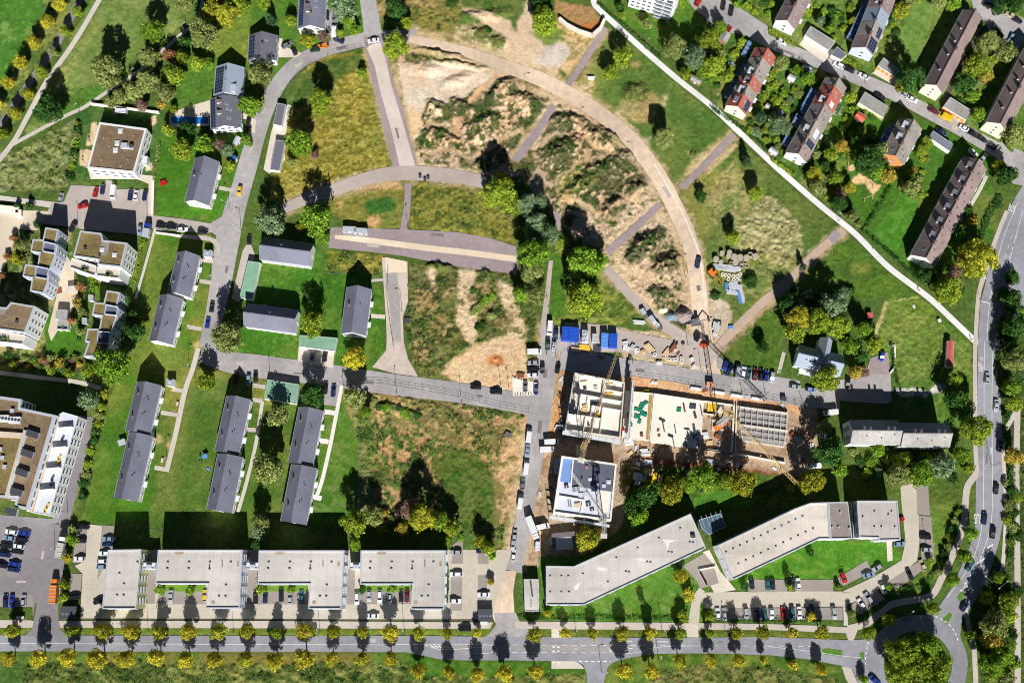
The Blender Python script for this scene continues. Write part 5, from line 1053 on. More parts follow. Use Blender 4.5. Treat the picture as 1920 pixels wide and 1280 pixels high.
for x, y in ((6, 858), (10, 875), (2, 842), (24, 770)): f.box(x, y, (1.4, 1.4, .9), METAL, "vent_box")
f.wins(None, 4, 3.2, 3.4, w=2.0, h=1.7)
g = Flat([(106, 779), (118, 772), (146, 780), (92, 966), (50, 958)], 9.6, "white balcony terrace wing with timber strip and yellow loungers", "terrace_wing", "office building", MEMB_W, WALLW, .15, .25, FRAME)
g.wins(None, 3, 3.1, 3.4, w=2.0, h=1.7)
g.patch([(107, 772 + 10), (112, 783), (62, 960), (54, 957)], TIMBER, "timber_deck", .05)
for k, y in enumerate((802, 839, 878, 918)):
    x = 124 - (y - 802) * .3; p = g.lp(x, y); b = MB(); b.box((p.x, p.y, g.zr + 1.0), (5.4, .2, 2.0), WALLW, .1); b.build("terrace_divider", g.root)
for k, (x, y) in enumerate(((112, 858), (110, 866), (90, 948), (86, 956), (99, 896), (118, 822), (97, 905))):
    p = g.lp(x, y); t = thing("sun_lounger", "pair of yellow sun loungers on the white terrace" if k in (0, 1, 2, 3) else "dark garden furniture on the white terrace", "lounger", Vector((p.x + g.loc.x, p.y + g.loc.y, g.zr)), 1.25); m = mat("lounger_yellow", A(236, 186, 60), .8) if k < 4 else METALD
    b = MB(); b.box((0, 0, .3), (2.0, .75, .14), m); b.build("seat", t); b = MB(); b.box((-.9, 0, .6), (.16, .75, .6), m); b.build("backrest", t)
    for sx in (-.8, .8): b = MB(); b.box((sx, 0, .12), (.08, .7, .24), RAIL); b.build("leg", t)
# ---- the four pale offices on the avenue
def office(pts, h, desc, edges=None, wall=WALLB, vents=(), stains=()):
    f = Flat(pts, h, desc, "office_building", "office building", MEMB, wall, .45, .4, METAL, group="pale flat-roofed offices along the avenue")
    n = len(f.R)
    for e in range(n):
        p, q = f.R[e], f.R[(e + 1) % n]; d = (q - p); 
        nn = max(1, int(d.length / 3.6))
        windows(f.root, p, q, .5, 3, 3.4, nn, w=2.3, h=1.8, bars=2, margin=.8)
    f.vents(vents, "roof_vent", (.7, .5, .45))
    return f
def Lvents(x0, y0): return [(x0 + a, y0 + b) for a, b in ((19, 25), (59, 25), (98, 25), (137, 25), (18, 37), (58, 37), (97, 38), (128, 68), (115, 89), (127, 89))]
f = office([(202, 1030), (265, 1029), (255, 1141), (191, 1141)], 10.8, "narrow straight pale office with pale green side wall", wall=WALLG, vents=[(224, 1076), (233, 1096), (220, 1117), (232, 1117), (258, 1055)])
offs = []
for (x0, p, d) in ((296, [(296, 1030), (455, 1030), (449, 1140), (384, 1140), (390, 1094), (291, 1094)], "L-shaped pale office beside the narrow straight one"), (485, [(485, 1031), (646, 1031), (640, 1141), (577.5, 1141), (580.5, 1094.5), (483, 1095)], "middle L-shaped pale office of three"), (676, [(676, 1031), (836, 1031), (832.5, 1142), (770, 1142), (772.5, 1095), (675, 1095)], "L-shaped pale office beside the last forecourt")):
    f = office(p, 10.8, d, vents=Lvents(x0, 1030))
    for pts in ([(x0 + 96, 1056), (x0 + 98, 1056), (x0 + 98, 1068), (x0 + 96, 1068)], [(x0 + 120, 1050), (x0 + 121.5, 1050), (x0 + 121.5, 1062), (x0 + 120, 1062)]): f.patch(pts, METALD, "cable_tray", .1, .2)
    for (a, b_, w, l) in ((40, 6, 20, 6), (104, 98, 8, 8), (150, 26, 5, 12)):
        f.patch(circ(x0 + a, 1030 + b_, w / 2, l / 2, n=9), mat("roof_stain", A(168, 148, 132), .95, .3, .9, fine=.3), "roof_patch", .004, .004)
for x, y in ((268, 1062), (462, 1062), (656, 1062)):
    f = Flat([(x, 1054), (x + 24, 1054), (x + 22, 1066), (x - 2, 1066)], 7.0, "pale link bridge between two offices " + {268: "at the narrow straight office", 462: "at the middle office", 656: "beside the last office"}[x], "link_bridge", "link building", MEMB_W, WALLW, .3, .3, group="link bridges between offices"); f.wins(None, 2, 3.2, 2.5, w=1.2, h=1.5)
    f.box(x + 12, 1061, (2.0, 1.2, .8), METAL, "roof_light")
# ---- the zigzag and curved offices
ZIG = [(1024, 1060), (1076, 1061), (1295, 962), (1324, 1027), (1095, 1134), (1024, 1134)]
f = Flat(ZIG, 10.6, "long pale zigzag office with kinked roof beside the construction site", "office_building", "office building", MEMB, WALLW, .35, .4, METAL)
n = len(f.R)
for e in range(n): p, q = f.R[e], f.R[(e + 1) % n]; windows(f.root, p, q, .5, 3, 3.3, max(2, min(11, int((q - p).length / 4.0))), w=2.4, h=1.8, bars=2)
vz = []
for k in range(9):
    x, y = 1136 + 20 * k, 1070 - 9.2 * k
    vz += [(x, y - 14), (x + 18, y + 12)] if k % 2 else [(x + 4, y + 22)]
f.vents(vz + [(1032, 1081), (1053, 1081), (1066, 1081), (1093, 1077), (1032, 1111), (1053, 1111), (1067, 1111), (1300, 1005)], "roof_vent", (.6, .45, .4)); f.box(1299, 1005, (1.6, 1.0, 1.0), METALD, "vent_box")
for pts in ([(1120, 1062), (1136, 1064), (1140, 1070), (1118, 1068)], [(1200, 1045), (1220, 1050), (1208, 1052), (1190, 1048)], [(1240, 1010), (1268, 1012), (1254, 1018), (1252, 1034), (1248, 1018)], [(1075, 1100), (1088, 1090), (1084, 1104), (1078, 1106)]): f.patch(pts, mat("roof_repair_white", A(226, 220, 212), .9, .1), "roof_patch", .004, .004)
f = Flat([(1345, 1022), (1440, 977), (1490, 953), (1520, 942), (1553, 941), (1557, 1010), (1537, 1010), (1440, 1056), (1374, 1087)], 10.4, "long pale curved office with bending roof beside the lawn", "office_building", "office building", mat("roof_membrane_worn", A(204, 194, 180), .85, .10, .25, seam=3.4, var2=.18, fine=.06), WALLW, .35, .4, METAL)
n = len(f.R)
for e in range(n): p, q = f.R[e], f.R[(e + 1) % n]; windows(f.root, p, q, .5, 3, 3.3, max(1, min(10, int((q - p).length / 3.8))), w=2.4, h=1.8, bars=2, gm=GLASSB)
f.vents([(1362 + 13 * k, 1036 - 6.1 * k) for k in range(12)] + [(1385 + 14 * k, 1058 - 6.6 * k) for k in range(11)], "roof_vent", (.6, .45, .4))
f = Flat([(1553.5, 941), (1590, 940), (1598, 1009), (1557.5, 1010)], 10.0, "grey gravel-roofed middle section of the curved office", "office_building", "office building", MEMB_G, WALLW, .3, .35, METAL); f.wins(None, 3, 3.2, 3.6, w=2.4, h=1.8); f.vents([(1560, 988), (1572, 988), (1592, 990), (1575, 960)])
f = Flat([(1597, 940), (1606, 940), (1610, 1006), (1600, 1007)], 6.0, "blue glass link between two office blocks", "glass_link", "link building", GLASSB, GLASSB, .1, .2, METAL)
for k in range(5): f.box(1603 + k * .6, 948 + 12 * k, (1.8, .12, .15), METAL, "roof_bar")
f = Flat([(1606.5, 938), (1683, 938), (1689, 1012), (1648, 1013), (1647, 1008), (1611, 1007)], 10.6, "pale square office block beside the far car park", "office_building", "office building", MEMB, WALLW, .35, .4, METAL); f.wins(None, 3, 3.3, 3.6, w=2.4, h=1.8, bars=2); f.vents([(1618, 970), (1666, 966), (1640, 989), (1653, 989), (1678, 989), (1640, 960), (1672, 960)])
f = Flat([(982, 1085), (1010, 1085), (1010, 1146), (984, 1146)], 3.8, "low narrow pale pavilion beside the zigzag office", "pavilion", "pavilion", MEMB, WALLW, .2, .25); f.wins(None, 1, 3, 3.0, w=1.6, h=1.8, z0=.2)
f.patch([(993, 1087), (996, 1087), (1000, 1118), (997, 1118)], METALD, "cable_tray", .1, .2)
for k in range(4): f.box(996, 1126 + 4 * k, (.5, .3, .3), FRAME, "roof_vent")
f = Flat([(1310, 974), (1350, 962), (1362, 986), (1330, 1002), (1316, 990)], 4.0, "dark glass pavilion in the shadow between two offices", "glass_pavilion", "pavilion", GLASSB, GLASSB, .1, .2, METAL)
for k in range(5): f.box(1318 + 9 * k, 978 - 2.6 * k, (.12, 4.5, .15), METAL, "roof_bar", .3)
# ---- two-part block with pitched roof beside the main road
def tower(c, desc, chim):
    h = Gable(c, 9.4, 13.4, desc, "apartment_block", "apartment block", FIBRE, WALLW, group="two offset halves of the pitched block near the main road", over=.25)
    h.wins('+y', 6, 3); h.wins('-y', 6, 3); h.wins('-x', 2, 3); h.wins('+x', 2, 3)
    for u, v in chim: h.chimney(u, v, .7, .9, 1.2, FRAME)
    for u, v in ((.3, -.4), (.6, -.55), (.85, -.3)): h.vent(u, v)
tower([(1592, 832), (1594, 787), (1685, 788), (1687, 833)], "higher half of the offset grey pitched block above the gardens", ((.24, .25), (.36, .22), (.72, .25), (.84, .25)))
tower([(1688, 838), (1687, 792), (1778, 794), (1781, 837)], "lower half of the offset grey pitched block near the main road", ((.24, .25), (.36, .22), (.72, .25), (.84, .25)))
# ---- white house with cross wing
h = Gable([(1487, 686), (1500, 645), (1585, 669), (1572, 703)], 5.0, 8.6, "white villa with cross gable and pale roof among the trees", "villa", "house", SLATE_B, WALLW)
for u, v in ((.2, .5), (.35, .5), (.72, .5), (.88, .5), (.2, -.35), (.38, -.35)): h.skylight(u, v, 1.3, 1.0)
h.wins('-y', 5, 2); h.wins('+y', 4, 2); h.wins('-x', 2, 2); h.wins('+x', 2, 2)
p = h.on(.55, .45); b = MB(); lz = h.ridge + .25; b.face([(p.x - 2.4, 8.5, 5.6), (p.x, 8.5, lz), (p.x, -.2, lz), (p.x - 2.4, 1.0, 5.6)][::-1], SLATE_B); b.face([(p.x + 2.4, 8.5, 5.6), (p.x, 8.5, lz), (p.x, -.2, lz), (p.x + 2.4, 1.0, 5.6)], SLATE_B); b.build("cross_roof", h.root)
b = MB(); b.solid([(p.x - 2.2, .5, 0), (p.x + 2.2, .5, 0), (p.x + 2.2, 8.2, 0), (p.x - 2.2, 8.2, 0)], [(p.x - 2.2, .5, 5.6), (p.x + 2.2, .5, 5.6), (p.x + 2.2, 8.2, 5.6), (p.x - 2.2, 8.2, 5.6)], WALLW); b.face([(p.x - 2.2, 8.2, 5.6), (p.x, 8.2, lz - .3), (p.x + 2.2, 8.2, 5.6)][::-1], WALLW); b.build("cross_wing", h.root)
b = MB(); b.box((0, -h.Wd / 2 - 1.0, 2.6), (12, 2.0, .12), FRAME); o = b.build("veranda_roof", h.root)
for k in range(6): b = MB(); b.box((-5.8 + k * 2.3, -h.Wd / 2 - 1.9, 1.3), (.12, .12, 2.6), FRAME); b.build("post", o)
# red container-like shed near the main road
g = Gable([(1777, 639), (1788, 639), (1787, 688), (1774, 687)], 2.6, 3.1, "long red-roofed shed beside the main road", "long_shed", "shed", mat("shed_roof_red", A(196, 96, 92), .8, .15, .8, fine=.15), WALLW, over=.15); g.door('+y', 0, METALD, 1.6, 2.1, False); g.wins('-y', 4, 1, w=1.0, h=1.0)
# ------------------------------------------------------------------ trees and shrubs
BARK = mat("bark", A(110, 92, 74), .95, .25, 3.0)
LEAF = {k: leaf_mat("foliage_" + n, A(*a, 1.75), A(*c, 1.75)) for k, n, a, c in (
 ('g', "mid_green", (84, 118, 34), (122, 146, 48)), ('d', "dark_green", (44, 76, 34), (66, 98, 42)), ('y', "autumn_yellow", (184, 166, 50), (138, 138, 46)), ('Y', "yellow_green_gold", (160, 152, 44), (102, 116, 38)), ('l', "yellow_green", (138, 148, 46), (98, 122, 40)),
 ('o', "olive", (104, 116, 58), (136, 142, 84)), ('w', "silver_green", (122, 140, 106), (92, 112, 72)), ('r', "autumn_red", (150, 92, 76), (136, 118, 64)), ('a', "autumn_orange", (170, 138, 60), (124, 128, 50)), ('c', "conifer", (48, 74, 48), (66, 96, 62)), ('p', "purple_brown", (106, 82, 80), (130, 108, 84)))}
LOOK = {'g': 'mid-green', 'd': 'dark green', 'y': 'yellow autumn', 'Y': 'gold-and-green', 'l': 'yellow-green', 'o': 'olive-green', 'w': 'silvery green', 'r': 'red autumn', 'a': 'orange autumn', 'c': 'dark conifer-like', 'p': 'purple-brown'}
TR = random.Random(3)
def leaves(b, c, rad, n, size, m, r, squash=1.0):
    """leaf clumps spread through the outer part of a blob"""
    for _ in range(n):
        z = r.uniform(-1, 1); a = r.uniform(0, 2 * math.pi); q = math.sqrt(1 - z * z); dv = Vector((q * math.cos(a), q * math.sin(a), z))
        k = r.random() ** .45; p = Vector(c) + Vector((dv.x * rad, dv.y * rad, dv.z * rad * squash)) * (.35 + .72 * k)
        nrm = (dv + Vector((r.gauss(0, .55), r.gauss(0, .55), r.gauss(0.25, .55)))).normalized(); u = nrm.orthogonal().normalized(); v = nrm.cross(u); t = r.uniform(0, 2 * math.pi)
        u, v = u * math.cos(t) + v * math.sin(t), v * math.cos(t) - u * math.sin(t); s = size * r.uniform(.55, 1.25); e = s * r.uniform(.5, .9)
        b.face([p - u * s, p - v * e + nrm * s * .15, p + u * s, p + v * e + nrm * s * .15], m)
def crown_mesh(kind, cls, var):
    """crown of unit radius 1 (cls: how large the real crown is, which sets the leaf size)"""
    r = random.Random(hash((cls, var)) % 1000 + var * 77); b = MB(); m = LEAF[kind]
    nb, nl, ls = {'s': (9, 48, .155), 'm': (20, 66, .10), 'b': (40, 80, .066)}[cls]
    for i in range(nb):
        z = r.uniform(-.75, 1); a = 2.399 * i + r.uniform(-.5, .5); q = math.sqrt(max(0, 1 - z * z)); k = r.uniform(.5, .80) * (1 + .12 * math.sin(3 * a + var))
        br = r.uniform(.26, .42) * {'s': 1.25, 'm': 1.0, 'b': .74}[cls]
        leaves(b, (q * math.cos(a) * k, q * math.sin(a) * k, z * .82), br, nl, ls, m, r, .85)
    leaves(b, (0, 0, .05), .72, nl * 4, ls * 1.2, m, r)
    return b.mesh("crown")
def conifer_mesh(kind, var):
    r = random.Random(var + 50); b = MB(); m = LEAF[kind]
    for k in range(14):
        t = k / 13; zz = -1 + 2 * t; rad = (1 - t) ** .8 * (1 + .15 * r.uniform(-1, 1)) + .06
        for j in range(max(3, int(9 * rad + 2))):
            a = r.uniform(0, 6.28); leaves(b, (rad * .7 * math.cos(a), rad * .7 * math.sin(a), zz), .24, 9, .14, m, r, .5)
    return b.mesh("crown")
def trunk_mesh(var):
    r = random.Random(var + 9); b = MB(); b.tube((0, 0, -.02), (0, 0, .55), .03, BARK, 8, .02); b.tube((0, 0, .53), (r.uniform(-.03, .03), r.uniform(-.03, .03), .85), .02, BARK, 6, .008)
    for k in range(6):
        a = 2.4 * k + r.uniform(-.3, .3); z = .42 + .06 * k; l = .2 + .05 * r.random(); b.tube((0, 0, z), (l * math.cos(a), l * math.sin(a), z + .2), .014, BARK, 5, .004)
    return b.mesh("trunk")
TRUNK = [trunk_mesh(k) for k in range(3)]
_cr = {}
def crown(kind, cls, var):
    k = (kind, cls, var)
    if k not in _cr: _cr[k] = conifer_mesh(kind, var) if cls == 'c' else crown_mesh(kind, cls, var)
    return _cr[k]
NTREE = [0]
def tree(x, y, r, kind='g', hf=None, group=None, desc=None, fixed=False, conifer=False, base=None):
    """tree whose crown shows at photo pixel x, y with a radius of r pixels"""
    r0 = r; r = r * TR.uniform(.9, 1.1); rm = r * .2 * .98; NTREE[0] += 1
    h = max(1.2, rm * (hf if hf else (3.1 if r >= 11 else 2.6)))
    if rm > 3.8 and hf is None: h = 3.8 * 3.1 + (rm - 3.8) * 2.6
    rz = min(rm * (1.25 if not conifer else 1.6), h * .48); zc = h - rz * .95
    p = G(x, y, zc); size = "small" if r0 < 10 else "large" if r0 > 24 else "medium"
    if desc is None: desc = (("slim " if conifer else {"small": "small ", "large": "large ", "medium": ""}[size]) + LOOK[kind] + " tree").replace("conifer-like tree", "conifer")
    t = thing("street_tree" if fixed else "conifer_tree" if conifer or kind == 'c' else "broadleaf_tree", desc, "street tree" if fixed else "tree", Vector((p.x, p.y, 0)), TR.uniform(0, 6.28), group, fixed, (x, y))
    cls = 'c' if conifer else 's' if rm < 2.2 else 'm' if rm < 4.2 else 'b'
    c = put("crown", crown(kind, cls, TR.randrange(4)), t, (0, 0, zc)); c.scale = (rm * 1.06 * TR.uniform(.93, 1.07), rm * 1.06 * TR.uniform(.93, 1.07), rz)
    k = put("trunk", TRUNK[TR.randrange(3)], t); k.scale = (h * .9, h * .9, h * .85)
    return t
def shrub(x, y, r, kind='g', hf=1.1, desc=None, group=None, cat="shrub", name="shrub"):
    rm = r * .2; h = rm * hf; p = G(x, y, h * .5)
    o = put(name, crown(kind, 's' if rm < 2.2 else 'm' if rm < 4.2 else 'b', TR.randrange(4)), None, (p.x, p.y, h * .5), TR.uniform(0, 6.28)); o.scale = (rm * 1.05 * TR.uniform(.85, 1.15), rm * 1.05 * TR.uniform(.85, 1.15), h * .55)
    tag(o, desc or f"{'small ' if r < 8 else ''}{LOOK[kind].replace(' conifer-like','')} shrub", cat, (x, y), group); return o
def hedge(pts, w, h, kind, desc, fixed=False, dens=1.0):
    """clipped hedge along photo points: leaf clumps in a box-shaped band"""
    P = [G(p[0], p[1]) for p in pts]; b = MB(); r = random.Random(len(desc)); o0 = P[0].copy(); m = LEAF[kind]
    for a, c in zip(P, P[1:]):
        L = (c - a).length; d = (c - a).normalized(); nr = Vector((-d.y, d.x, 0)); n = int(L * w * 14 * dens) + 12
        for _ in range(n):
            f = r.random(); q = a + d * L * r.random() + nr * w * (r.random() - .5) - o0; q.z = h * (1 - .75 * r.random() ** 2)
            s = .26 * r.uniform(.6, 1.2); nv = Vector((r.gauss(0, .6), r.gauss(0, .6), 1)).normalized(); u = nv.orthogonal().normalized(); v = nv.cross(u); b.face([q - u * s, q - v * s, q + u * s, q + v * s], m)
    o = b.build("hedge", None, o0); mid = pts[len(pts) // 2]; tag(o, desc, "hedge", mid, None, fixed); return o
AV = "street trees along the avenue"
ordn = ["first", "second", "third", "fourth", "fifth", "sixth", "seventh", "eighth", "ninth", "tenth", "eleventh", "twelfth", "thirteenth", "fourteenth", "fifteenth", "sixteenth", "seventeenth", "eighteenth", "nineteenth", "twentieth", "twenty-first", "twenty-second", "twenty-third", "twenty-fourth", "twenty-fifth"]
def treerow(lst, where, group, hf=3.4, frm="left"):
    for k, t in enumerate(lst): tree(t[0], t[1], t[2], t[3], hf, group, f"{LOOK[t[3]]} street tree, {ordn[k]} from the {frm} {where}", True)
treerow([(21, 1182, 13, 'Y'), (136, 1182, 12, 'l'), (192, 1183, 15, 'Y'), (246, 1184, 14, 'y'), (299, 1185, 14, 'Y'), (352, 1184, 14, 'y'), (410, 1183, 14, 'Y'), (462, 1183, 13, 'Y'), (519, 1187, 11, 'l'), (572, 1183, 14, 'y'), (625, 1183, 12, 'Y'), (680, 1185, 12, 'Y'), (731, 1186, 14, 'y'), (785, 1187, 13, 'Y'), (839, 1187, 10, 'Y'), (895, 1187, 9, 'y'), (1002, 1190, 13, 'Y'), (1060, 1186, 9, 'y'), (1112, 1187, 10, 'Y'), (1167, 1186, 14, 'Y'), (1220, 1186, 11, 'y'), (1276, 1187, 12, 'l'), (1331, 1187, 9, 'l'), (1382, 1187, 11, 'Y'), (1432, 1185, 13, 'Y')], "on the avenue's upper verge", AV)
treerow([(16, 1234, 14, 'y'), (71, 1234, 15, 'y'), (126, 1232, 18, 'y'), (182, 1235, 18, 'y'), (236, 1234, 16, 'y'), (292, 1232, 16, 'y'), (347, 1235, 16, 'y'), (401, 1236, 15, 'y'), (459, 1235, 15, 'Y'), (514, 1239, 17, 'y'), (569, 1234, 17, 'y'), (622, 1235, 13, 'y'), (679, 1234, 14, 'Y'), (732, 1234, 14, 'y'), (784, 1257, 15, 'y'), (841, 1260, 13, 'y'), (895, 1264, 13, 'y'), (946, 1262, 15, 'y'), (1004, 1258, 15, 'y'), (1170, 1257, 15, 'y'), (1222, 1258, 15, 'y'), (1276, 1239, 13, 'Y'), (1334, 1237, 12, 'y'), (1385, 1237, 13, 'y'), (1432, 1237, 9, 'y')], "on the avenue's lower verge", AV)
NWA = "avenue trees in the north-west corner"
treerow([(111, 10, 14, 'y'), (88, 41, 13, 'y'), (64, 79, 13, 'y'), (39, 117, 14, 'y'), (15, 156, 14, 'y'), (-3, 195, 11, 'y')], "left of the north-west road", NWA, 3.0, "top")
treerow([(146, 22, 11, 'l'), (122, 60, 11, 'l'), (100, 98, 9, 'o'), (77, 135, 13, 'l'), (51, 175, 12, 'Y'), (27, 211, 12, 'Y'), (5, 250, 11, 'l')], "between the north-west road and path", NWA, 3.0, "top")
SEA = "young trees beside the curving main road"
treerow([(1822, 1000, 13, 'g'), (1807, 1042, 14, 'g'), (1787, 1087, 13, 'g'), (1750, 1140, 11, 'l'), (1667, 1162, 13, 'l'), (1630, 1187, 12, 'l'), (1542, 1185, 12, 'Y'), (1485, 1185, 10, 'y')], "along the pavement bending to the roundabout", SEA, 3.3, "top")
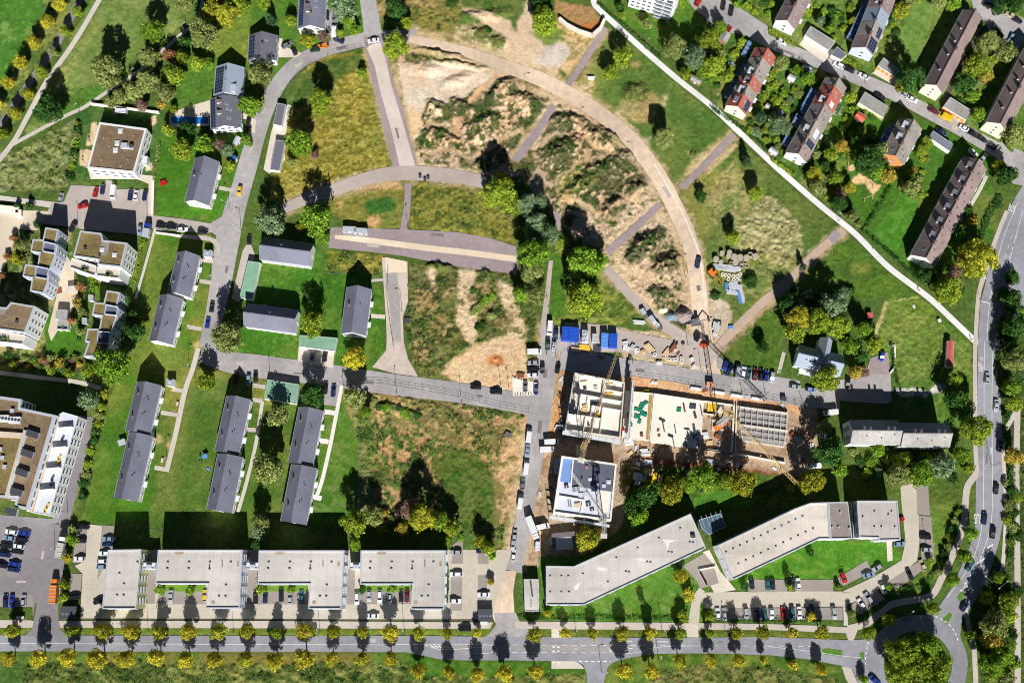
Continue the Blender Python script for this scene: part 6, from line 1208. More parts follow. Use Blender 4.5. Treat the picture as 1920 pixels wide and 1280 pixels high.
for t in ((90, 206, 25, 'd'), (200, 134, 30, 'o'), (195, 110, 11, 'l'), (287, 60, 22, 'g'), (280, 110, 22, 'o'), (316, 105, 15, 'r'), (381, 66, 28, 'o'), (345, 78, 12, 'd'), (325, 141, 21, 'l'), (276, 152, 22, 'o'), (341, 108, 13, 'l'), (368, 118, 16, 'l'), (391, 122, 10, 'g'), (395, 20, 22, 'Y'), (425, 28, 25, 'Y'), (450, 11, 18, 'l'), (410, 0, 16, 'a'), (345, 10, 16, 'o'), (225, 182, 15, 'o'), (252, 170, 18, 'o'), (207, 191, 11, 'o'), (310, 175, 18, 'o'), (302, 197, 9, 'a'), (265, 197, 12, 'p'), (325, 205, 9, 'l'), (315, 245, 14, 'l'), (352, 242, 13, 'd'), (340, 281, 22, 'l'), (382, 271, 20, 'g'), (412, 272, 11, 'p'), (426, 283, 11, 'w'), (462, 264, 11, 'g'), (432, 311, 11, 'l'), (466, 197, 21, 'g'), (478, 142, 16, 'o'), (492, 138, 22, 'o'), (484, 193, 12, 'l'),
          (545, 40, 12, 'l'), (495, 8, 13, 'l'), (575, 76, 14, 'Y'), (606, 70, 11, 'p'), (645, 14, 26, 'w'), (655, 42, 12, 'g'), (665, 57, 11, 'g'), (637, 64, 8, 'l'), (742, 20, 23, 'd'), (760, 44, 13, 'l'), (742, 87, 27, 'l'), (680, 138, 10, 'g'), (602, 190, 26, 'l'), (562, 268, 29, 'g'), (590, 291, 9, 'p'), (547, 304, 9, 'o'), (847, 4, 14, 'd'),
          (507, 416, 28, 'w'), (592, 411, 32, 'g'), (606, 445, 13, 'g'), (585, 607, 26, 'l'), (937, 366, 31, 'l'), (942, 335, 14, 'Y'), (967, 385, 18, 'l'), (985, 384, 21, 'w'), (1012, 378, 16, 'w'), (1007, 420, 22, 'w'), (1030, 441, 22, 'w'), (995, 438, 14, 'w'), (1000, 478, 31, 'g'), (997, 513, 23, 'o'), (975, 551, 15, 'g'), (1005, 552, 20, 'o'), (1095, 494, 36, 'g'), (1100, 527, 19, 'd'), (1095, 563, 35, 'l'), (1124, 487, 18, 'g'), (1315, 370, 10, 'd'), (1418, 362, 13, 'l'), (1375, 445, 14, 'l'),
          (1021, 42, 27, 'l'), (1014, 8, 21, 'd'), (1167, 107, 17, 'l'), (1144, 138, 18, 'l'), (1245, 259, 21, 'o'), (1162, 14, 9, 'd'), (1167, 30, 8, 'l'), (1212, 46, 11, 'o'), (1265, 90, 24, 'o'), (1302, 108, 25, 'w'), (1330, 75, 20, 'l'), (1340, 122, 20, 'l'), (1352, 50, 13, 'g'), (1285, 140, 12, 'l'), (1365, 142, 12, 'l'), (1320, 135, 14, 'g'), (1282, 4, 10, 'g'), (1427, 220, 11, 'c'), (1432, 180, 11, 'l'), (1390, 80, 10, 'l'),
          (1465, 119, 13, 'o'), (1448, 139, 10, 'l'), (1495, 132, 11, 'g'), (1515, 148, 13, 'g'), (1595, 182, 13, 'l'), (1572, 208, 11, 'w'), (1538, 40, 11, 'w'), (1556, 54, 11, 'g'), (1597, 40, 8, 'Y'), (1690, 20, 17, 'Y'), (1705, 4, 14, 'o'), (1760, 4, 15, 'o'), (1787, 8, 15, 'g'), (1708, 146, 28, 'd'), (1690, 160, 12, 'Y'), (1852, 80, 24, 'o'), (1830, 125, 24, 'l'), (1887, 97, 19, 'o'), (1850, 141, 12, 'a'), (1808, 157, 20, 'd'), (1822, 181, 13, 'g'), (1836, 213, 16, 'g'), (1903, 252, 24, 'o'), (1872, 14, 15, 'd'), (1904, 10, 15, 'd'), (1895, 274, 11, 'g'),
          (1577, 275, 13, 'a'), (1591, 287, 11, 'l'), (1628, 300, 29, 'd'), (1650, 285, 16, 'o'), (1557, 291, 13, 'l'), (1547, 311, 12, 'd'), (1530, 292, 10, 'o'), (1460, 231, 13, 'w'), (1473, 241, 11, 'w'), (1448, 222, 10, 'w'), (1737, 262, 9, 'l'), (1730, 281, 11, 'l'), (1527, 327, 14, 'Y'), (1566, 332, 14, 'g'), (1665, 329, 15, 'a'), (1645, 322, 15, 'g'), (1533, 352, 18, 'o'), (1576, 364, 11, 'p'), (1574, 382, 16, 'd'), (1598, 404, 14, 'o'), (1595, 352, 11, 'y'), (1711, 350, 19, 'o'), (1712, 321, 9, 'a'), (1888, 328, 19, 'd'), (1872, 310, 13, 'Y'), (1826, 412, 11, 'a'), (1812, 394, 12, 'd'), (1832, 486, 33, 'Y'), (1790, 510, 14, 'p'), (1775, 544, 27, 'l'), (1738, 516, 17, 'd'),
          (1560, 575, 25, 'w'), (1495, 596, 24, 'y'), (1535, 602, 26, 'l'), (1490, 623, 20, 'l'), (1572, 611, 25, 'l'), (1620, 616, 18, 'g'), (1478, 574, 16, 'd'), (1515, 552, 10, 'w'), (1595, 648, 18, 'g'), (1640, 645, 19, 'l'), (1614, 670, 11, 'd'), (1605, 698, 13, 'a'), (1620, 697, 9, 'p'), (1550, 711, 24, 'l'), (1430, 651, 12, 'd'), (1790, 710, 15, 'l'), (1790, 748, 18, 'd'), (1830, 806, 30, 'l'), (1545, 800, 15, 'o'), (1553, 846, 27, 'd'), (1575, 880, 15, 'g'), (1568, 838, 11, 'g'), (1695, 861, 15, 'l'), (1647, 843, 13, 'g'), (1685, 891, 23, 'o'), (1727, 891, 23, 'g'), (1766, 874, 23, 'w'), (1803, 852, 17, 'g'), (1767, 829, 11, 'c'), (1815, 878, 11, 'l'), (1787, 896, 11, 'd'),
          (1905, 677, 24, 'o'), (1897, 728, 17, 'g'), (1903, 757, 16, 'l'), (1902, 855, 16, 'a'), (1888, 780, 7, 'd'), (1898, 560, 18, 'd'), (1905, 610, 22, 'd'), (1522, 901, 24, 'Y'), (1482, 917, 9, 'l'), (1317, 892, 26, 'g'), (1290, 905, 14, 'g'), (1260, 921, 27, 'Y'), (1392, 906, 26, 'Y'), (1358, 902, 14, 'l'), (1210, 930, 22, 'd'), (1188, 944, 18, 'd'), (1197, 968, 17, 'g'), (1100, 1010, 25, 'Y'), (1120, 1004, 16, 'a'),
          (1872, 1082, 13, 'g'), (1850, 1121, 13, 'l'), (1892, 1127, 20, 'l'), (1866, 1170, 23, 'o'), (1886, 1155, 17, 'l'), (1862, 1199, 20, 'a'), (1878, 1225, 23, 'g'), (1860, 1247, 21, 'g'), (1882, 1270, 20, 'o'), (1822, 1191, 10, 'g'), (1895, 1190, 14, 'd'), (1888, 1100, 12, 'd'),
          (1692, 1222, 28, 'l'), (1735, 1212, 27, 'g'), (1718, 1246, 30, 'l'), (1758, 1242, 26, 'l'), (1688, 1262, 26, 'l'), (1742, 1274, 30, 'l'), (1706, 1276, 24, 'l'),
          (1480, 1100, 6, 'l'), (1572, 1100, 6, 'g'), (1522, 1155, 9, 'y'), (1596, 1150, 7, 'o'), (1487, 1245, 9, 'y'), (1540, 1255, 11, 'y'), (1620, 1273, 8, 'g'), (1665, 1100, 6, 'g'), (1745, 1052, 7, 'l'), (1331, 1155, 9, 'l'), (1520, 1035, 7, 'd'), (1476, 1075, 6, 'd'), (1202, 1121, 6, 'd'), (1276, 1080, 12, 'y'), (1291, 1115, 11, 'y'), (1271, 1062, 9, 'd'), (1280, 1157, 10, 'l'), (1028, 1150, 8, 'Y'), (1396, 1099, 8, 'd'),
          (299, 1105, 10, 'g'), (356, 1105, 9, 'g'), (489, 1105, 10, 'l'), (546, 1104, 7, 'g'), (679, 1105, 7, 'd'), (736, 1105, 6, 'l'), (125, 1046, 9, 'y'), (120, 1095, 9, 'l'), (119, 1120, 8, 'l'), (135, 1012, 9, 'g'), (136, 992, 7, 'o'),
          (665, 980, 26, 'l'), (667, 1020, 11, 'g'), (790, 970, 26, 'Y'), (822, 975, 18, 'g'), (768, 955, 16, 'p'), (700, 968, 17, 'o'), (847, 990, 15, 'l'), (840, 1014, 8, 'g'), (900, 1015, 13, 'Y'), (915, 1027, 12, 'l'), (922, 1042, 8, 'g'), (920, 1090, 7, 'a'), (719, 992, 8, 'l'), (755, 990, 13, 'a'), (665, 672, 22, 'y'), (586, 742, 25, 'd'), (520, 780, 23, 'o'), (502, 878, 28, 'o'), (665, 745, 19, 'o'), (684, 772, 12, 'g'), (488, 976, 18, 'o'), (485, 996, 16, 'w'), (482, 1018, 11, 'd'),
          (212, 685, 36, 'g'), (165, 695, 15, 'l'), (167, 750, 17, 'w'), (386, 716, 17, 'l'), (425, 633, 28, 'o'), (80, 675, 8, 'r'), (112, 680, 8, 'a'), (96, 695, 8, 'l'), (129, 699, 9, 'l'), (25, 685, 7, 'l'), (15, 664, 8, 'd'), (25, 447, 7, 'r'), (14, 482, 7, 'r'), (5, 517, 7, 'r'), (38, 460, 13, 'o'), (32, 486, 12, 'Y'), (152, 538, 9, 'r'), (145, 567, 9, 'a'), (135, 602, 8, 'r'), (175, 522, 11, 'l'), (177, 541, 8, 'g'), (70, 420, 7, 'd'), (55, 386, 7, 'd'), (33, 386, 6, 'd'), (250, 592, 13, 'd'), (250, 622, 20, 'd'), (239, 562, 8, 'd'), (150, 622, 9, 'o'), (155, 585, 8, 'o'), (270, 455, 7, 'l'), (120, 615, 6, 'l')):
    tree(*t)
for x, y, r, hf in ((505, 34, 11, 4.2), (1402, 300, 10, 4.2), (1427, 221, 8, 3.6), (1767, 829, 8, 3.4), (1507, 500, 7, 4.6)): tree(x, y, r, 'c', hf, None, None, False, True)
# more garden greenery of the north-east, shrubs, weeds with a shape of their own
for t in ((1190, 176, 19, 'o', .7), (1407, 527, 15, 'd', 1), (1342, 555, 9, 'd', .9), (935, 80, 12, 'o', .8), (902, 66, 13, 'o', .8), (915, 58, 8, 'd', .9), (563, 429, 11, 'Y', 1), (1047, 456, 11, 'l', .9), (1300, 290, 8, 'o', .6), (1802, 545, 8, 'd', 1), (865, 1008, 6, 'g', 1), (1452, 160, 9, 'l', 1), (1470, 175, 10, 'g', 1), (1455, 190, 11, 'l', 1), (1475, 195, 9, 'o', 1), (1490, 170, 9, 'l', 1), (1440, 165, 8, 'g', 1), (1485, 205, 8, 'd', 1), (1465, 205, 8, 'l', 1), (1440, 235, 9, 'o', 1), (1420, 248, 12, 'w', .9), (1437, 262, 9, 'l', 1), (1455, 262, 9, 'g', 1), (1450, 248, 8, 'o', 1), (1418, 180, 8, 'd', 1), (1426, 200, 7, 'l', 1), (1405, 190, 7, 'g', 1), (1378, 100, 9, 'l', 1), (1395, 118, 7, 'o', 1), (1360, 110, 8, 'd', 1), (1370, 128, 8, 'l', 1), (1350, 95, 9, 'l', 1), (1345, 148, 8, 'g', 1), (1330, 150, 9, 'g', 1), (1345, 160, 7, 'd', 1), (1380, 150, 7, 'l', 1),
          (1575, 30, 9, 'g', 1), (1580, 55, 8, 'l', 1), (1560, 20, 9, 'd', 1), (1595, 15, 9, 'l', 1), (1545, 20, 8, 'g', 1), (1545, 75, 7, 'g', 1), (1565, 72, 7, 'l', 1), (1605, 50, 6, 'o', 1), (1425, 5, 9, 'd', 1), (1440, 25, 9, 'g', 1), (1448, 8, 8, 'l', 1), (1400, 12, 9, 'l', 1), (1380, 8, 8, 'g', 1), (1415, 22, 8, 'l', 1), (1530, 12, 6, 'l', 1), (1515, 28, 6, 'l', 1), (1675, 40, 9, 'o', 1), (1680, 60, 8, 'd', 1), (1668, 75, 7, 'o', 1), (1600, 205, 9, 'g', 1), (1588, 222, 8, 'l', 1), (1580, 240, 8, 'd', 1), (1575, 258, 8, 'l', 1), (1595, 250, 6, 'g', 1), (1618, 245, 7, 'l', 1), (1640, 262, 8, 'd', 1), (1625, 265, 7, 'd', 1), (1535, 270, 8, 'g', 1), (1520, 285, 8, 'l', 1), (1545, 275, 8, 'd', 1), (1490, 300, 7, 'l', 1), (1480, 290, 6, 'o', 1), (1470, 282, 6, 'l', 1), (1505, 318, 7, 'd', 1), (1515, 335, 8, 'o', 1), (1545, 365, 8, 'd', 1), (1560, 372, 8, 'o', 1), (1590, 388, 8, 'd', 1), (1610, 420, 7, 'o', 1), (1585, 400, 7, 'd', 1), (1700, 338, 8, 'd', 1), (1725, 335, 9, 'o', 1), (1700, 362, 8, 'd', 1), (1732, 365, 8, 'l', 1), (1690, 350, 7, 'o', 1), (1720, 290, 8, 'd', 1), (1738, 275, 7, 'l', 1), (1745, 268, 6, 'g', 1), (1730, 298, 7, 'l', 1), (1738, 300, 6, 'o', 1), (1845, 190, 8, 'l', 1), (1800, 190, 8, 'd', 1), (1865, 110, 9, 'l', 1), (1840, 155, 8, 'o', 1), (1820, 105, 8, 'd', 1), (1870, 60, 9, 'd', 1), (1840, 45, 7, 'g', 1), (1755, 530, 9, 'd', 1), (1800, 530, 8, 'o', 1), (1780, 525, 9, 'd', 1), (1805, 505, 8, 'd', 1), (1800, 490, 8, 'p', 1)):
    shrub(t[0], t[1], t[2], t[3], t[4])
for k in range(10): shrub(146 - 1.6 * k + (k % 3), 232 + 11 * k, 6 + (k * 7) % 4, 'ldog'[k % 4], 1.3, group="shrubs along the kindergarten fence")
for k, (x, y, c) in enumerate(((195, 738, 'Y'), (190, 762, 'l'), (186, 780, 'o'), (184, 795, 'l'), (178, 810, 'd'), (177, 826, 'd'), (169, 845, 'l'), (165, 870, 'l'), (163, 890, 'o'), (158, 905, 'd'), (155, 930, 'd'))): shrub(x, y, 9, c, 1.4, group="shrubs along the lane to the big complex")
for k in range(16): shrub(30 + 8 * k, 668 + (k * 13) % 20, 6 + k % 3, 'dpoald'[k % 6], 1.2, group="shrubs in the shaded western garden strip")
for k in range(8): shrub(1796 - 5 * k, 960 + 16 * k, 7 + k % 3, 'lod'[k % 3], 1.3, group="shrubs along the far car park's outer edge")
for k in range(14): shrub(1885 + (k * 11) % 26, 905 + 14 * k, 8 + k % 4, 'odl'[k % 3], 1.2, group="bushes beyond the main road") if k < 9 else shrub(1882 + (k * 17) % 34, 520 + 30 * (k - 9), 14, 'd', 1.4, group="bushes beyond the main road")
for k in range(18): shrub(1600 + 11 * k + (k % 3) * 2, 848 + (k * 19) % 40, 8 + k % 4, 'odlgw'[k % 5], 1.3, group="bushes below the offset pitched block")
for k in range(9): shrub(1490 + 13 * k, 545 + (k * 23) % 26, 9 + k % 4, 'dwd'[k % 3], 1.5, group="dark bushes above the white villa")
for k in range(12): shrub(1215 + 14 * k, 905 + (k * 13) % 14, 9 + k % 3, 'gdl'[k % 3], 1.4, group="bushes behind the construction site")
for k in range(8): shrub(700 + 12 * k, 752 + 3 * k + (k * 7) % 9, 7 + k % 3, 'odg'[k % 3], .9, group="weedy bushes along the fenced dry field")
for k in range(9): shrub(888 + (k * 17) % 42, 545 + (k * 23) % 76, 7 + k % 3, 'dgo'[k % 3], .8, group="dark bramble patches in the weedy plot")
for k in range(7): shrub(722 + 13 * k, 962 + (k * 11) % 22, 9 + k % 4, 'aopl'[k % 4], 1.2, group="thicket at the dry field's lower edge")
# hedges
hedge([(1440, 60), (1470, 78), (1488, 90)], 1.6, 1.6, 'l', "low clipped hedge below the upper brown terraced row", True); hedge([(1579, 113), (1612, 128)], 1.8, 1.7, 'l', "bright clipped hedge beside the dark flat garage", True)
hedge([(1606, 205), (1588, 235), (1574, 260)], 1.4, 1.6, 'l', "hedge along the brick-red shed's garden", True); hedge([(1620, 208), (1652, 226)], 1.2, 1.4, 'l', "yellowish hedge right below the grey garage", True)
hedge([(1120, 8), (1180, 60), (1240, 112)], 1.0, 1.3, 'd', "long hedge beside the upper diagonal path", True); hedge([(1335, 205), (1395, 245), (1440, 285)], 1.2, 1.2, 'd', "hedge along the diagonal path below the red row", True)
hedge([(1625, 440), (1680, 488), (1720, 525)], 1.2, 1.3, 'd', "hedge along the diagonal path below the long brown row", True); hedge([(1444, 300), (1470, 318), (1488, 330)], 1.4, 1.3, 'l', "light hedge along the path under the white gable", True)
hedge([(1616, 440), (1650, 385), (1672, 350)], 1.3, 1.6, 'd', "tall dark hedge between sand playground and long lawn", True); hedge([(1870, 375), (1850, 410), (1838, 450)], 2.4, 1.2, 'd', "thick dark hedge between lawn and main road", True); hedge([(1874, 370), (1868, 392)], 2.6, 1.4, 'd', "short dark hedge block at the road lawn's upper end", True)
hedge([(970, 1158), (1100, 1158), (1290, 1160)], .9, 1.1, 'd', "long low dark hedge under the zigzag office lawn", True); hedge([(1340, 1162), (1440, 1163), (1515, 1163)], .9, 1.2, 'd', "low dark hedge below the office car park", True); hedge([(1618, 1160), (1660, 1130), (1672, 1110)], 1.0, 1.2, 'd', "dark hedge round the slanted parking bays", True); hedge([(1670, 1104), (1724, 1103), (1740, 1090), (1772, 1040), (1790, 960)], 1.0, 1.4, 'd', "dark hedge curving along the outer car park", True)
hedge([(838, 1052), (840, 1090), (838, 1130)], .8, 1.1, 'd', "narrow hedge at the last office's side wall", True)
hedge([(290, 340), (296, 300), (300, 270)], 1.2, 1.4, 'o', "weedy hedge along the kindergarten car park", True); hedge([(270, 440), (262, 480), (253, 530)], 1.1, 1.0, 'l', "flowering hedge beside the largest white apartment house", True); hedge([(60, 440), (48, 500), (40, 530)], 1.6, 1.2, 'o', "olive hedge left of the stepped terrace building", True); hedge([(166, 520), (160, 580), (148, 640)], 1.4, 1.2, 'd', "dark hedge strip between the two stepped terraces", True)
hedge([(1400, 930), (1500, 905)], .8, 1.0, 'd', "thin dark hedge behind the crane arm", True)
hedge([(1670, 645), (1676, 690), (1684, 726)], 1.0, 1.3, 'd', "dark hedge between car park and streaked meadow", True)

# unplanned greenery filling the back gardens
GARD = [(1452, 165, 1480, 205), (1425, 240, 1465, 285), (1535, 20, 1580, 60), (1480, 0, 1520, 25), (1600, 200, 1650, 270), (1700, 300, 1735, 370), (1350, 85, 1400, 140), (1380, 0, 1440, 20), (1480, 155, 1530, 200), (1560, 265, 1600, 310), (1665, 35, 1690, 80), (1800, 90, 1850, 190), (1520, 300, 1560, 370), (1700, 0, 1800, 10), (1400, 215, 1440, 250), (1860, 60, 1915, 120), (1885, 540, 1918, 720), (1880, 1090, 1915, 1275), (1320, 40, 1350, 120)]
for k in range(84):
    a = GARD[k % len(GARD)]; shrub(TR.uniform(a[0], a[2]), TR.uniform(a[1], a[3]), TR.uniform(4.5, 9) * (1.5 if a[0] > 1870 else 1), TR.choice('gldogdlw'), TR.uniform(.8, 1.5))
hedge([(1893, 845), (1896, 950), (1892, 1050)], 2.2, 2.0, 'd', "long dark hedge between main road and gravel path", True)
hedge([(1120, 700), (1121, 701)], .2, .2, 'd', "x", True) if False else None
# ------------------------------------------------------------------ vehicles
TYRE = mat("tyre_rubber", (.02, .02, .02), .9, .1, 3); RIM = mat("wheel_rim", (.5, .5, .52), .4, .05, metal=.8)
CGL = mat("car_glass", (.015, .02, .028), .08, .05, 1.0, spec=.7); LAMPG = mat("headlight_glass", (.8, .8, .78), .2, .02); LAMPR = mat("tail_light_red", (.45, .02, .02), .3, .02)
PAINT = {}
for k, c in {'white': (.80, .80, .80), 'silver': (.50, .52, .55), 'grey': (.22, .23, .25), 'black': (.018, .018, .022), 'dark blue': (.015, .03, .10), 'blue': (.02, .05, .32), 'light blue': (.30, .42, .58), 'red': (.50, .02, .02), 'dark red': (.13, .015, .02), 'yellow': (.80, .50, .02), 'orange': (.75, .22, .03), 'teal': (.03, .12, .14), 'dark green': (.02, .06, .04), 'beige': (.55, .45, .28)}.items():
    PAINT[k] = mat("car_paint_" + k.replace(' ', '_'), c, .28, .02, .5, metal=.25 if k in ('silver', 'grey', 'light blue') else 0, spec=.5)
def loft(sections, m, name, hard=False):
    """sections: (x, [(y, z)...]) closed rings along the length"""
    b = MB(); n = len(sections[0][1])
    for x, rg in sections: b.v += [(x, y, z) for y, z in rg]
    for i in range(len(sections) - 1):
        for k in range(n): b.f.append([i * n + k, i * n + (k + 1) % n, (i + 1) * n + (k + 1) % n, (i + 1) * n + k]); b.m.append(b.mi(m))
    b.f += [list(range(n))[::-1], list(range((len(sections) - 1) * n, len(sections) * n))]; b.m += [b.mi(m)] * 2
    return b
def ringv(w, zb, zs, zt, wt):
    return [(-w, zb), (w, zb), (w * 1.0, zs), (wt, zt), (-wt, zt), (-w * 1.0, zs)]
_veh = {}
def car_parts(style, col):
    k = (style, col)
    if k in _veh: return _veh[k]
    m = PAINT[col]; out = []
    if style == 'van':
        L, w, H = 5.4, .98, 2.35; hx = L / 2
        sec = [(-hx, ringv(w * .94, .35, .9, H * .92, w * .86)), (-hx + .12, ringv(w, .25, 1.0, H, w * .9)), (hx - 1.7, ringv(w, .25, 1.0, H, w * .9)), (hx - 1.25, ringv(w, .25, 1.0, H * .93, w * .86)), (hx - .72, ringv(w, .25, .95, 1.25, w * .88)), (hx - .1, ringv(w * .95, .3, .75, 1.0, w * .82)), (hx, ringv(w * .86, .4, .7, .8, w * .74))]
        out.append(("body", loft(sec, m, "body").mesh("body")))
        b = MB(); b.face([(hx - 1.22, -w * .8, H * .92), (hx - .70, -w * .82, 1.3), (hx - .70, w * .82, 1.3), (hx - 1.22, w * .8, H * .92)], CGL); b.v = [(x + .03, y, z + .03) for x, y, z in b.v]; out.append(("windscreen", b.mesh("windscreen")))
        for s in (-1, 1):
            b = MB(); P = [(hx - 1.9, s * (w * .955 + .015), 1.15), (hx - 1.0, s * (w * .965 + .015), 1.15), (hx - 1.3, s * (w * .925 + .015), 1.85), (hx - 1.9, s * (w * .925 + .015), 1.85)]; b.face(P if s < 0 else P[::-1], CGL); out.append(("side_window", b.mesh("side_window")))
        wb, wz = 1.65, .34
    else:
        L, w, H = {'hatch': (4.1, .86, 1.48), 'estate': (4.6, .89, 1.46), 'saloon': (4.6, .89, 1.42)}[style]; hx = L / 2; hood, belt = .82, .92
        tail = .30 if style != 'saloon' else .95
        sec = [(-hx, ringv(w * .84, .4, .6, .74, w * .76)), (-hx + .1, ringv(w * .95, .28, .62, belt, w * .84)), (-hx + tail, ringv(w, .22, .66, belt + .02, w * .88)), (-hx + tail + .5, ringv(w, .22, .66, belt, w * .88)), (.1, ringv(w, .22, .66, belt, w * .88)), (hx - 1.25, ringv(w, .22, .66, belt - .02, w * .88)), (hx - .35, ringv(w * .97, .24, .6, hood - .06, w * .80)), (hx - .06, ringv(w * .88, .32, .55, .66, w * .72)), (hx, ringv(w * .8, .38, .5, .58, w * .66))]
        b = loft(sec, m, "body"); x0, x1, x2, x3 = -hx + .12 if style != 'saloon' else -hx + .75, -hx + tail + .42, hx - 1.95, hx - 1.15
        c = loft([(x0, ringv(w * .86, belt - .05, belt - .02, belt, w * .84)), (x1, ringv(w * .87, belt - .05, belt, H - .04, w * .68)), ((x1 + x2) / 2, ringv(w * .87, belt - .05, belt, H, w * .69)), (x2, ringv(w * .87, belt - .05, belt, H - .03, w * .68)), (x3, ringv(w * .86, belt - .05, belt - .02, belt, w * .84))], m, "cab")
        i = len(b.v); b.v += c.v; b.f += [[j + i for j in f] for f in c.f]; b.m += [b.mi(m)] * len(c.f); out.append(("body", b.mesh("body")))
        def quad(nm, P, up=.02):
            g = MB(); g.face(P, CGL); out.append((nm, g.mesh(nm)))
        e = .025
        quad("windscreen", [(x2 + .06 + e, -w * .66, H - .06 + e), (x3 - .04 + e, -w * .80, belt + .03 + e), (x3 - .04 + e, w * .80, belt + .03 + e), (x2 + .06 + e, w * .66, H - .06 + e)])
        quad("rear_window", [(x1 - .04 - e, w * .66, H - .07 + e), (x0 + .05 - e, w * .79, belt + .05 + e), (x0 + .05 - e, -w * .79, belt + .05 + e), (x1 - .04 - e, -w * .66, H - .07 + e)])
        for s in (-1, 1):
            P = [(x0 + .25, s * (w * .855 + .02), belt + .06), (x3 - .2, s * (w * .855 + .02), belt + .06), (x2 - .02, s * (w * .70 + .02), H - .09), (x1 + .05, s * (w * .70 + .02), H - .09)]; quad("side_window", P if s < 0 else P[::-1])
        wb, wz = L * .29, .31
    for x in (-wb, wb):
        for s in (-1, 1):
            b = MB(); b.tube((x, s * (w - .16), wz), (x, s * (w + .02), wz), wz, TYRE, 12); b.tube((x, s * (w + .015), wz), (x, s * (w + .03), wz), wz * .6, RIM, 10); out.append(("wheel", b.mesh("wheel")))
    for s in (-1, 1):
        b = MB(); b.box((hx - .13, s * w * .66, .64), (.2, .28, .12), LAMPG); out.append(("headlight", b.mesh("headlight")))
        b = MB(); b.box((-hx + .06, s * w * .72, .74), (.1, .22, .16), LAMPR); out.append(("tail_light", b.mesh("tail_light")))
    _veh[k] = out; return out
CR = random.Random(8)
def car(x, y, deg, col, style=None, group="cars parked in and around the estate", desc=None, fixed=False, s=1.0):
    style = style or CR.choice(['hatch', 'estate', 'hatch', 'saloon']); p = G(x, y, .8); a = ANG(x, y, deg) + (math.pi if CR.random() < .5 else 0)
    t = thing("parked_van" if style == 'van' else "parked_car", desc or f"{col} {'van' if style == 'van' else {'hatch': 'small car', 'estate': 'estate car', 'saloon': 'saloon car'}[style]}", "van" if style == 'van' else "car", Vector((p.x, p.y, .07)), a, group, fixed, (x, y))
    for nm, me in car_parts(style, col): put(nm, me, t)
    t.scale = (s, s, s); return t
K = {'w': 'white', 's': 'silver', 'g': 'grey', 'k': 'black', 'd': 'dark blue', 'b': 'blue', 'l': 'light blue', 'r': 'red', 'R': 'dark red', 'y': 'yellow', 'o': 'orange', 't': 'teal', 'G': 'dark green', 'e': 'beige'}
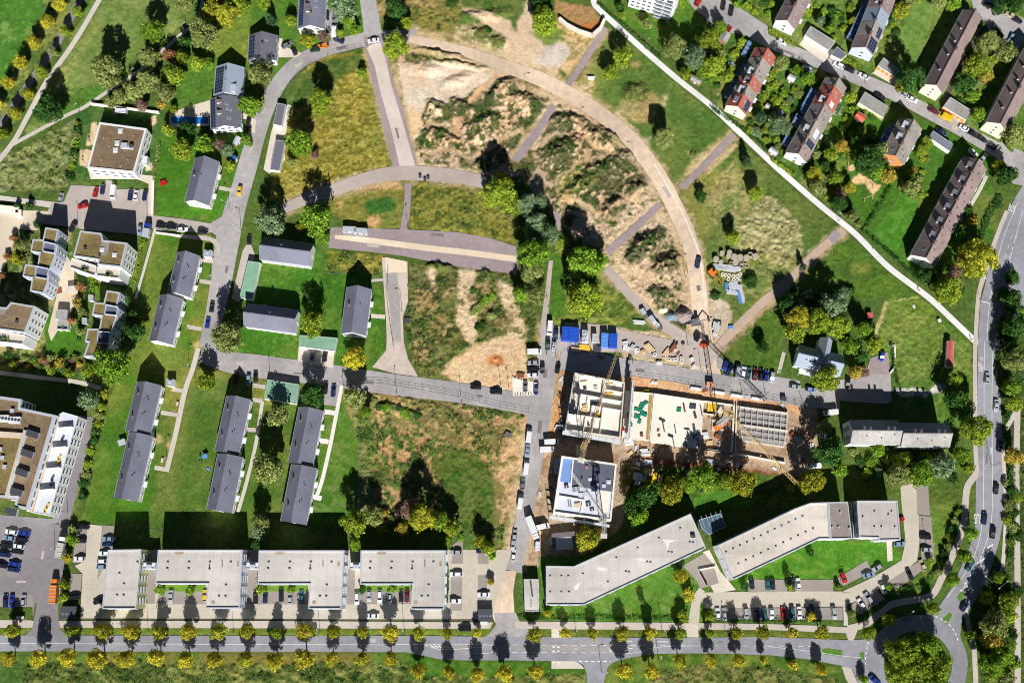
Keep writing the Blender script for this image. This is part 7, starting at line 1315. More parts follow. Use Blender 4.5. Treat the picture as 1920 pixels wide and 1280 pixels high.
for c in ((21, 997, -8, 'w'), (45, 999, -8, 'b'), (17, 1008, -8, 'l'), (41, 1011, -8, 'k'), (11, 1022, -8, 'k'), (35, 1024, -8, 'w'), (32, 1033, -8, 'k'), (9, 1039, -8, 'd'), (27, 1057, -8, 'b'), (26, 1067, -8, 'd'), (5, 1060, -8, 'k'),
          (125, 985, -4, 'k'), (156, 987, 0, 'k'), (151, 1013, 0, 'k'), (149, 1047, 0, 'w'), (204, 1010, 0, 'l'), (201, 1019, 0, 'd'), (196, 1037, 0, 'w'), (194, 1052, 0, 'w'), (193, 1062, 0, 'l'), (185, 1127, 10, 'k'), (138, 1119, 0, 'k'), (10, 1126, 88, 'd'), (22, 1127, 88, 'b'), (44, 1125, 86, 's'),
          (320, 1118, 88, 's'), (384, 1116, 90, 'y'), (497, 1119, 88, 'd'), (479, 1119, 88, 'k'), (527, 1116, 90, 'k'), (544, 1120, 90, 's'), (565, 1117, 90, 't'), (669, 1121, 90, 'w'), (692, 1116, 90, 's'), (712, 1118, 90, 'w'), (730, 1120, 88, 's'), (752, 1117, 90, 'k'), (763, 1117, 90, 'R'), (699, 1154, 0, 'w'), (855, 1035, 0, 's'), (855, 1076, 0, 'w'), (854, 1126, 0, 'w'), (907, 1114, 0, 'w'), (905, 1032, 0, 'd'), (871, 1178, 0, 'k'),
          (989, 845, 84, 'l'), (980, 907, 83, 'g'), (965, 1003, 84, 's'), (962, 1020, 84, 's'), (963, 1040, 86, 'w'), (1000, 680, 2, 's'), (1000, 691, 2, 'k'), (999, 703, 2, 'w'), (1005, 728, 88, 'd'), (985, 724, 88, 'g'), (1017, 690, 88, 'k'), (1039, 648, 86, 's'), (1027, 645, 88, 'G'), (1046, 690, 80, 'k'), (1042, 626, 86, 'd'), (1309, 492, 78, 'd'),
          (892, 725, -2, 'k'), (930, 734, -2, 'k'), (586, 664, 82, 'g'), (609, 667, 82, 'k'), (625, 732, 84, 'd'), (610, 727, 84, 'k'), (479, 706, 90, 'k'), (442, 708, 88, 'R'), (466, 711, 88, 'l'),
          (1361, 685, 70, 'b'), (1367, 694, 62, 'd'), (1394, 698, 80, 'w'), (1404, 699, 82, 't'), (1416, 701, 84, 'R'), (1427, 702, 84, 'k'), (1437, 704, 82, 'b'), (1448, 706, 82, 's'), (1491, 725, -8, 's'), (1521, 730, -5, 'l'), (1590, 717, 86, 'k'), (1654, 667, 80, 'b'), (1540, 813, -30, 'l'),
          (1686, 973, 5, 'r'), (1687, 1019, 2, 'l'), (1736, 1006, -4, 'k'), (1738, 1030, 0, 's'), (1706, 1076, -66, 'k'), (1730, 1059, -66, 'e'), (1645, 1064, 30, 's'), (1629, 1077, 14, 'l'), (1582, 1082, -66, 'r'), (1656, 1103, -66, 'w'), (1629, 1121, -56, 's'), (1615, 1131, -58, 'w'), (1497, 1094, -84, 'w'), (1486, 1090, 90, 'k'), (1449, 1095, -86, 'k'), (1440, 1096, -86, 't'), (1410, 1094, -84, 'k'), (1346, 1150, -86, 'w'), (1358, 1151, -86, 's'), (1399, 1149, -84, 's'), (1420, 1153, -86, 'd'), (1434, 1151, -86, 't'), (1447, 1150, -86, 'w'), (1469, 1150, -86, 'r'), (1486, 1148, -84, 't'), (1499, 1149, -86, 'w'), (1522, 1143, -84, 'd'), (1564, 1148, -82, 's'),
          (192, 355, 80, 'd'), (244, 365, 82, 'd'), (255, 366, 80, 'w'), (271, 367, 80, 'd'), (179, 360, 78, 'r'), (155, 386, 16, 'r'), (114, 371, 80, 's'), (302, 423, -6, 'k'), (322, 425, -2, 'k'), (342, 430, 2, 'w'), (380, 434, 0, 'k'), (449, 357, 80, 'y'), (467, 449, 86, 'k'), (397, 575, 82, 'k'), (389, 605, 80, 'b'), (262, 431, 84, 'l'), (465, 232, 80, 'k'), (136, 425, 60, 'k'),
          (590, 93, 6, 'G'), (606, 86, 8, 'o'), (635, 75, -22, 'd'), (627, 32, 84, 'g'), (613, 30, 86, 'k'), (509, 117, -10, 'w'), (551, 95, -66, 'k'), (538, 84, 30, 'g'), (700, 76, 8, 'w'),
          (1466, 78, -28, 'w'), (1573, 122, -26, 'w'), (1592, 130, -24, 'k'), (1515, 128, -30, 's'), (1620, 143, -30, 'w'), (1650, 181, -30, 'k'), (1694, 176, -28, 's'), (1710, 186, -26, 'w'), (1750, 207, -28, 'R'), (1809, 241, -30, 'w'), (1822, 249, -30, 'k'), (1840, 259, -32, 'k'), (1860, 273, -34, 'k'), (1825, 286, -40, 'w'), (1844, 296, 50, 's'), (1765, 247, -30, 'd'), (1852, 9, -15, 'k'), (1895, 28, -25, 'e'), (1908, 38, -25, 'k'), (1897, 71, 60, 'l'), (1866, 53, -50, 's'), (1310, 3, 60, 'r'), (1356, 11, 78, 'k'), (1371, 21, 78, 'k'), (1365, 58, 60, 'r')):
    car(c[0], c[1], c[2], K[c[3]])
for c in ((992, 816, 83, 'w'), (987, 875, 84, 'w'), (976, 940, 82, 'w'), (1002, 659, 2, 'w'), (1031, 615, 86, 'w'), (1034, 828, 4, 'w'), (1026, 842, 2, 'w'), (1384, 696, 80, 's'), (213, 361, 82, 'w'), (627, 58, 86, 'w'), (1525, 873, 2, 'w'), (1557, 773, 5, 'w'), (1772, 219, -28, 'y'), (1016, 987, 14, 'w')): car(c[0], c[1], c[2], K[c[3]], 'van', "vans around the estate")
MV = "cars driving on the main road"
for c in ((1870, 645, 86, 's'), (1851, 708, 84, 's'), (1868, 760, 86, 's'), (1875, 836, 80, 'k'), (1868, 916, 86, 'k'), (1846, 971, 84, 'd'), (1862, 998, 84, 'k'), (1819, 1060, 60, 't'), (1809, 1136, 60, 'd'), (1641, 1275, -40, 'b')): car(c[0], c[1], c[2], K[c[3]], group=MV, desc=f"{K[c[3]]} moving car").name = "moving_car"
# lorries
def lorry(x, y, deg, L, cabc, boxm, desc, group=None, ribs=0, name="lorry"):
    p = G(x, y, 1.5); t = thing(name, desc, "lorry", Vector((p.x, p.y, .07)), ANG(x, y, deg), group, True); hx = L / 2
    b = MB(); b.box((hx - 1.0, 0, 1.55), (1.9, 2.3, 2.2), cabc, taper=.94); b.box((hx - .5, 0, 2.72), (.9, 1.9, .12), cabc); cab = b.build("cab", t)
    b = MB(); b.face([(hx + .0, -1.0, 1.6), (hx + .0, 1.0, 1.6), (hx - .04, .98, 2.4), (hx - .04, -.98, 2.4)], CGL); b.build("windscreen", cab)
    b = MB(); b.box((-1.05, 0, 1.95), (L - 2.2, 2.4, 2.4), boxm); body = b.build("cargo_box", t)
    for k in range(ribs):
        b = MB(); b.box((-hx + .3 + k * (L - 2.6) / max(1, ribs - 1), 0, 3.2), (.14, 2.46, .14), METAL); b.build("roof_bar", body)
    b = MB(); b.box((-.2, 0, .62), (L - .6, 1.0, .25), METALD); b.build("chassis", t)
    for xx in (hx - 1.1, -hx + 2.2, -hx + 1.0):
        for s in (-1, 1): b = MB(); b.tube((xx, s * .85, .48), (xx, s * 1.15, .48), .48, TYRE, 12); b.tube((xx, s * 1.15, .48), (xx, s * 1.17, .48), .25, RIM, 10); b.build("wheel", t)
    return t
lorry(102, 1108, 86, 8.6, PAINT['orange'], PAINT['orange'], "orange refuse lorry parked beside the big car park", ribs=6, name="refuse_lorry")
lorry(115, 1026, 78, 7.6, PAINT['white'], mat("tarpaulin_grey", A(180, 176, 168), .8, .08), "white-cabbed lorry with grey covered bed left of the forecourt", ribs=4)
lorry(998, 989, -68, 8.6, PAINT['white'], FRAME, "long white lorry at the construction site entrance")
lorry(1224, 600, -52, 5.2, PAINT['white'], METAL, "small white tipper lorry near the gravel heap").scale = (.72, .66, .7)
lorry(1208, 587, -58, 5.6, PAINT['grey'], METAL, "grey flatbed lorry on the narrow slanting road").scale = (.72, .64, .5); lorry(1236, 612, -50, 4.2, PAINT['grey'], METAL, "short grey lorry nearest the gravel heap").scale = (.72, .64, .5)
lorry(276, 433, 80, 5.5, PAINT['blue'], METAL, "blue lorry parked in the white apartment house's shadow")
# ------------------------------------------------------------------ construction site
SR = random.Random(21)
SHEET = mat("formwork_panel_yellow", A(240, 190, 50), .7, .08); STEEL = mat("galvanised_steel", A(206, 208, 210), .5, .05, metal=.2); REBAR = mat("rebar_rust", A(140, 84, 60), .9, .2, 2); GREENP = mat("formwork_green", A(30, 130, 100), .7, .1)
BLUEC = mat("container_blue", (.02, .10, .55), .5, .08, .6); BLUEL = mat("container_lightblue", (.12, .30, .72), .5, .08, .6); WOOD = mat("raw_timber", A(218, 190, 140), .85, .15, 1.2, fine=.15); CRANEY = mat("crane_yellow", A(204, 172, 112), .6, .06); CRANEG = mat("crane_grey", A(196, 192, 184), .6, .06); CRANEB = mat("crane_ochre", A(178, 148, 108), .6, .06)
# shell of the square building
B1 = [(1077, 698), (1172, 716.5), (1163.5, 821), (1059, 805.5)]
f = Flat(B1, 9.2, "square concrete shell with open rooms and crane arm across it", "building_shell", "unfinished building", CONCW, CONCR, 1.7, .45, CONCR)
f.wins(None, 2, 3.0, 4.0, w=2.0, h=1.5, bars=1)
def uv(u, v):
    a, b, c, d = B1; x = (a[0] * (1 - u) + b[0] * u) * (1 - v) + (d[0] * (1 - u) + c[0] * u) * v; y = (a[1] * (1 - u) + b[1] * u) * (1 - v) + (d[1] * (1 - u) + c[1] * u) * v; return f.lp(x, y)
for u0, v0, u1, v1 in ((.58, .02, .58, .52), (.02, .36, .58, .36), (.58, .36, .98, .36), (.02, .72, .62, .72), (.62, .52, .62, .98), (.62, .52, .98, .52), (.32, .36, .32, .52), (.33, .72, .33, .98), (.48, .72, .48, .98), (.18, .36, .18, .72), (.66, .2, .98, .2), (.42, .52, .58, .52), (.42, .52, .42, .72)):
    p, q = uv(u0, v0), uv(u1, v1); b = MB(); b.box(((p.x + q.x) / 2, (p.y + q.y) / 2, f.zr + .8), ((q - p).length, .28, 1.6), CONCW, math.atan2(q.y - p.y, q.x - p.x), CONCR); b.build("interior_wall", f.root)
b = MB(); p, q = uv(.36, .4), uv(.56, .5); c = (p + q) / 2; b.box((c.x, c.y, f.zr + .06), (3.4, 2.2, .1), MEMB_D); b.build("stair_opening", f.root)
for u, v, w, d, h, m in ((.72, .25, 3.2, .5, .5, SHEET), (.3, .56, 2.2, 1.4, .7, WOOD), (.3, .62, 2.4, 1.2, .4, WOOD), (.56, .66, 1.0, 2.0, .7, SHEET), (.2, .12, 3, .4, .3, WOOD), (.7, .08, 3, .5, .3, WOOD), (.12, .2, .4, 2.5, .3, STEEL), (.4, .85, .8, 1.2, .8, METALD), (.8, .1, 1.5, 1.5, .1, STEEL), (.45, .2, 1.4, 1.6, .5, CONCR), (.25, .25, 1.2, .3, 1.0, METALD)):
    p = uv(u, v); t = thing("material_pile", {SHEET.name: "yellow formwork pieces", WOOD.name: "stack of pale timber boards", STEEL.name: "bundle of steel posts", METALD.name: "dark steel props", CONCR.name: "grey concrete block"}[m.name] + " inside the open concrete shell", "building material", Vector((p.x + f.loc.x, p.y + f.loc.y, f.zr))); b = MB(); b.box((0, 0, h / 2), (w, d, h), m, .18); b.build("stack", t)
    b = MB(); b.box((0, 0, h + .04), (w * .9, .1, .08), REBAR, .18); b.build("strap", t)
# scaffold along two sides
def scaffold(p0, p1, h, desc):
    p, q = G(*p0), G(*p1); d = (q - p); L = d.length; d.normalize(); t = thing("scaffold", desc, "scaffold", p, math.atan2(d.y, d.x)); n = max(2, int(L / 2.6))
    for k in range(int(h / 2)): b = MB(); b.box((L / 2, -.5, 2 * (k + 1)), (L, .8, .06), STEEL); b.build("deck", t)
    for k in range(n + 1):
        for y in (-.1, -.9): b = MB(); b.tube((L * k / n, y, 0), (L * k / n, y, h + .9), .06, STEEL, 5); b.build("post", t)
    b = MB(); b.box((L / 2, -.92, h + .8), (L, .06, .06), STEEL); b.build("railing", t)
scaffold((1054, 812), (1162, 830), 8, "grey scaffold along the concrete shell's lower wall"); scaffold((1172, 826), (1181, 720), 8, "grey scaffold on the concrete shell's deck side")
# the white deck and its right-hand part
D1 = [(1173, 732), (1225, 737), (1217, 826), (1166, 819)]; D2 = [(1226, 737), (1320, 751), (1314, 840), (1218, 826)]
d1 = Flat(D1, 1.9, "white ground-floor slab strip with green formwork", "floor_slab", "unfinished building", CONCW, CONCR, .02, .2, CONCW); d2 = Flat(D2, 2.0, "broad white ground-floor slab with scattered tools", "floor_slab", "unfinished building", CONCW, CONCR, .02, .2, CONCW)
b = MB(); P = [d1.lp(x, y) for x, y in ((1217, 740), (1224, 741), (1216, 824), (1211, 823))]; b.prism([(p.x, p.y) for p in P], d1.zr + .05, d1.zr + .1, mat("wet_ochre_edge", A(170, 140, 80), .9, .25)); b.build("gutter_strip", d1.root)
D3 = [(1386, 761), (1477, 772), (1471, 832), (1400, 812), (1388, 790)]
d3 = Flat([(1384, 760), (1478, 772), (1470, 838), (1392, 826)], 1.2, "grey slab with white grid of steel formwork beams", "floor_slab", "unfinished building", mat("slab_grey", A(150, 142, 136), .9, .1, .6), CONCR, .02, .2, CONCW)
for k in range(9):
    a, c = d3.lp(1387 + 11 * k, 762 + 1.4 * k), d3.lp(1386 + 10.6 * k, 806 + 2.0 * k + (14 if k > 3 else 0)); b = MB(); b.box(((a.x + c.x) / 2, (a.y + c.y) / 2, 2.2), ((c - a).length, .18, .22), STEEL, math.atan2(c.y - a.y, c.x - a.x)); b.build("formwork_beam", d3.root)
for k in range(6):
    a, c = d3.lp(1386, 764 + 11 * k), d3.lp(1476, 776 + 11 * k); b = MB(); b.box(((a.x + c.x) / 2, (a.y + c.y) / 2, 2.0 if k % 3 else 2.05), ((c - a).length, .16 if k % 3 else .7, .16), STEEL if k % 3 else CONCW, math.atan2(c.y - a.y, c.x - a.x)); b.build("formwork_beam", d3.root)
for k in range(5):
    for j in range(3):
        p = d3.lp(1392 + 20 * k, 768 + 20 * j + 2 * k); b = MB(); b.tube((p.x, p.y, 1.1), (p.x, p.y, 1.95), .07, STEEL, 5); b.build("prop", d3.root)
for x0, y0, x1, y1, w in ((1376, 758, 1372, 852, .5), (1381, 760, 1378, 850, .35), (1220, 828, 1376, 850, .5), (1376, 850, 1472, 868, .6), (1315, 842, 1372, 850, .4), (1319, 752, 1376, 760, .4), (1318, 775, 1342, 778, .3)):
    p, q = G(x0, y0, 1), G(x1, y1, 1); d = q - p; t = thing("retaining_wall", "low pale concrete wall in the building pit", "wall", Vector(((p.x + q.x) / 2, (p.y + q.y) / 2, 0)), math.atan2(d.y, d.x)); b = MB(); b.box((0, 0, .7), (d.length, w, 1.4), CONCR, 0, CONCW); b.build("wall_body", t); b = MB(); b.box((0, 0, 1.44), (d.length, w + .1, .08), CONCW); b.build("coping", t)
# second building under a dark roof
B2 = [(1053, 854), (1156.5, 869), (1146, 976), (1037, 961)]
g = Flat(B2, 10.2, "nearly finished square building with dark and white roof felt", "building_shell", "unfinished building", MEMB_W, WALLW, .7, .6, CONCW); g.wins(None, 3, 3.2, 3.6, w=2.2, h=1.8)
g.patch([(1076, 861), (1152, 872), (1147, 921), (1072, 911)], MEMB_D, "roof_felt", .05); g.patch([(1057, 858), (1075, 861), (1069, 905), (1050, 902)], mat("roof_shade_blue", A(120, 150, 205), .6, .05), "roof_shade", .04)  # left strip: light blue shadow painted onto the roof
g.patch([(1122, 918), (1144, 921), (1139, 960), (1118, 957)], mat("roof_sheet_cream", A(232, 224, 208), .8, .04), "roof_sheet", .06)
for x0, y0, x1, y1 in ((1049, 929, 1096, 937), (1093, 937, 1088, 962), (1074, 862, 1070, 908)):
    p, q = g.lp(x0, y0), g.lp(x1, y1); b = MB(); b.box(((p.x + q.x) / 2, (p.y + q.y) / 2, g.zr + .35), ((q - p).length, .3, .7), CONCW, math.atan2(q.y - p.y, q.x - p.x)); b.build("roof_upstand", g.root)
for x, y, w in ((1106, 898, 1.2), (1119, 879, 1.2), (1141, 903, 1.5), (1132, 910, 1.2), (1120, 907, 1.0), (1100, 875, .9)): g.dome(x, y, w, w)
for x, y, w, d, h, m, nm in ((1062, 912, 1.5, 1.0, .8, METALD, "dark tool box"), (1080, 917, 2.6, 1.8, .5, mat("pallet_grey", A(140, 140, 146), .8), "grey pallet stack"), (1103, 945, 1.8, 1.4, .5, METALD, "dark roofing rolls"), (1112, 914, 1.4, 1.4, .9, METAL, "metal vent housing"), (1066, 943, .4, 2.2, .3, METALD, "steel rail"), (1070, 944, .4, 2.4, .3, METALD, "steel rail"), (1083, 947, 2.2, 1.6, .5, WOOD, "timber pallet"), (1100, 875, 1.0, .8, .5, PAINT['red'], "red tool case"), (1094, 927, 3.6, 1.6, .3, MEMB_W, "white foil stack"), (1110, 955, 1.6, .9, .4, METALD, "dark tool box")):
    p = g.lp(x, y); t = thing("roof_material", nm + " on the felted new roof", "building material", Vector((p.x + g.loc.x, p.y + g.loc.y, g.zr + .1)), .14); b = MB(); b.box((0, 0, h / 2), (w, d, h), m); b.build("stack", t); b = MB(); b.box((0, 0, h + .03), (w * .2, d * .95, .05), METAL); b.build("strap", t)
scaffold((1030, 968), (1140, 985), 9, "grey scaffold along the new roof's lower wall")
# tower cranes
def lattice(b, p, q, w, m, n, tri=False):
    p, q = Vector(p), Vector(q); d = (q - p).normalized(); s = d.cross(Vector((0, 0, 1))); s = s.normalized() if s.length > .1 else Vector((1, 0, 0)); u = s.cross(d).normalized(); R = .09
    C = [s * w / 2, -s * w / 2, u * w * .9] if tri else [s * w / 2 + u * w / 2, -s * w / 2 + u * w / 2, -s * w / 2 - u * w / 2, s * w / 2 - u * w / 2]
    for c in C: b.tube(p + c, q + c, R, m, 5)
    for k in range(n):
        a, e = p.lerp(q, k / n), p.lerp(q, (k + 1) / n)
        for i in range(len(C)): j = (i + 1) % len(C); b.tube(a + C[i], e + C[j], R * .6, m, 4); b.tube(a + C[i], a + C[j], R * .5, m, 4)
def crane(base, top, tip, back, h, desc, mj, mm):
    o = G(*base); t = thing("tower_crane", desc, "crane", o, 0, "tower cranes on the construction site", True); hj = h
    b = MB(); b.box((0, 0, .4), (4.2, 4.2, .8), CONCR); b.build("base", t)
    T = Vector((0, 0, h)); b = MB(); lattice(b, (0, 0, .8), (0, 0, h), 1.5, mm, 14); b.build("mast", t)
    q = G(tip[0], tip[1], h) - o; e = G(back[0], back[1], h) - o
    b = MB(); lattice(b, (0, 0, h + .4), (q.x, q.y, h + .4), 1.3, mj, 22, True); b.build("jib", t)
    b = MB(); lattice(b, (0, 0, h + .4), (e.x, e.y, h + .4), 1.3, mj, 7, True); b.build("counter_jib", t)
    b = MB(); b.box((e.x, e.y, h - .3), (1.6, 2.2, 2.0), CONCR, math.atan2(e.y, e.x)); b.build("counterweight", t)
    b = MB(); b.box((.9, .9, h - .8), (1.3, 1.5, 1.9), mj); c = b.build("cab", t); b = MB(); b.box((1.58, .9, h - .6), (.06, 1.3, 1.1), CGL); b.build("pane", c)
    b = MB(); lattice(b, (0, 0, h + .4), (0, 0, h + 5), .8, mj, 4); b.build("tower_head", t)
    b = MB(); b.tube((0, 0, h + 5), (q.x * .6, q.y * .6, h + 1.4), .05, METALD, 4); b.tube((0, 0, h + 5), (e.x * .9, e.y * .9, h + 1.2), .05, METALD, 4); b.build("tie_rod", t)
    k = Vector((q.x * .55, q.y * .55, 0)); b = MB(); b.tube((k.x, k.y, h), (k.x, k.y, h - 9), .04, METALD, 4); b.box((k.x, k.y, h - 9.3), (.5, .4, .7), mj); b.build("hook", t)
crane((1090, 845), None, (1157, 658), (1090, 862), 25, "tower crane whose ochre arm crosses the open concrete shell", CRANEB, CRANEY)
crane((1345, 797), None, (1493, 906), (1352, 768), 25, "tower crane whose yellow arm reaches over the autumn trees", CRANEY, CRANEG)
crane((1124, 978), None, (1072, 884), (1132, 1004), 24, "grey tower crane beside the felted new roof", CRANEG, CRANEG)
# site containers
def container(x, y, w, l, deg, h, m, desc, name="site_container", cat="container"):
    p = G(x, y, h); t = thing(name, desc, cat, Vector((p.x, p.y, 0.05)), ANG(x, y, deg), "site containers", True); L, Wd = l * .2, w * .2
    b = MB(); b.box((0, 0, h / 2), (L, Wd, h), m); b.build("shell", t)
    b = MB()
    for k in range(int(L / .5)): b.box((-L / 2 + .25 + k * .5, 0, h + .03), (.12, Wd * .98, .06), m)
    r = MB(); 
    for k in range(2): q = MB(); q.box((-L / 4 + k * L / 2, -Wd / 2 - .02, 1.4), (.9, .06, .9), GLASS); q.build("window", t)
    b.build("roof", t)
    q = MB(); q.box((L / 2 + .02, 0, 1.05), (.06, .9, 2.0), FRAME); q.build("door", t)
container(1059.5, 625, 12, 26, 86, 2.8, BLUEC, "narrow bright blue site container, leftmost of the blue ones"); container(1076, 626, 20, 26, 86, 2.9, BLUEC, "wide bright blue site container beside the narrow one"); container(1097, 630, 12, 23, 86, 2.7, MEMB_W, "white site container between the blue ones"); container(1115, 633, 9, 16, 86, 2.6, METAL, "small pale grey site container near the light blue pair"); container(1134, 637, 13, 26, 87, 2.8, BLUEL, "light blue site container, left of the right-hand pair"); container(1150, 638, 15, 26, 87, 2.9, BLUEC, "bright blue site container, rightmost of the blue ones")
container(1046, 874, 12, 27, 84, 2.6, mat("container_glassgrey", A(170, 184, 190), .5, .05), "grey-blue site container beside the felted new building"); container(1057, 1010, 24, 42, 6, 2.6, TILE_DK, "dark site container in the shadow below the new building"); container(1058, 1018, 22, 30, 4, 2.7, METAL, "pale ribbed site container beside the yellow tree"); container(1036, 1013, 8, 14, 86, 2.4, MEMB_W, "small white-and-lilac site cabin below the new building"); container(1008, 1023, 8, 16, 86, 2.4, MEMB_W, "small white site cabin at the site entrance")
container(655, 429, 10, 25, -2, 2.6, METAL, "left of two pale containers on the mauve tarmac"); container(676, 432, 10, 25, -3, 2.6, METAL, "second of two pale containers on the mauve tarmac")
container(1246, 780, 6, 18, -4, 1.6, FRAME, "flat pale tool container on the broad white slab")
for k, (x, y, l) in enumerate(((1305, 728, 24), (1347, 735, 26), (1381, 741, 25), (1419, 747, 25))):
    p = G(x, y, .5); t = thing("concrete_barrier", f"{ordn[k]} from the left of the white barriers along the pit's upper edge", "barrier", Vector((p.x, p.y, 0)), ANG(x, y, -9), "white barriers along the pit", True); b = MB(); b.box((0, 0, .45), (l * .2, 1.1, .9), FRAME, taper=.8); b.build("block", t); b = MB(); b.box((0, 0, .95), (l * .2 * .8, .5, .1), FRAME); b.build("top", t)
p = G(1333, 720); container(1332, 720, 8, 13, -8, 2.3, mat("skip_orange", A(222, 160, 120), .8), "small peach-coloured site box on the construction street", "site_box", "box"); container(1470, 747, 6, 9, -10, 1.6, METALD, "small dark box at the construction street's fence", "site_box", "box")
# piles of material
def pile(x, y, l, w, h, deg, m, desc, n=4, z=0.0, name="material_pile", cat="building material"):
    p = G(x, y, z + h / 2); t = thing(name, desc, cat, Vector((p.x, p.y, z)), ANG(x, y, deg)); 
    for k in range(n):
        b = MB(); yy = -w / 2 + w * (k + .5) / n; hh = h * SR.uniform(.75, 1.05); b.box((SR.uniform(-.1, .1) * l, yy, hh / 2), (l * SR.uniform(.85, 1.05), w / n * .88, hh), m); b.build("board", t)
for x, y, l, w, dg, m, d in ((1215, 867, 3.6, 2.2, -6, STEEL, "bundle of pale steel beams"), (1216, 884, 3.8, 2.4, -6, WOOD, "stack of yellowish timber beams"), (1196, 892, 2.6, 3.4, 84, STEEL, "pallets of pale panels"), (1206, 897, 2.6, 2.6, 84, CONCR, "grey concrete pieces"), (1227, 896, 4.2, 1.6, 76, SHEET, "long yellow formwork beams"), (1237, 900, 4.0, 1.6, 76, WOOD, "long timber beams"), (1191, 877, 3.4, 1.0, -6, WOOD, "thin timber boards"), (1180, 905, 2.0, 1.2, 60, REBAR, "rusty steel bars"), (1195, 905, 1.6, 2.0, 80, STEEL, "bundle of pale steel posts"), (1176, 916, 2.4, 1.0, 70, WOOD, "pale timber boards"), (1210, 916, 1.4, 1.4, 10, PAINT['orange'], "orange tarpaulin pile"), (1209, 848, 3.4, 2.6, 2, FRAME, "white wrapped pallet"), (1178, 828, 3.4, 2.4, 4, FRAME, "white wrapped pallet with yellow tape"), (1210, 734, 2.8, 1.4, 0, SHEET, "yellow formwork stack"),
                         (1335, 762, 3.6, 3.4, 84, SHEET, "yellow formwork panels in a tall stack"), (1350, 765, 2.2, 3.0, 80, METALD, "dark wire baskets"), (1323, 816, 2.2, 2.4, 4, FRAME, "white wrapped pallet"), (1330, 830, 2.4, 1.6, 4, WOOD, "pale timber boards"), (1346, 818, 1.6, 2.2, 60, REBAR, "rusty steel bars"), (1350, 812, 1.4, 1.4, 20, METALD, "dark steel drums"), (1387, 818, 1.6, 3.6, 60, WOOD, "pale timber boards"), (1440, 815, 6.0, 2.0, -8, WOOD, "pale timber scaffold boards"), (1455, 830, 4.0, 1.2, -8, STEEL, "bundle of pale steel posts"), (1332, 866, 3.2, 2.0, -6, METAL, "grey site chest"), (1486, 815, 2.2, 1.6, 50, REBAR, "rusty steel bars"), (1495, 822, 1.6, 2.6, 60, METAL, "grey metal drums"), (1523, 815, 4.6, 1.2, 86, WOOD, "upright row of timber beams"), (1490, 868, 1.4, 1.4, 20, FRAME, "white wrapped pallet"), (1060, 790, 2.2, 3.6, 86, METALD, "dark steel frame"), (1050, 800, 1.6, 3.2, 86, STEEL, "pale steel frame"),
                         (1172, 644, 2.0, 1.8, 10, FRAME, "white wrapped pallet"), (1174, 652, 1.6, 2.4, 80, FRAME, "white wrapped pallet"), (1186, 650, 2.0, 1.4, 60, STEEL, "bundle of pale steel posts"), (1206, 660, 1.6, 1.8, 30, WOOD, "pale timber boards"), (1218, 652, 4.0, 2.0, -50, WOOD, "pale timber boards"), (1225, 660, 1.8, 1.2, 20, METALD, "dark steel drums"), (1250, 660, 3.4, 1.6, 50, WOOD, "pale timber boards"), (1262, 652, 4.2, 1.4, 55, REBAR, "rusty steel bars"), (1236, 680, 2.0, 1.2, 0, FRAME, "white wrapped pallet"), (1297, 672, 1.4, 1.0, 30, FRAME, "white wrapped pallet"), (1300, 686, 1.8, .8, 40, FRAME, "white wrapped pallet"), (1095, 652, 4.4, 2.2, -4, SHEET, "yellow formwork beams"), (1080, 655, 4.0, 1.6, -4, WOOD, "pale timber boards"), (1120, 655, 3.0, 2.0, -4, METALD, "dark wire baskets"), (1198, 604, 4.6, 1.4, -5, FRAME, "white wrapped pallet"), (1342, 612, 3.4, 2.4, 80, STEEL, "bundle of pale steel posts"), (1340, 626, 1.4, 1.6, 40, FRAME, "white wrapped pallet"), (1346, 605, 1.6, 2.6, 80, METALD, "dark steel drums"), (1285, 604, 4.0, 1.6, 0, METALD, "dark steel drums"), (1370, 613, 1.8, 1.2, 0, BLUEL, "light blue plastic crate")):
    pile(x, y, l, w, SR.uniform(.6, 1.1), dg, m, d, 3)
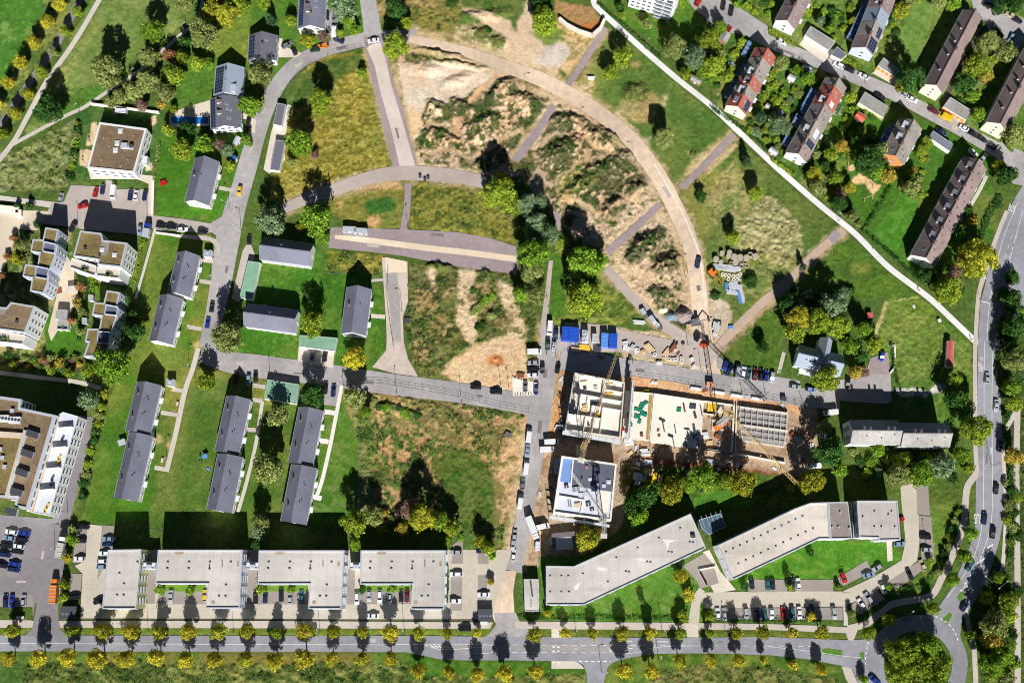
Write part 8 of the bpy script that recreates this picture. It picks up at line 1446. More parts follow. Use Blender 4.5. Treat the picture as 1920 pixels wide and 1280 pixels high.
for k, (x, y, l, w, dg, m, d) in enumerate(((1197, 768, 1.2, 3.2, 80, GREENP, "green formwork panels"), (1204, 760, 2.0, 1.8, 60, GREENP, "green formwork panels"), (1195, 780, 1.6, 2.4, 80, GREENP, "green formwork panels"), (1207, 776, 1.4, 2.6, 70, GREENP, "green formwork panels"), (1199, 790, 1.8, 1.2, 70, GREENP, "green formwork panels"), (1211, 755, 1.6, 1.2, 30, GREENP, "green formwork panels"), (1182, 760, .9, 4.0, 0, WOOD, "yellowish timber beams"), (1184, 775, .6, 3.2, 0, WOOD, "yellowish timber beams"), (1177, 778, .6, 1.8, 0, REBAR, "rusty steel bars"), (1182, 797, 1.6, 1.2, 20, METALD, "dark blue tool box"), (1169, 804, 1.0, 1.2, 20, PAINT['red'], "red tool box"), (1203, 815, 1.2, 1.2, 0, REBAR, "rust-red tub"), (1234, 806, 1.0, 1.0, 0, REBAR, "rust-red tub"), (1236, 816, 1.0, 1.0, 0, REBAR, "rust-red tub"),
                         (1273, 768, 1.6, 1.6, 80, GREENP, "pale green trestles"), (1283, 765, .7, 3.0, 10, REBAR, "rusty steel bars"), (1299, 762, 1.6, 2.4, 80, METALD, "dark wire basket"), (1303, 778, 1.0, 2.6, 10, METALD, "dark steel props"), (1241, 787, 2.2, .9, -30, METALD, "dark steel props"), (1244, 800, .4, 4.0, 10, METALD, "single long dark beam"), (1266, 804, .4, 3.4, 8, METALD, "single long dark beam"), (1288, 804, 2.0, .5, 0, METALD, "crossed dark beams"), (1289, 812, .4, 2.6, 6, METALD, "single long dark beam"), (1301, 802, .9, 3.0, 4, METALD, "dark steel props"), (1258, 818, 2.0, .6, -20, METALD, "dark steel props"), (1263, 830, .35, 4.0, 8, METALD, "single long dark beam"), (1286, 830, .35, 3.6, 8, METALD, "single long dark beam"), (1309, 830, .35, 4.0, 6, METALD, "single long dark beam"), (1301, 818, .6, 1.6, 5, METALD, "dark steel props"), (1306, 814, .8, .8, 5, METALD, "dark steel drum"), (1315, 770, .35, 4.0, 8, METALD, "single long dark beam"))):
    pile(x, y, l, w, SR.uniform(.3, .7), dg, m, d + " on the white slab", 2, 1.95)
# digger parts and vehicles of the site
def digger(x, y, deg, m, desc):
    p = G(x, y, 1); t = thing("excavator", desc, "excavator", Vector((p.x, p.y, 0.05)), ANG(x, y, deg), "excavators", True)
    for s in (-1, 1): b = MB(); b.box((0, s * 1.05, .45), (3.4, .55, .8), TYRE, taper=.9); b.build("track", t)
    b = MB(); b.box((-.3, 0, 1.35), (2.8, 2.2, .9), m, taper=.94); b.build("body", t); b = MB(); b.box((.5, .55, 2.3), (1.3, .95, 1.1), m, taper=.9); c = b.build("cab", t); b = MB(); b.box((1.13, .55, 2.3), (.06, .8, .8), CGL); b.build("pane", c)
    b = MB(); b.tube((1.0, -.3, 1.6), (3.2, -.3, 3.4), .24, m, 6, .18); b.tube((3.2, -.3, 3.4), (4.9, -.3, 1.6), .18, m, 6, .14); b.build("arm", t); b = MB(); b.box((5.0, -.3, 1.0), (.8, 1.0, .8), METALD, taper=.7); b.build("bucket", t)
digger(1336, 512, -48, PAINT['orange'], "orange excavator among the stored concrete rings"); digger(1347, 800, 30, PAINT['orange'], "orange excavator between the white slab and the formwork grid"); digger(1305, 603, 10, PAINT['grey'], "grey excavator beside the mauve gravel heap")
# concrete rings and pipes
def cyl(x, y, r, h, m, desc, group, name, hole=.7):
    p = G(x, y, h); b = MB(); n = 16; R = r * .2; o = [(math.cos(2 * math.pi * k / n), math.sin(2 * math.pi * k / n)) for k in range(n)]
    for k in range(n):
        a, c = o[k], o[(k + 1) % n]; i = hole
        b.face([(a[0] * R, a[1] * R, 0), (c[0] * R, c[1] * R, 0), (c[0] * R, c[1] * R, h), (a[0] * R, a[1] * R, h)], m)
        if i: b.face([(a[0] * R, a[1] * R, h), (c[0] * R, c[1] * R, h), (c[0] * R * i, c[1] * R * i, h), (a[0] * R * i, a[1] * R * i, h)], m); b.face([(c[0] * R * i, c[1] * R * i, 0), (a[0] * R * i, a[1] * R * i, 0), (a[0] * R * i, a[1] * R * i, h), (c[0] * R * i, c[1] * R * i, h)], m)
    if not hole: b.face([(a[0] * R, a[1] * R, h) for a in o], m)
    ob = b.build(name, None, (p.x, p.y, .05)); tag(ob, desc, "concrete ring" if 'ring' in name else "manhole part", (x, y), group)
RING = mat("concrete_ring", A(174, 162, 144), .9, .08, 1.0)
for x, y, r, h in ((1354, 474, 4.5, 1.6), (1368, 473, 5, 1.8), (1343, 485, 5.5, 1.8), (1366, 480, 4.5, 1.4), (1377, 481, 6, 2), (1388, 482, 6, 2), (1400, 483, 6, 2), (1407, 477, 5, 1.8), (1417, 480, 5.5, 1.8), (1352, 491, 4.5, 1.4), (1380, 491, 5.5, 1.6), (1371, 494, 4, 1.2), (1391, 491, 4, 1.4), (1397, 491, 4, 1.4), (1390, 499, 4, 1.2), (1400, 498, 4, 1.2)): cyl(x, y, r, h, RING, "stout beige concrete shaft ring", "stored concrete rings beside the haul road", "concrete_ring", .72 if (x, y) == (1407, 477) else (.0 if r > 4.2 else .7))
for x, y in ((1355, 514), (1361, 515), (1367, 516), (1375, 517), (1366, 523), (1376, 524), (1382, 524), (1382, 517), (1388, 514), (1388, 522), (1250, 667), (1255, 673), (1261, 674), (1267, 673), (1278, 671), (1278, 677), (1196, 656), (1228, 664)): cyl(x, y, 3.4, .7, mat("pale_ring", A(232, 224, 208), .85, .05), "small white pipe ring", "small pipe rings lying in rows", "pipe_ring", .6)
for k, (x, y, l, w, dg, m) in enumerate(((1345, 500, 3.6, 2.0, -8, STEEL), (1362, 502, 3.6, 2.4, -6, STEEL), (1373, 504, 3.2, 2.2, -6, STEEL), (1383, 504, 2.6, 1.8, -6, STEEL), (1375, 536, 3.4, 3.6, -80, STEEL), (1384, 538, 1.6, 3.0, -76, STEEL), (1362, 538, 1.0, 3.4, 0, BLUEL), (1386, 556, 5.6, 1.2, -72, BLUEL), (1391, 552, 5.8, 1.2, -74, STEEL), (1373, 548, 4.4, 1.6, -5, STEEL))): pile(x, y, l, w, .9, dg, m, "bundle of blue plastic pipes" if m in (BLUEL, BLUEC) else "bundle of pale plastic pipes", 5)
# heaps of loose stuff
def heap(x, y, r, h, m, desc):
    p = G(x, y, h * .4); b = MB(); rr = random.Random(int(x)); n, K = 22, 6; ring_ = []
    for j in range(K):
        t = j / (K - 1); R = r * .2 * (1 - t) ** .9; ring_.append([(R * math.cos(6.283 * k / n) * rr.uniform(.88, 1.12), R * math.sin(6.283 * k / n) * rr.uniform(.88, 1.12) * .85, h * t * rr.uniform(.9, 1.1)) for k in range(n)])
    for j in range(K - 1):
        for k in range(n): b.face([ring_[j][k], ring_[j][(k + 1) % n], ring_[j + 1][(k + 1) % n], ring_[j + 1][k]], m)
    o = b.build("earth_heap", None, (p.x, p.y, -.05)); tag(o, desc, "heap", (x, y), None, True)
heap(1282, 590, 20, 3.4, mat("mauve_gravel", A(152, 136, 132), 1, .2, 1, fine=.25), "mauve gravel heap beside the haul road's lower end"); heap(1260, 592, 13, 2.2, mat("blue_rubble", A(126, 142, 150), 1, .4, 1.6, fine=.4), "blue-grey rubble heap beside the mauve gravel"); heap(1244, 580, 10, 1.4, mat("pale_sand", A(232, 214, 186), 1, .12, 1), "pale sand heap above the blue-grey rubble"); heap(1320, 645, 9, 1.6, mat("red_brick_dust", A(186, 82, 54), 1, .3, 1.4, fine=.3), "brick-red soil heap at the road fork"); heap(929, 674, 6, .5, mat("orange_soil", A(204, 150, 108), 1, .15, 1), "small orange soil heap on the bare ground"); heap(1128, 668, 8, .8, mat("site_soil", A(150, 120, 90), 1, .2, 1), "brown soil heap by the site containers")
# concrete pad with bollards
p = GP([(960, 706), (1000, 716), (1002, 740), (962, 742)]); c = cent(p); t = thing("concrete_pad", "white concrete pad ringed by dark posts beside the street", "pad", c, 0, None, True); b = MB(); b.prism([(q.x - c.x, q.y - c.y) for q in p], 0, .1, CONCW); b.build("slab", t)
for k in range(14):
    x, y = (962 + 2.6 * k, 708 + .7 * k) if k < 7 else (966 + 5 * (k - 7), 741 - .3 * (k - 7)); q = G(x, y); b = MB(); b.tube((q.x - c.x, q.y - c.y, 0), (q.x - c.x, q.y - c.y, .9), .16, METALD, 6); b.build("post", t)
pile(976, 703, 2.6, 1.6, .8, -8, REBAR, "brown timber cradle", 3); pile(952, 815, 2.4, 2.0, .9, -30, TILE_DK, "tilted dark wooden crate", 2); pile(763, 601, 1.8, 2.0, 1.0, 0, METALD, "dark steel utility box", 2)

# scattered odds and ends on the bare soil of the site
for k in range(70):
    a = ((1175, 700, 1500, 722), (1168, 840, 1240, 870), (1045, 700, 1056, 840), (1322, 770, 1372, 845), (1480, 775, 1525, 870), (1160, 880, 1240, 925), (1250, 850, 1470, 880), (1170, 640, 1300, 690), (1010, 870, 1038, 1000))[k % 9]; x, y = SR.uniform(a[0], a[2]), SR.uniform(a[1], a[3])
    if a[1] == 700 and a[0] == 1175: y = 712 + (x - 1175) * .155 + SR.uniform(-4, 6)
    m, d = SR.choice(((WOOD, "loose timber boards"), (FRAME, "white plastic sacks"), (METALD, "dark scrap pieces"), (STEEL, "pale steel props"), (REBAR, "rusty bar ends"), (CONCR, "broken concrete pieces"))); pile(x, y, SR.uniform(.8, 2.4), SR.uniform(.4, 1.4), SR.uniform(.25, .7), SR.uniform(0, 180), m, d, 2)
# ------------------------------------------------------------------ fences, lamps, shelters, people, play things
POST = mat("fence_post", (.22, .22, .22), .6, .05, metal=.4); LAMPM = mat("lamp_pole_grey", (.30, .31, .32), .5, .05, metal=.5); LAMPH = mat("lamp_head", (.55, .56, .58), .4, .03)
def fence(pts, desc, h=1.9, step=2.6, m=None, mesh=True):
    P = [G(p[0], p[1]) for p in smooth(pts, 3)]; L = [0]
    for a, c in zip(P, P[1:]): L.append(L[-1] + (c - a).length)
    n = max(2, min(95, int(L[-1] / step))); t = thing("site_fence", desc, "fence", P[0], 0, None, True); prev = None; b = MB(); m = m or POST
    pm = bpy.data.meshes.get("fence_post_mesh")
    if pm is None: q = MB(); q.tube((0, 0, 0), (0, 0, 1.9), .05, POST, 6); pm = q.mesh("fence_post_mesh")
    for k in range(n + 1):
        s = L[-1] * k / n; i = next(j for j in range(len(L) - 1) if L[j + 1] >= s - 1e-6); q = P[i].lerp(P[i + 1], (s - L[i]) / max(1e-6, L[i + 1] - L[i])) - P[0]
        o = put("post", pm, t, (q.x, q.y, 0)); o.scale = (1, 1, h / 1.9)
        if prev is not None:
            for z in (.25, h * .55, h - .05): b.tube((prev.x, prev.y, z), (q.x, q.y, z), .03, m, 4)
        prev = q
    b.build("rail", t)
fence([(646, 724), (700, 718), (760, 726), (860, 744), (940, 764), (992, 774)], "wire mesh fence between street and the dry field"); fence([(1172, 704), (1260, 716), (1330, 728), (1420, 744), (1500, 762), (1508, 775)], "site fence along the construction street"); fence([(728, 505), (726, 560), (732, 610), (738, 650)], "dark fence down the cracked pale cul-de-sac")
fence([(690, 90), (620, 104), (575, 128), (545, 160)], "thin mesh fence inside the street bend"); fence([(916, 352), (930, 385), (952, 412), (972, 440)], "wire fence below the bright yellow-green tree"); fence([(1500, 742), (1505, 760), (1475, 752)], "corner piece of site fence by the street's end"); fence([(1055, 575), (1090, 588), (1118, 598)], "low rail fence in the clump's meadow", 1.0); fence([(672, 735), (674, 820), (672, 900), (666, 965)], "weathered fence between lawn and the dry field", 1.2); fence([(280, 994), (310, 992)], "short garden fence between office shadows", 1.2)
fence([(606, 460), (608, 510), (650, 512)], "garden fence above the crosswise grey house", 1.1); fence([(172, 198), (240, 206), (300, 214)], "white garden wall rail above the kindergarten", 1.4, 3, FRAME); fence([(1344, 664), (1362, 650), (1400, 625)], "thin fence along the worn path above the parked cars", 1.2)
def wall_line(pts, h, w, m, desc, name="garden_wall"):
    P = [G(p[0], p[1]) for p in pts]; t = thing(name, desc, "wall", P[0], 0, None, True)
    for a, c in zip(P, P[1:]):
        d = c - a; q = (a + c) / 2 - P[0]; b = MB(); b.box((q.x, q.y, h / 2), (d.length, w, h), m, math.atan2(d.y, d.x)); b.build("wall_body", t); b = MB(); b.box((q.x, q.y, h + .03), (d.length, w + .1, .06), CONCW, math.atan2(d.y, d.x)); b.build("coping", t)
wall_line([(1048, 38), (1062, 50), (1085, 62), (1110, 70), (1126, 56), (1133, 40)], 2.2, 1.0, CONCR, "curved concrete basin wall round the orange puddle"); wall_line([(172, 197), (300, 213)], 1.6, .5, WALLW, "long white wall above the kindergarten garden"); wall_line([(0, 392), (38, 396), (38, 408)], 1.8, 2.2, WALLW, "white walled ramp at the left edge"); wall_line([(1341, 1062), (1310, 1068), (1325, 1096), (1311, 1070)], .8, .4, CONCW, "low triangular wall round the sunken bed"); wall_line([(288, 332), (286, 402)], .5, .8, CONCW, "pale wall along the kindergarten car park"); wall_line([(293, 437), (338, 443)], .8, .6, CONCW, "low pale wall below the parked black cars"); wall_line([(1667, 650), (1677, 648), (1676, 690), (1668, 700)], .8, .5, CONCR, "low wall between villa court and streaked meadow")
b = MB(); pz = GP([(1085, 50), (1110, 38), (1126, 42), (1124, 56), (1110, 66), (1090, 58)]); b.prism([(q.x, q.y) for q in pz], 0.02, .12, mat("puddle_orange", A(186, 116, 66), .25, .1, .6, spec=.5)); struct(b.build("water_puddle"))
def lamp(x, y, hx=1.4, deg=0, h=7.0, double=False):
    p = G(x, y); t = thing("street_lamp", "tall double-armed street lamp" if double else "slim grey street lamp", "street lamp", p, ANG(x, y, deg), "street lamps"); b = MB(); b.tube((0, 0, 0), (0, 0, h), .10, LAMPM, 8, .06); b.build("pole", t)
    for s in ((1, -1) if double else (1,)):
        b = MB(); b.tube((0, 0, h - .05), (s * hx, 0, h + .25), .05, LAMPM, 6); a = b.build("arm", t); b = MB(); b.box((s * (hx + .35), 0, h + .22), (.8, .32, .14), LAMPH, taper=.9); b.build("lamp_head", a)
for a in ((988, 178), (1093, 246, 1, 30), (1190, 306, 1, 200), (1241, 0), (765, 432, 1, 90), (754, 585, 1, 180), (1285, 520, 1, 0), (644, 724, 1, 90), (744, 738, 1, 90), (866, 758, 1, 90), (506, 700, 1, 270), (939, 724, 1, 270), (954, 728, 1, 270), (1043, 672, 1, 180), (1290, 648, 1, 0), (1315, 697, 1, 200), (1391, 736, 1, 90), (1435, 740, 1, 90), (146, 428, 1, 90), (277, 418, 1, 90), (452, 432, 1, 180), (430, 390, 1, 150), (396, 526, 1, 0), (355, 690, 1, 0), (313, 862, 1, 0), (127, 960, 1, 180), (103, 1030, 1, 0), (254, 147, 1, 30), (149, 212, 1, 30), (349, 62, 1, 30), (278, 1183, 1, 90), (438, 1186, 1, 90), (600, 1186, 1, 90), (759, 1187, 1, 90), (1080, 1187, 1, 90), (1242, 1187, 1, 90), (1360, 1184, 1, 90), (1235, 1236, 1, 90), (1128, 1258, 1, 0), (1858, 872, 6, 200, 9), (1862, 1096, 1.6, 40, 9, True), (1838, 566, 3, 180), (1580, 1110, 1, 0), (1695, 1150, 1, 45), (1843, 1092, 3, 140, 9), (1209, 92, 1, 40), (1336, 196, 1, 40), (1572, 415, 1, 140), (1333, 640, 1, 0), (1755, 188, 1, 60), (1484, 88, 1, 60), (1622, 158, 1, 60), (1738, 1028, 1, 90)): lamp(*a)
def shelter(x, y, w, d, desc, m=METALD):
    p = G(x, y, 2.4); t = thing("bicycle_shelter", desc, "shelter", Vector((p.x, p.y, 0)), 0, None, True); W_, D_ = w * .2, d * .2
    b = MB(); b.box((0, 0, 2.45), (W_, D_, .1), m); b.build("roof", t)
    for sx in (-1, 1):
        for sy in (-1, 1): b = MB(); b.box((sx * W_ * .46, sy * D_ * .46, 1.2), (.12, .12, 2.4), RAIL); b.build("post", t)
    b = MB(); b.box((0, D_ * .48, 1.2), (W_ * .9, .06, 2.2), GLASSB); b.build("back_panel", t)
    for k in range(4): b = MB(); b.box((-W_ * .36 + W_ * .24 * k, -D_ * .1, 2.53), (W_ * .16, D_ * .16, .05), SOLARF); b.build("roof_light", t)
shelter(128, 1148, 28, 22, "black bicycle shelter near the orange refuse lorry"); shelter(910, 1152, 26, 20, "black bicycle shelter at the last forecourt's corner")
for k, (x, y, d) in enumerate(((40, 1157, "red-and-white bin store by the small verge"), (1108, 148, "white sign board by the street fork"), (907, 1167, "low white bench row under the black shelter"))):
    p = G(x, y); t = thing("street_cabinet", d, "cabinet", p, 0, None, True); b = MB(); b.box((0, 0, .6), (2.6, .9, 1.2), FRAME if k else PAINT['red']); b.build("body", t); b = MB(); b.box((0, 0, 1.24), (2.7, 1.0, .08), FRAME); b.build("lid", t)
# litter bins and picnic things by the field road
for k, (x, y) in enumerate(((788, 332), (797, 338), (803, 335))):
    p = G(x, y); t = thing("waste_bin", "black waste bin where the field road meets the mauve path", "bin", p, 0, "bins at the field road"); b = MB(); b.tube((0, 0, 0), (0, 0, 1.0), .5, METALD, 10, .55); b.build("body", t); b = MB(); b.tube((0, 0, 1.0), (0, 0, 1.08), .6, METALD, 10); b.build("lid", t)
# trampoline, play frames, benches
p = G(1369, 126); t = thing("trampoline", "round blue trampoline in the garden beside the red row", "trampoline", p, 0, None, True); b = MB(); b.tube((0, 0, .75), (0, 0, .8), 1.7, mat("trampoline_blue", (.25, .42, .62), .5, .3, .8), 20); b.build("mat", t)
for k in range(6): a = k * 1.047; b = MB(); b.tube((1.75 * math.cos(a), 1.75 * math.sin(a), 0), (1.75 * math.cos(a), 1.75 * math.sin(a), 2.2), .05, RAIL, 5); b.build("post", t)
def frame_(x, y, deg, desc, l=3.2):
    p = G(x, y); t = thing("climbing_frame", desc, "play equipment", p, ANG(x, y, deg), None, True); b = MB(); b.tube((-l / 2, 0, 2.2), (l / 2, 0, 2.2), .08, WOOD, 6); b.build("top_beam", t)
    for s in (-1, 1):
        for u in (-1, 1): b = MB(); b.tube((s * l / 2, 0, 2.2), (s * (l / 2 + .2), u * 1.0, 0), .07, WOOD, 6); b.build("leg", t)
    for s in (-.6, .6): b = MB(); b.tube((s - .2, 0, 2.2), (s - .2, 0, .5), .02, METALD, 4); b.tube((s + .2, 0, 2.2), (s + .2, 0, .5), .02, METALD, 4); b.box((s, 0, .48), (.5, .25, .05), METALD); b.build("swing", t)
frame_(1634, 346, -50, "wooden play frame on the large sand pit"); frame_(1626, 372, 20, "grey climbing frame on the lawn below the sand pit"); frame_(168, 262, 80, "dark play frame in the upper kindergarten sand pit"); frame_(156, 298, 80, "dark swing frame in the lower kindergarten sand pit"); frame_(140, 268, 70, "green swing frame on the kindergarten lawn"); frame_(1595, 302, 30, "wooden swing above the small sand circle")
def tarp(x, y, w, l, deg, m, desc, h=.35):
    p = G(x, y); t = thing("garden_item", desc, "garden item", p, ANG(x, y, deg), None, True); b = MB(); b.box((0, 0, h), (l, w, .08), m); b.build("top", t)
    for sx in (-1, 1):
        for sy in (-1, 1): b = MB(); b.box((sx * l * .42, sy * w * .42, h / 2), (.07, .07, h), METALD); b.build("leg", t)
tarp(386, 856, 1.6, 1.7, 30, BLUEL, "pale blue sun sail on the children's lawn", 1.6); tarp(391, 879, .8, 1.4, -20, BLUEL, "small blue blanket table on the children's lawn"); tarp(333, 757, .8, 1.6, 80, CONCR, "stone bench table on the upper western lawn", .6); tarp(305, 863, .8, 1.6, 80, CONCR, "stone bench table on the lower western lawn", .6); tarp(307, 344, 2.2, 2.4, 20, PAINT['red'], "red tarpaulin table beside the kindergarten hedge", .7); tarp(1629, 593, 2.2, 2.2, 0, mat("sail_red", A(196, 90, 84), .8), "red square sun sail in the villa garden", 1.8); tarp(1713, 575, 1.4, .8, 20, FRAME, "white garden bench by the path's meadow"); tarp(1760, 602, 1.4, 1.2, 20, FRAME, "small white hut roof in the streaked meadow", 1.0); tarp(231, 830, 2.2, 2.6, 20, METAL, "grey parasol table behind the westernmost pair", 1.8); tarp(140, 604, 2, 2.2, 5, METAL, "grey parasol among the private gardens", 1.9); tarp(138, 552, 3.2, 4, 5, WOOD, "timber pergola beside the courtyard playground", 2.2); tarp(139, 546, 3, 4.4, 5, CONCR, "grey pergola roof beside the courtyard playground", 2.3); tarp(110, 545, 2.2, 2.4, 10, REBAR, "square brown planting bed in the courtyard", .3)
tarp(320, 1170, .5, 1.2, 0, METALD, "dark bench by the avenue pavement") if False else None
# people: one continuous skinned figure each, clothing as part
SKIN = mat("skin", (.50, .30, .21), .7, .03); HAIR = mat("hair_brown", (.06, .035, .02), .8, .1)
def person(x, y, deg, shirt, trousers, desc, pose='walk', z=0.08, s=1.0):
    p = G(x, y, z); t = thing("person", desc, "person", Vector((p.x, p.y, z)), ANG(x, y, deg), "people", True)
    sw = .22 if pose == 'walk' else .05; hipz, kz = .92, .50
    J = [(0, 0, hipz), (0, 0, 1.15), (0, 0, 1.40), (.02, 0, 1.52), (.04, 0, 1.66), (.04, 0, 1.76), (0, .18, 1.40), (-sw * .6, .26, 1.12), (sw * .3, .25, .88), (0, -.18, 1.40), (sw * .6, -.26, 1.12), (sw * 1.4, -.24, .9), (0, .10, .88), (sw, .11, kz), (sw * .7, .11, .08), (sw * .7 + .18, .12, .04), (0, -.10, .88), (-sw * .6, -.11, kz), (-sw * 1.8, -.11, .10), (-sw * 1.8 + .16, -.12, .04)]
    if pose == 'sit': J = [(q[0], q[1], q[2] - .45) if q[2] > .85 else q for q in J]; J[13] = (.42, .12, .48); J[14] = (.45, .12, .06); J[15] = (.62, .12, .04); J[17] = (.42, -.12, .48); J[18] = (.45, -.12, .06); J[19] = (.62, -.12, .04)
    E_ = [(0, 1), (1, 2), (2, 3), (3, 4), (4, 5), (2, 6), (6, 7), (7, 8), (2, 9), (9, 10), (10, 11), (0, 12), (12, 13), (13, 14), (14, 15), (0, 16), (16, 17), (17, 18), (18, 19)]
    R = [.15, .14, .16, .065, .105, .07, .07, .05, .04, .07, .05, .04, .10, .07, .045, .04, .10, .07, .045, .04]
    me = bpy.data.meshes.new("body"); me.from_pydata([tuple(c * s for c in q) for q in J], E_, []); ob = bpy.data.objects.new("body", me); COL.objects.link(ob)
    sk = ob.modifiers.new("skin", 'SKIN')
    for i, r in enumerate(R): me.skin_vertices[0].data[i].radius = (r * s, r * s * .9); me.skin_vertices[0].data[i].use_root = (i == 0)
    ss_ = ob.modifiers.new("sub", 'SUBSURF'); ss_.levels = 1; ss_.render_levels = 1
    bpy.context.view_layer.update(); ev = ob.evaluated_get(bpy.context.evaluated_depsgraph_get()); m2 = bpy.data.meshes.new_from_object(ev); bpy.data.objects.remove(ob)
    for m in (SKIN, shirt, trousers, METALD): m2.materials.append(m)
    dzs = -.45 * s if pose == 'sit' else 0
    for f in m2.polygons:
        c = f.center; zc = (c.z - dzs) / s; f.use_smooth = True
        f.material_index = 0 if zc > 1.47 or (abs(c.y) > .19 * s and .8 < zc < 1.12) else 1 if zc > .98 else (3 if c.z < .12 * s else 2)
    put("body", m2, t)
    b = MB(); n = 10
    for j in range(4):
        for k in range(n):
            def Q(jj, kk): a = 6.283 * kk / n; th = jj / 4 * 1.45; return (.03 * s + .118 * s * math.sin(th) * math.cos(a) - .012, .112 * s * math.sin(th) * math.sin(a), (1.70 * s + dzs) + .12 * s * math.cos(th))
            b.face([Q(j + 1, k), Q(j + 1, k + 1), Q(j, k + 1), Q(j, k)], HAIR)
    b.build("hair", t); return t
SH = {k: mat("shirt_" + k, c, .85, .05) for k, c in {'blue': (.05, .12, .4), 'red': (.5, .04, .04), 'white': (.7, .7, .7), 'black': (.02, .02, .02), 'grey': (.2, .2, .22), 'yellow': (.7, .5, .05)}.items()}; TRO = mat("trousers_dark", (.03, .035, .06), .85, .05)
person(1211, 93, -40, SH['black'], TRO, "person in dark clothes walking on the upper diagonal path"); person(1722, 545, -40, SH['red'], TRO, "person in red walking on the lower diagonal path"); person(1820, 637, 40, SH['grey'], TRO, "person in grey walking at the diagonal path's lower end"); person(376, 858, 90, SH['white'], TRO, "person in white standing on the children's lawn", 'stand'); person(378, 868, 200, SH['red'], TRO, "person in red standing on the children's lawn", 'stand', s=.8); person(374, 864, 10, SH['black'], TRO, "person in black standing on the children's lawn", 'stand', s=.9); person(1025, 664, 80, SH['black'], TRO, "person in black walking along the upper construction street"); person(1187, 680, 0, SH['yellow'], TRO, "worker in yellow vest walking on the construction street"); person(498, 585, 90, SH['white'], TRO, "person in white beside the crosswise grey house", 'stand')
# cyclist on the diagonal path
p = G(1333, 202); t = thing("bicycle", "bicycle ridden on the diagonal path below the red row", "bicycle", p, ANG(1333, 202, -40), None, True)
for x in (-.52, .52):
    b = MB(); n = 18
    for k in range(n): a, c = 6.283 * k / n, 6.283 * (k + 1) / n; b.tube((x + .34 * math.cos(a), 0, .36 + .34 * math.sin(a)), (x + .34 * math.cos(c), 0, .36 + .34 * math.sin(c)), .025, TYRE, 4)
    w = b.build("wheel", t); b = MB()
    for k in range(6): a = 6.283 * k / 6; b.tube((x, 0, .36), (x + .33 * math.cos(a), 0, .36 + .33 * math.sin(a)), .006, RIM, 3)
    b.build("spoke", w)
b = MB()
for q in (((-.52, 0, .36), (-.05, 0, .33)), ((-.05, 0, .33), (.36, 0, .82)), ((-.05, 0, .33), (-.2, 0, .85)), ((-.2, 0, .82), (.36, 0, .82)), ((-.52, 0, .36), (-.2, 0, .82)), ((.36, 0, .95), (.52, 0, .36))): b.tube(q[0], q[1], .025, PAINT['red'], 5)
b.build("frame", t); b = MB(); b.tube((.34, -.28, 1.0), (.34, .28, 1.0), .02, METALD, 5); b.build("handlebar", t); b = MB(); b.box((-.2, 0, .92), (.26, .14, .06), METALD); b.build("saddle", t)
person(1333, 202, -40, SH['blue'], TRO, "cyclist in blue riding on the diagonal path", 'sit', z=.46)
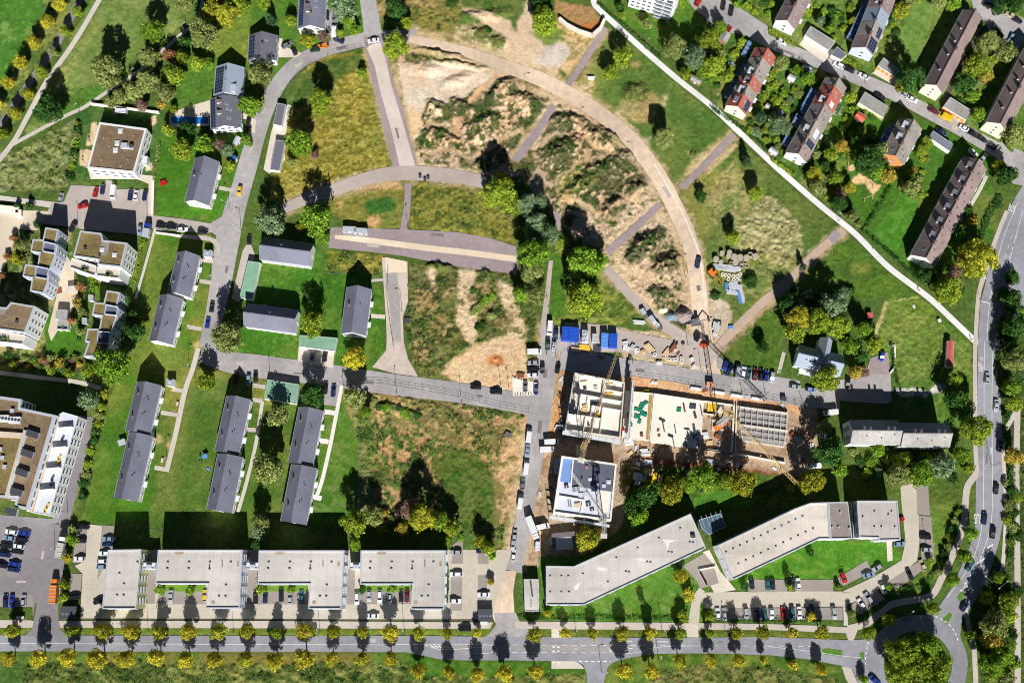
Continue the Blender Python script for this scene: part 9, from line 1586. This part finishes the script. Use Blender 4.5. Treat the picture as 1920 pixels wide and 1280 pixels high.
# ------------------------------------------------------------------ labels: what each thing looks like and which one it is
for ph, x, y in (("the kindergarten with planted roof", 220, 280), ("the long swimming pool", 355, 225), ("the isolated white lawn house", 380, 345), ("the upper left meadow corner", 60, 130), ("the pale tall-grass meadow", 60, 310), ("the villa nearest the road fork", 585, 25), ("the road fork by the sand", 697, 75), ("the white sand heap", 820, 150), ("the olive meadow", 640, 250), ("the low roadside garages", 522, 260),
                 ("the mauve tarmac strip", 800, 460), ("the crosswise grey house", 540, 470), ("the round yellow-green tree's house", 510, 597), ("the cul-de-sac's grey house", 668, 580), ("the weedy plot", 870, 600), ("the dry field", 830, 870), ("the middle tree clump", 1000, 430), ("the clump's lower meadow", 1095, 540), ("the stored concrete rings", 1370, 500), ("the haul road", 1230, 340), ("the sand clearing", 1030, 100), ("the brown weed patch", 1195, 185), ("the tall pale grass patch", 1455, 430),
                 ("the tall white block", 1230, 5), ("the red-tiled row", 1410, 150), ("the long solar-and-tile row", 1530, 225), ("the mostly solar row", 1640, 40), ("the white-doored garages", 1538, 72), ("the timber-doored garage", 1665, 125), ("the yellow van", 1772, 219), ("the orange-gabled row", 1690, 265), ("the long brown row", 1778, 400), ("the inner cream block", 1780, 90), ("the outer cream block", 1890, 180), ("the sand playground", 1625, 340), ("the white-doored garage street", 1490, 100), ("the upper right parking", 1870, 40),
                 ("the white villa", 1530, 675), ("the red-roofed long shed", 1781, 662), ("the offset pitched block", 1690, 812), ("the curved office", 1440, 1010), ("the square office block", 1645, 975), ("the zigzag office", 1160, 1050), ("the narrow pavilion", 996, 1115), ("the open concrete shell", 1115, 760), ("the felted new roof", 1098, 915), ("the broad white slab", 1270, 790), ("the formwork grid", 1430, 795), ("the blue containers", 1105, 630), ("the gravel heap", 1282, 588), ("the timber yard", 1210, 885),
                 ("the roundabout", 1720, 1247), ("the office car park", 1440, 1120), ("the far car park", 1735, 1000), ("the main road's bend", 1830, 1060), ("the wide road junction", 1880, 560), ("the straight main road", 1850, 780), ("the narrow straight office", 228, 1085), ("the first L-shaped office", 370, 1075), ("the middle L-shaped office", 562, 1075), ("the third L-shaped office", 752, 1075), ("the last forecourt", 880, 1080), ("the big car park", 30, 1040), ("the terraced complex", 60, 860), ("the westernmost grey-roofed pair", 260, 820), ("the middle grey-roofed pair", 430, 850), ("the white path's grey-roofed pair", 565, 870), ("the street-bend pair", 325, 560), ("the largest white apartment house", 190, 470), ("the five-square terraces", 80, 490), ("the half-hidden terraces", 195, 605), ("the left-edge apartment house", 25, 605), ("the shaded garden strip", 90, 690), ("the half-shaded green garage", 528, 735), ("the parked street vans", 990, 880), ("the red-roofed shed", 1610, 224), ("the white concrete pad", 985, 724)): landmark(ph, x, y)
def relation(dx, dy):
    if dx * dx + dy * dy < 12 ** 2: return "at"
    return ("right of" if dx > 0 else "left of") if abs(dx) > abs(dy) * 1.1 else ("below" if dy > 0 else "above")
from collections import defaultdict
def ordinal_labels(items):
    """same look, same landmark, same side: tell them apart by distance order"""
    n = len(items)
    xs = [i[3] for i in items]; ys = [i[4] for i in items]; horiz = max(xs) - min(xs) >= max(ys) - min(ys)
    items.sort(key=lambda i: i[3] if horiz else i[4]); a, z = ("leftmost", "rightmost") if horiz else ("uppermost", "lowest")
    for k, it in enumerate(items):
        w = a if k == 0 else z if k == n - 1 else (("middle" if n == 3 else ordn[k] + (" from left" if horiz else " from top")))
        yield it, w, n
groups = defaultdict(list)
for it in ALL:
    o, desc, cat, x, y, fixed = it
    if fixed: o["label"] = desc; continue
    ph, lx, ly = min(LAND, key=lambda l: (l[1] - x) ** 2 + (l[2] - y) ** 2); base = desc.split(' ')
    tail = (" on the white slab", " inside the open concrete shell", " on the felted new roof", " in the building pit", " on the white terrace")
    if any(desc.endswith(t) for t in tail): groups[(desc, "")].append(it)
    else: groups[(desc, f"{relation(x - lx, y - ly)} {ph}")].append(it)
for (desc, rel_), items in groups.items():
    full = f"{desc} {rel_}".strip()
    if len(items) == 1: items[0][0]["label"] = full
    else:
        for it, w, n in ordinal_labels(items): it[0]["label"] = f"{full}, {w} of {n}"
for o, *_ in ALL:
    w = o["label"].split()
    if len(w) > 16: o["label"] = " ".join(w).replace("the ", "")
finish_ground()
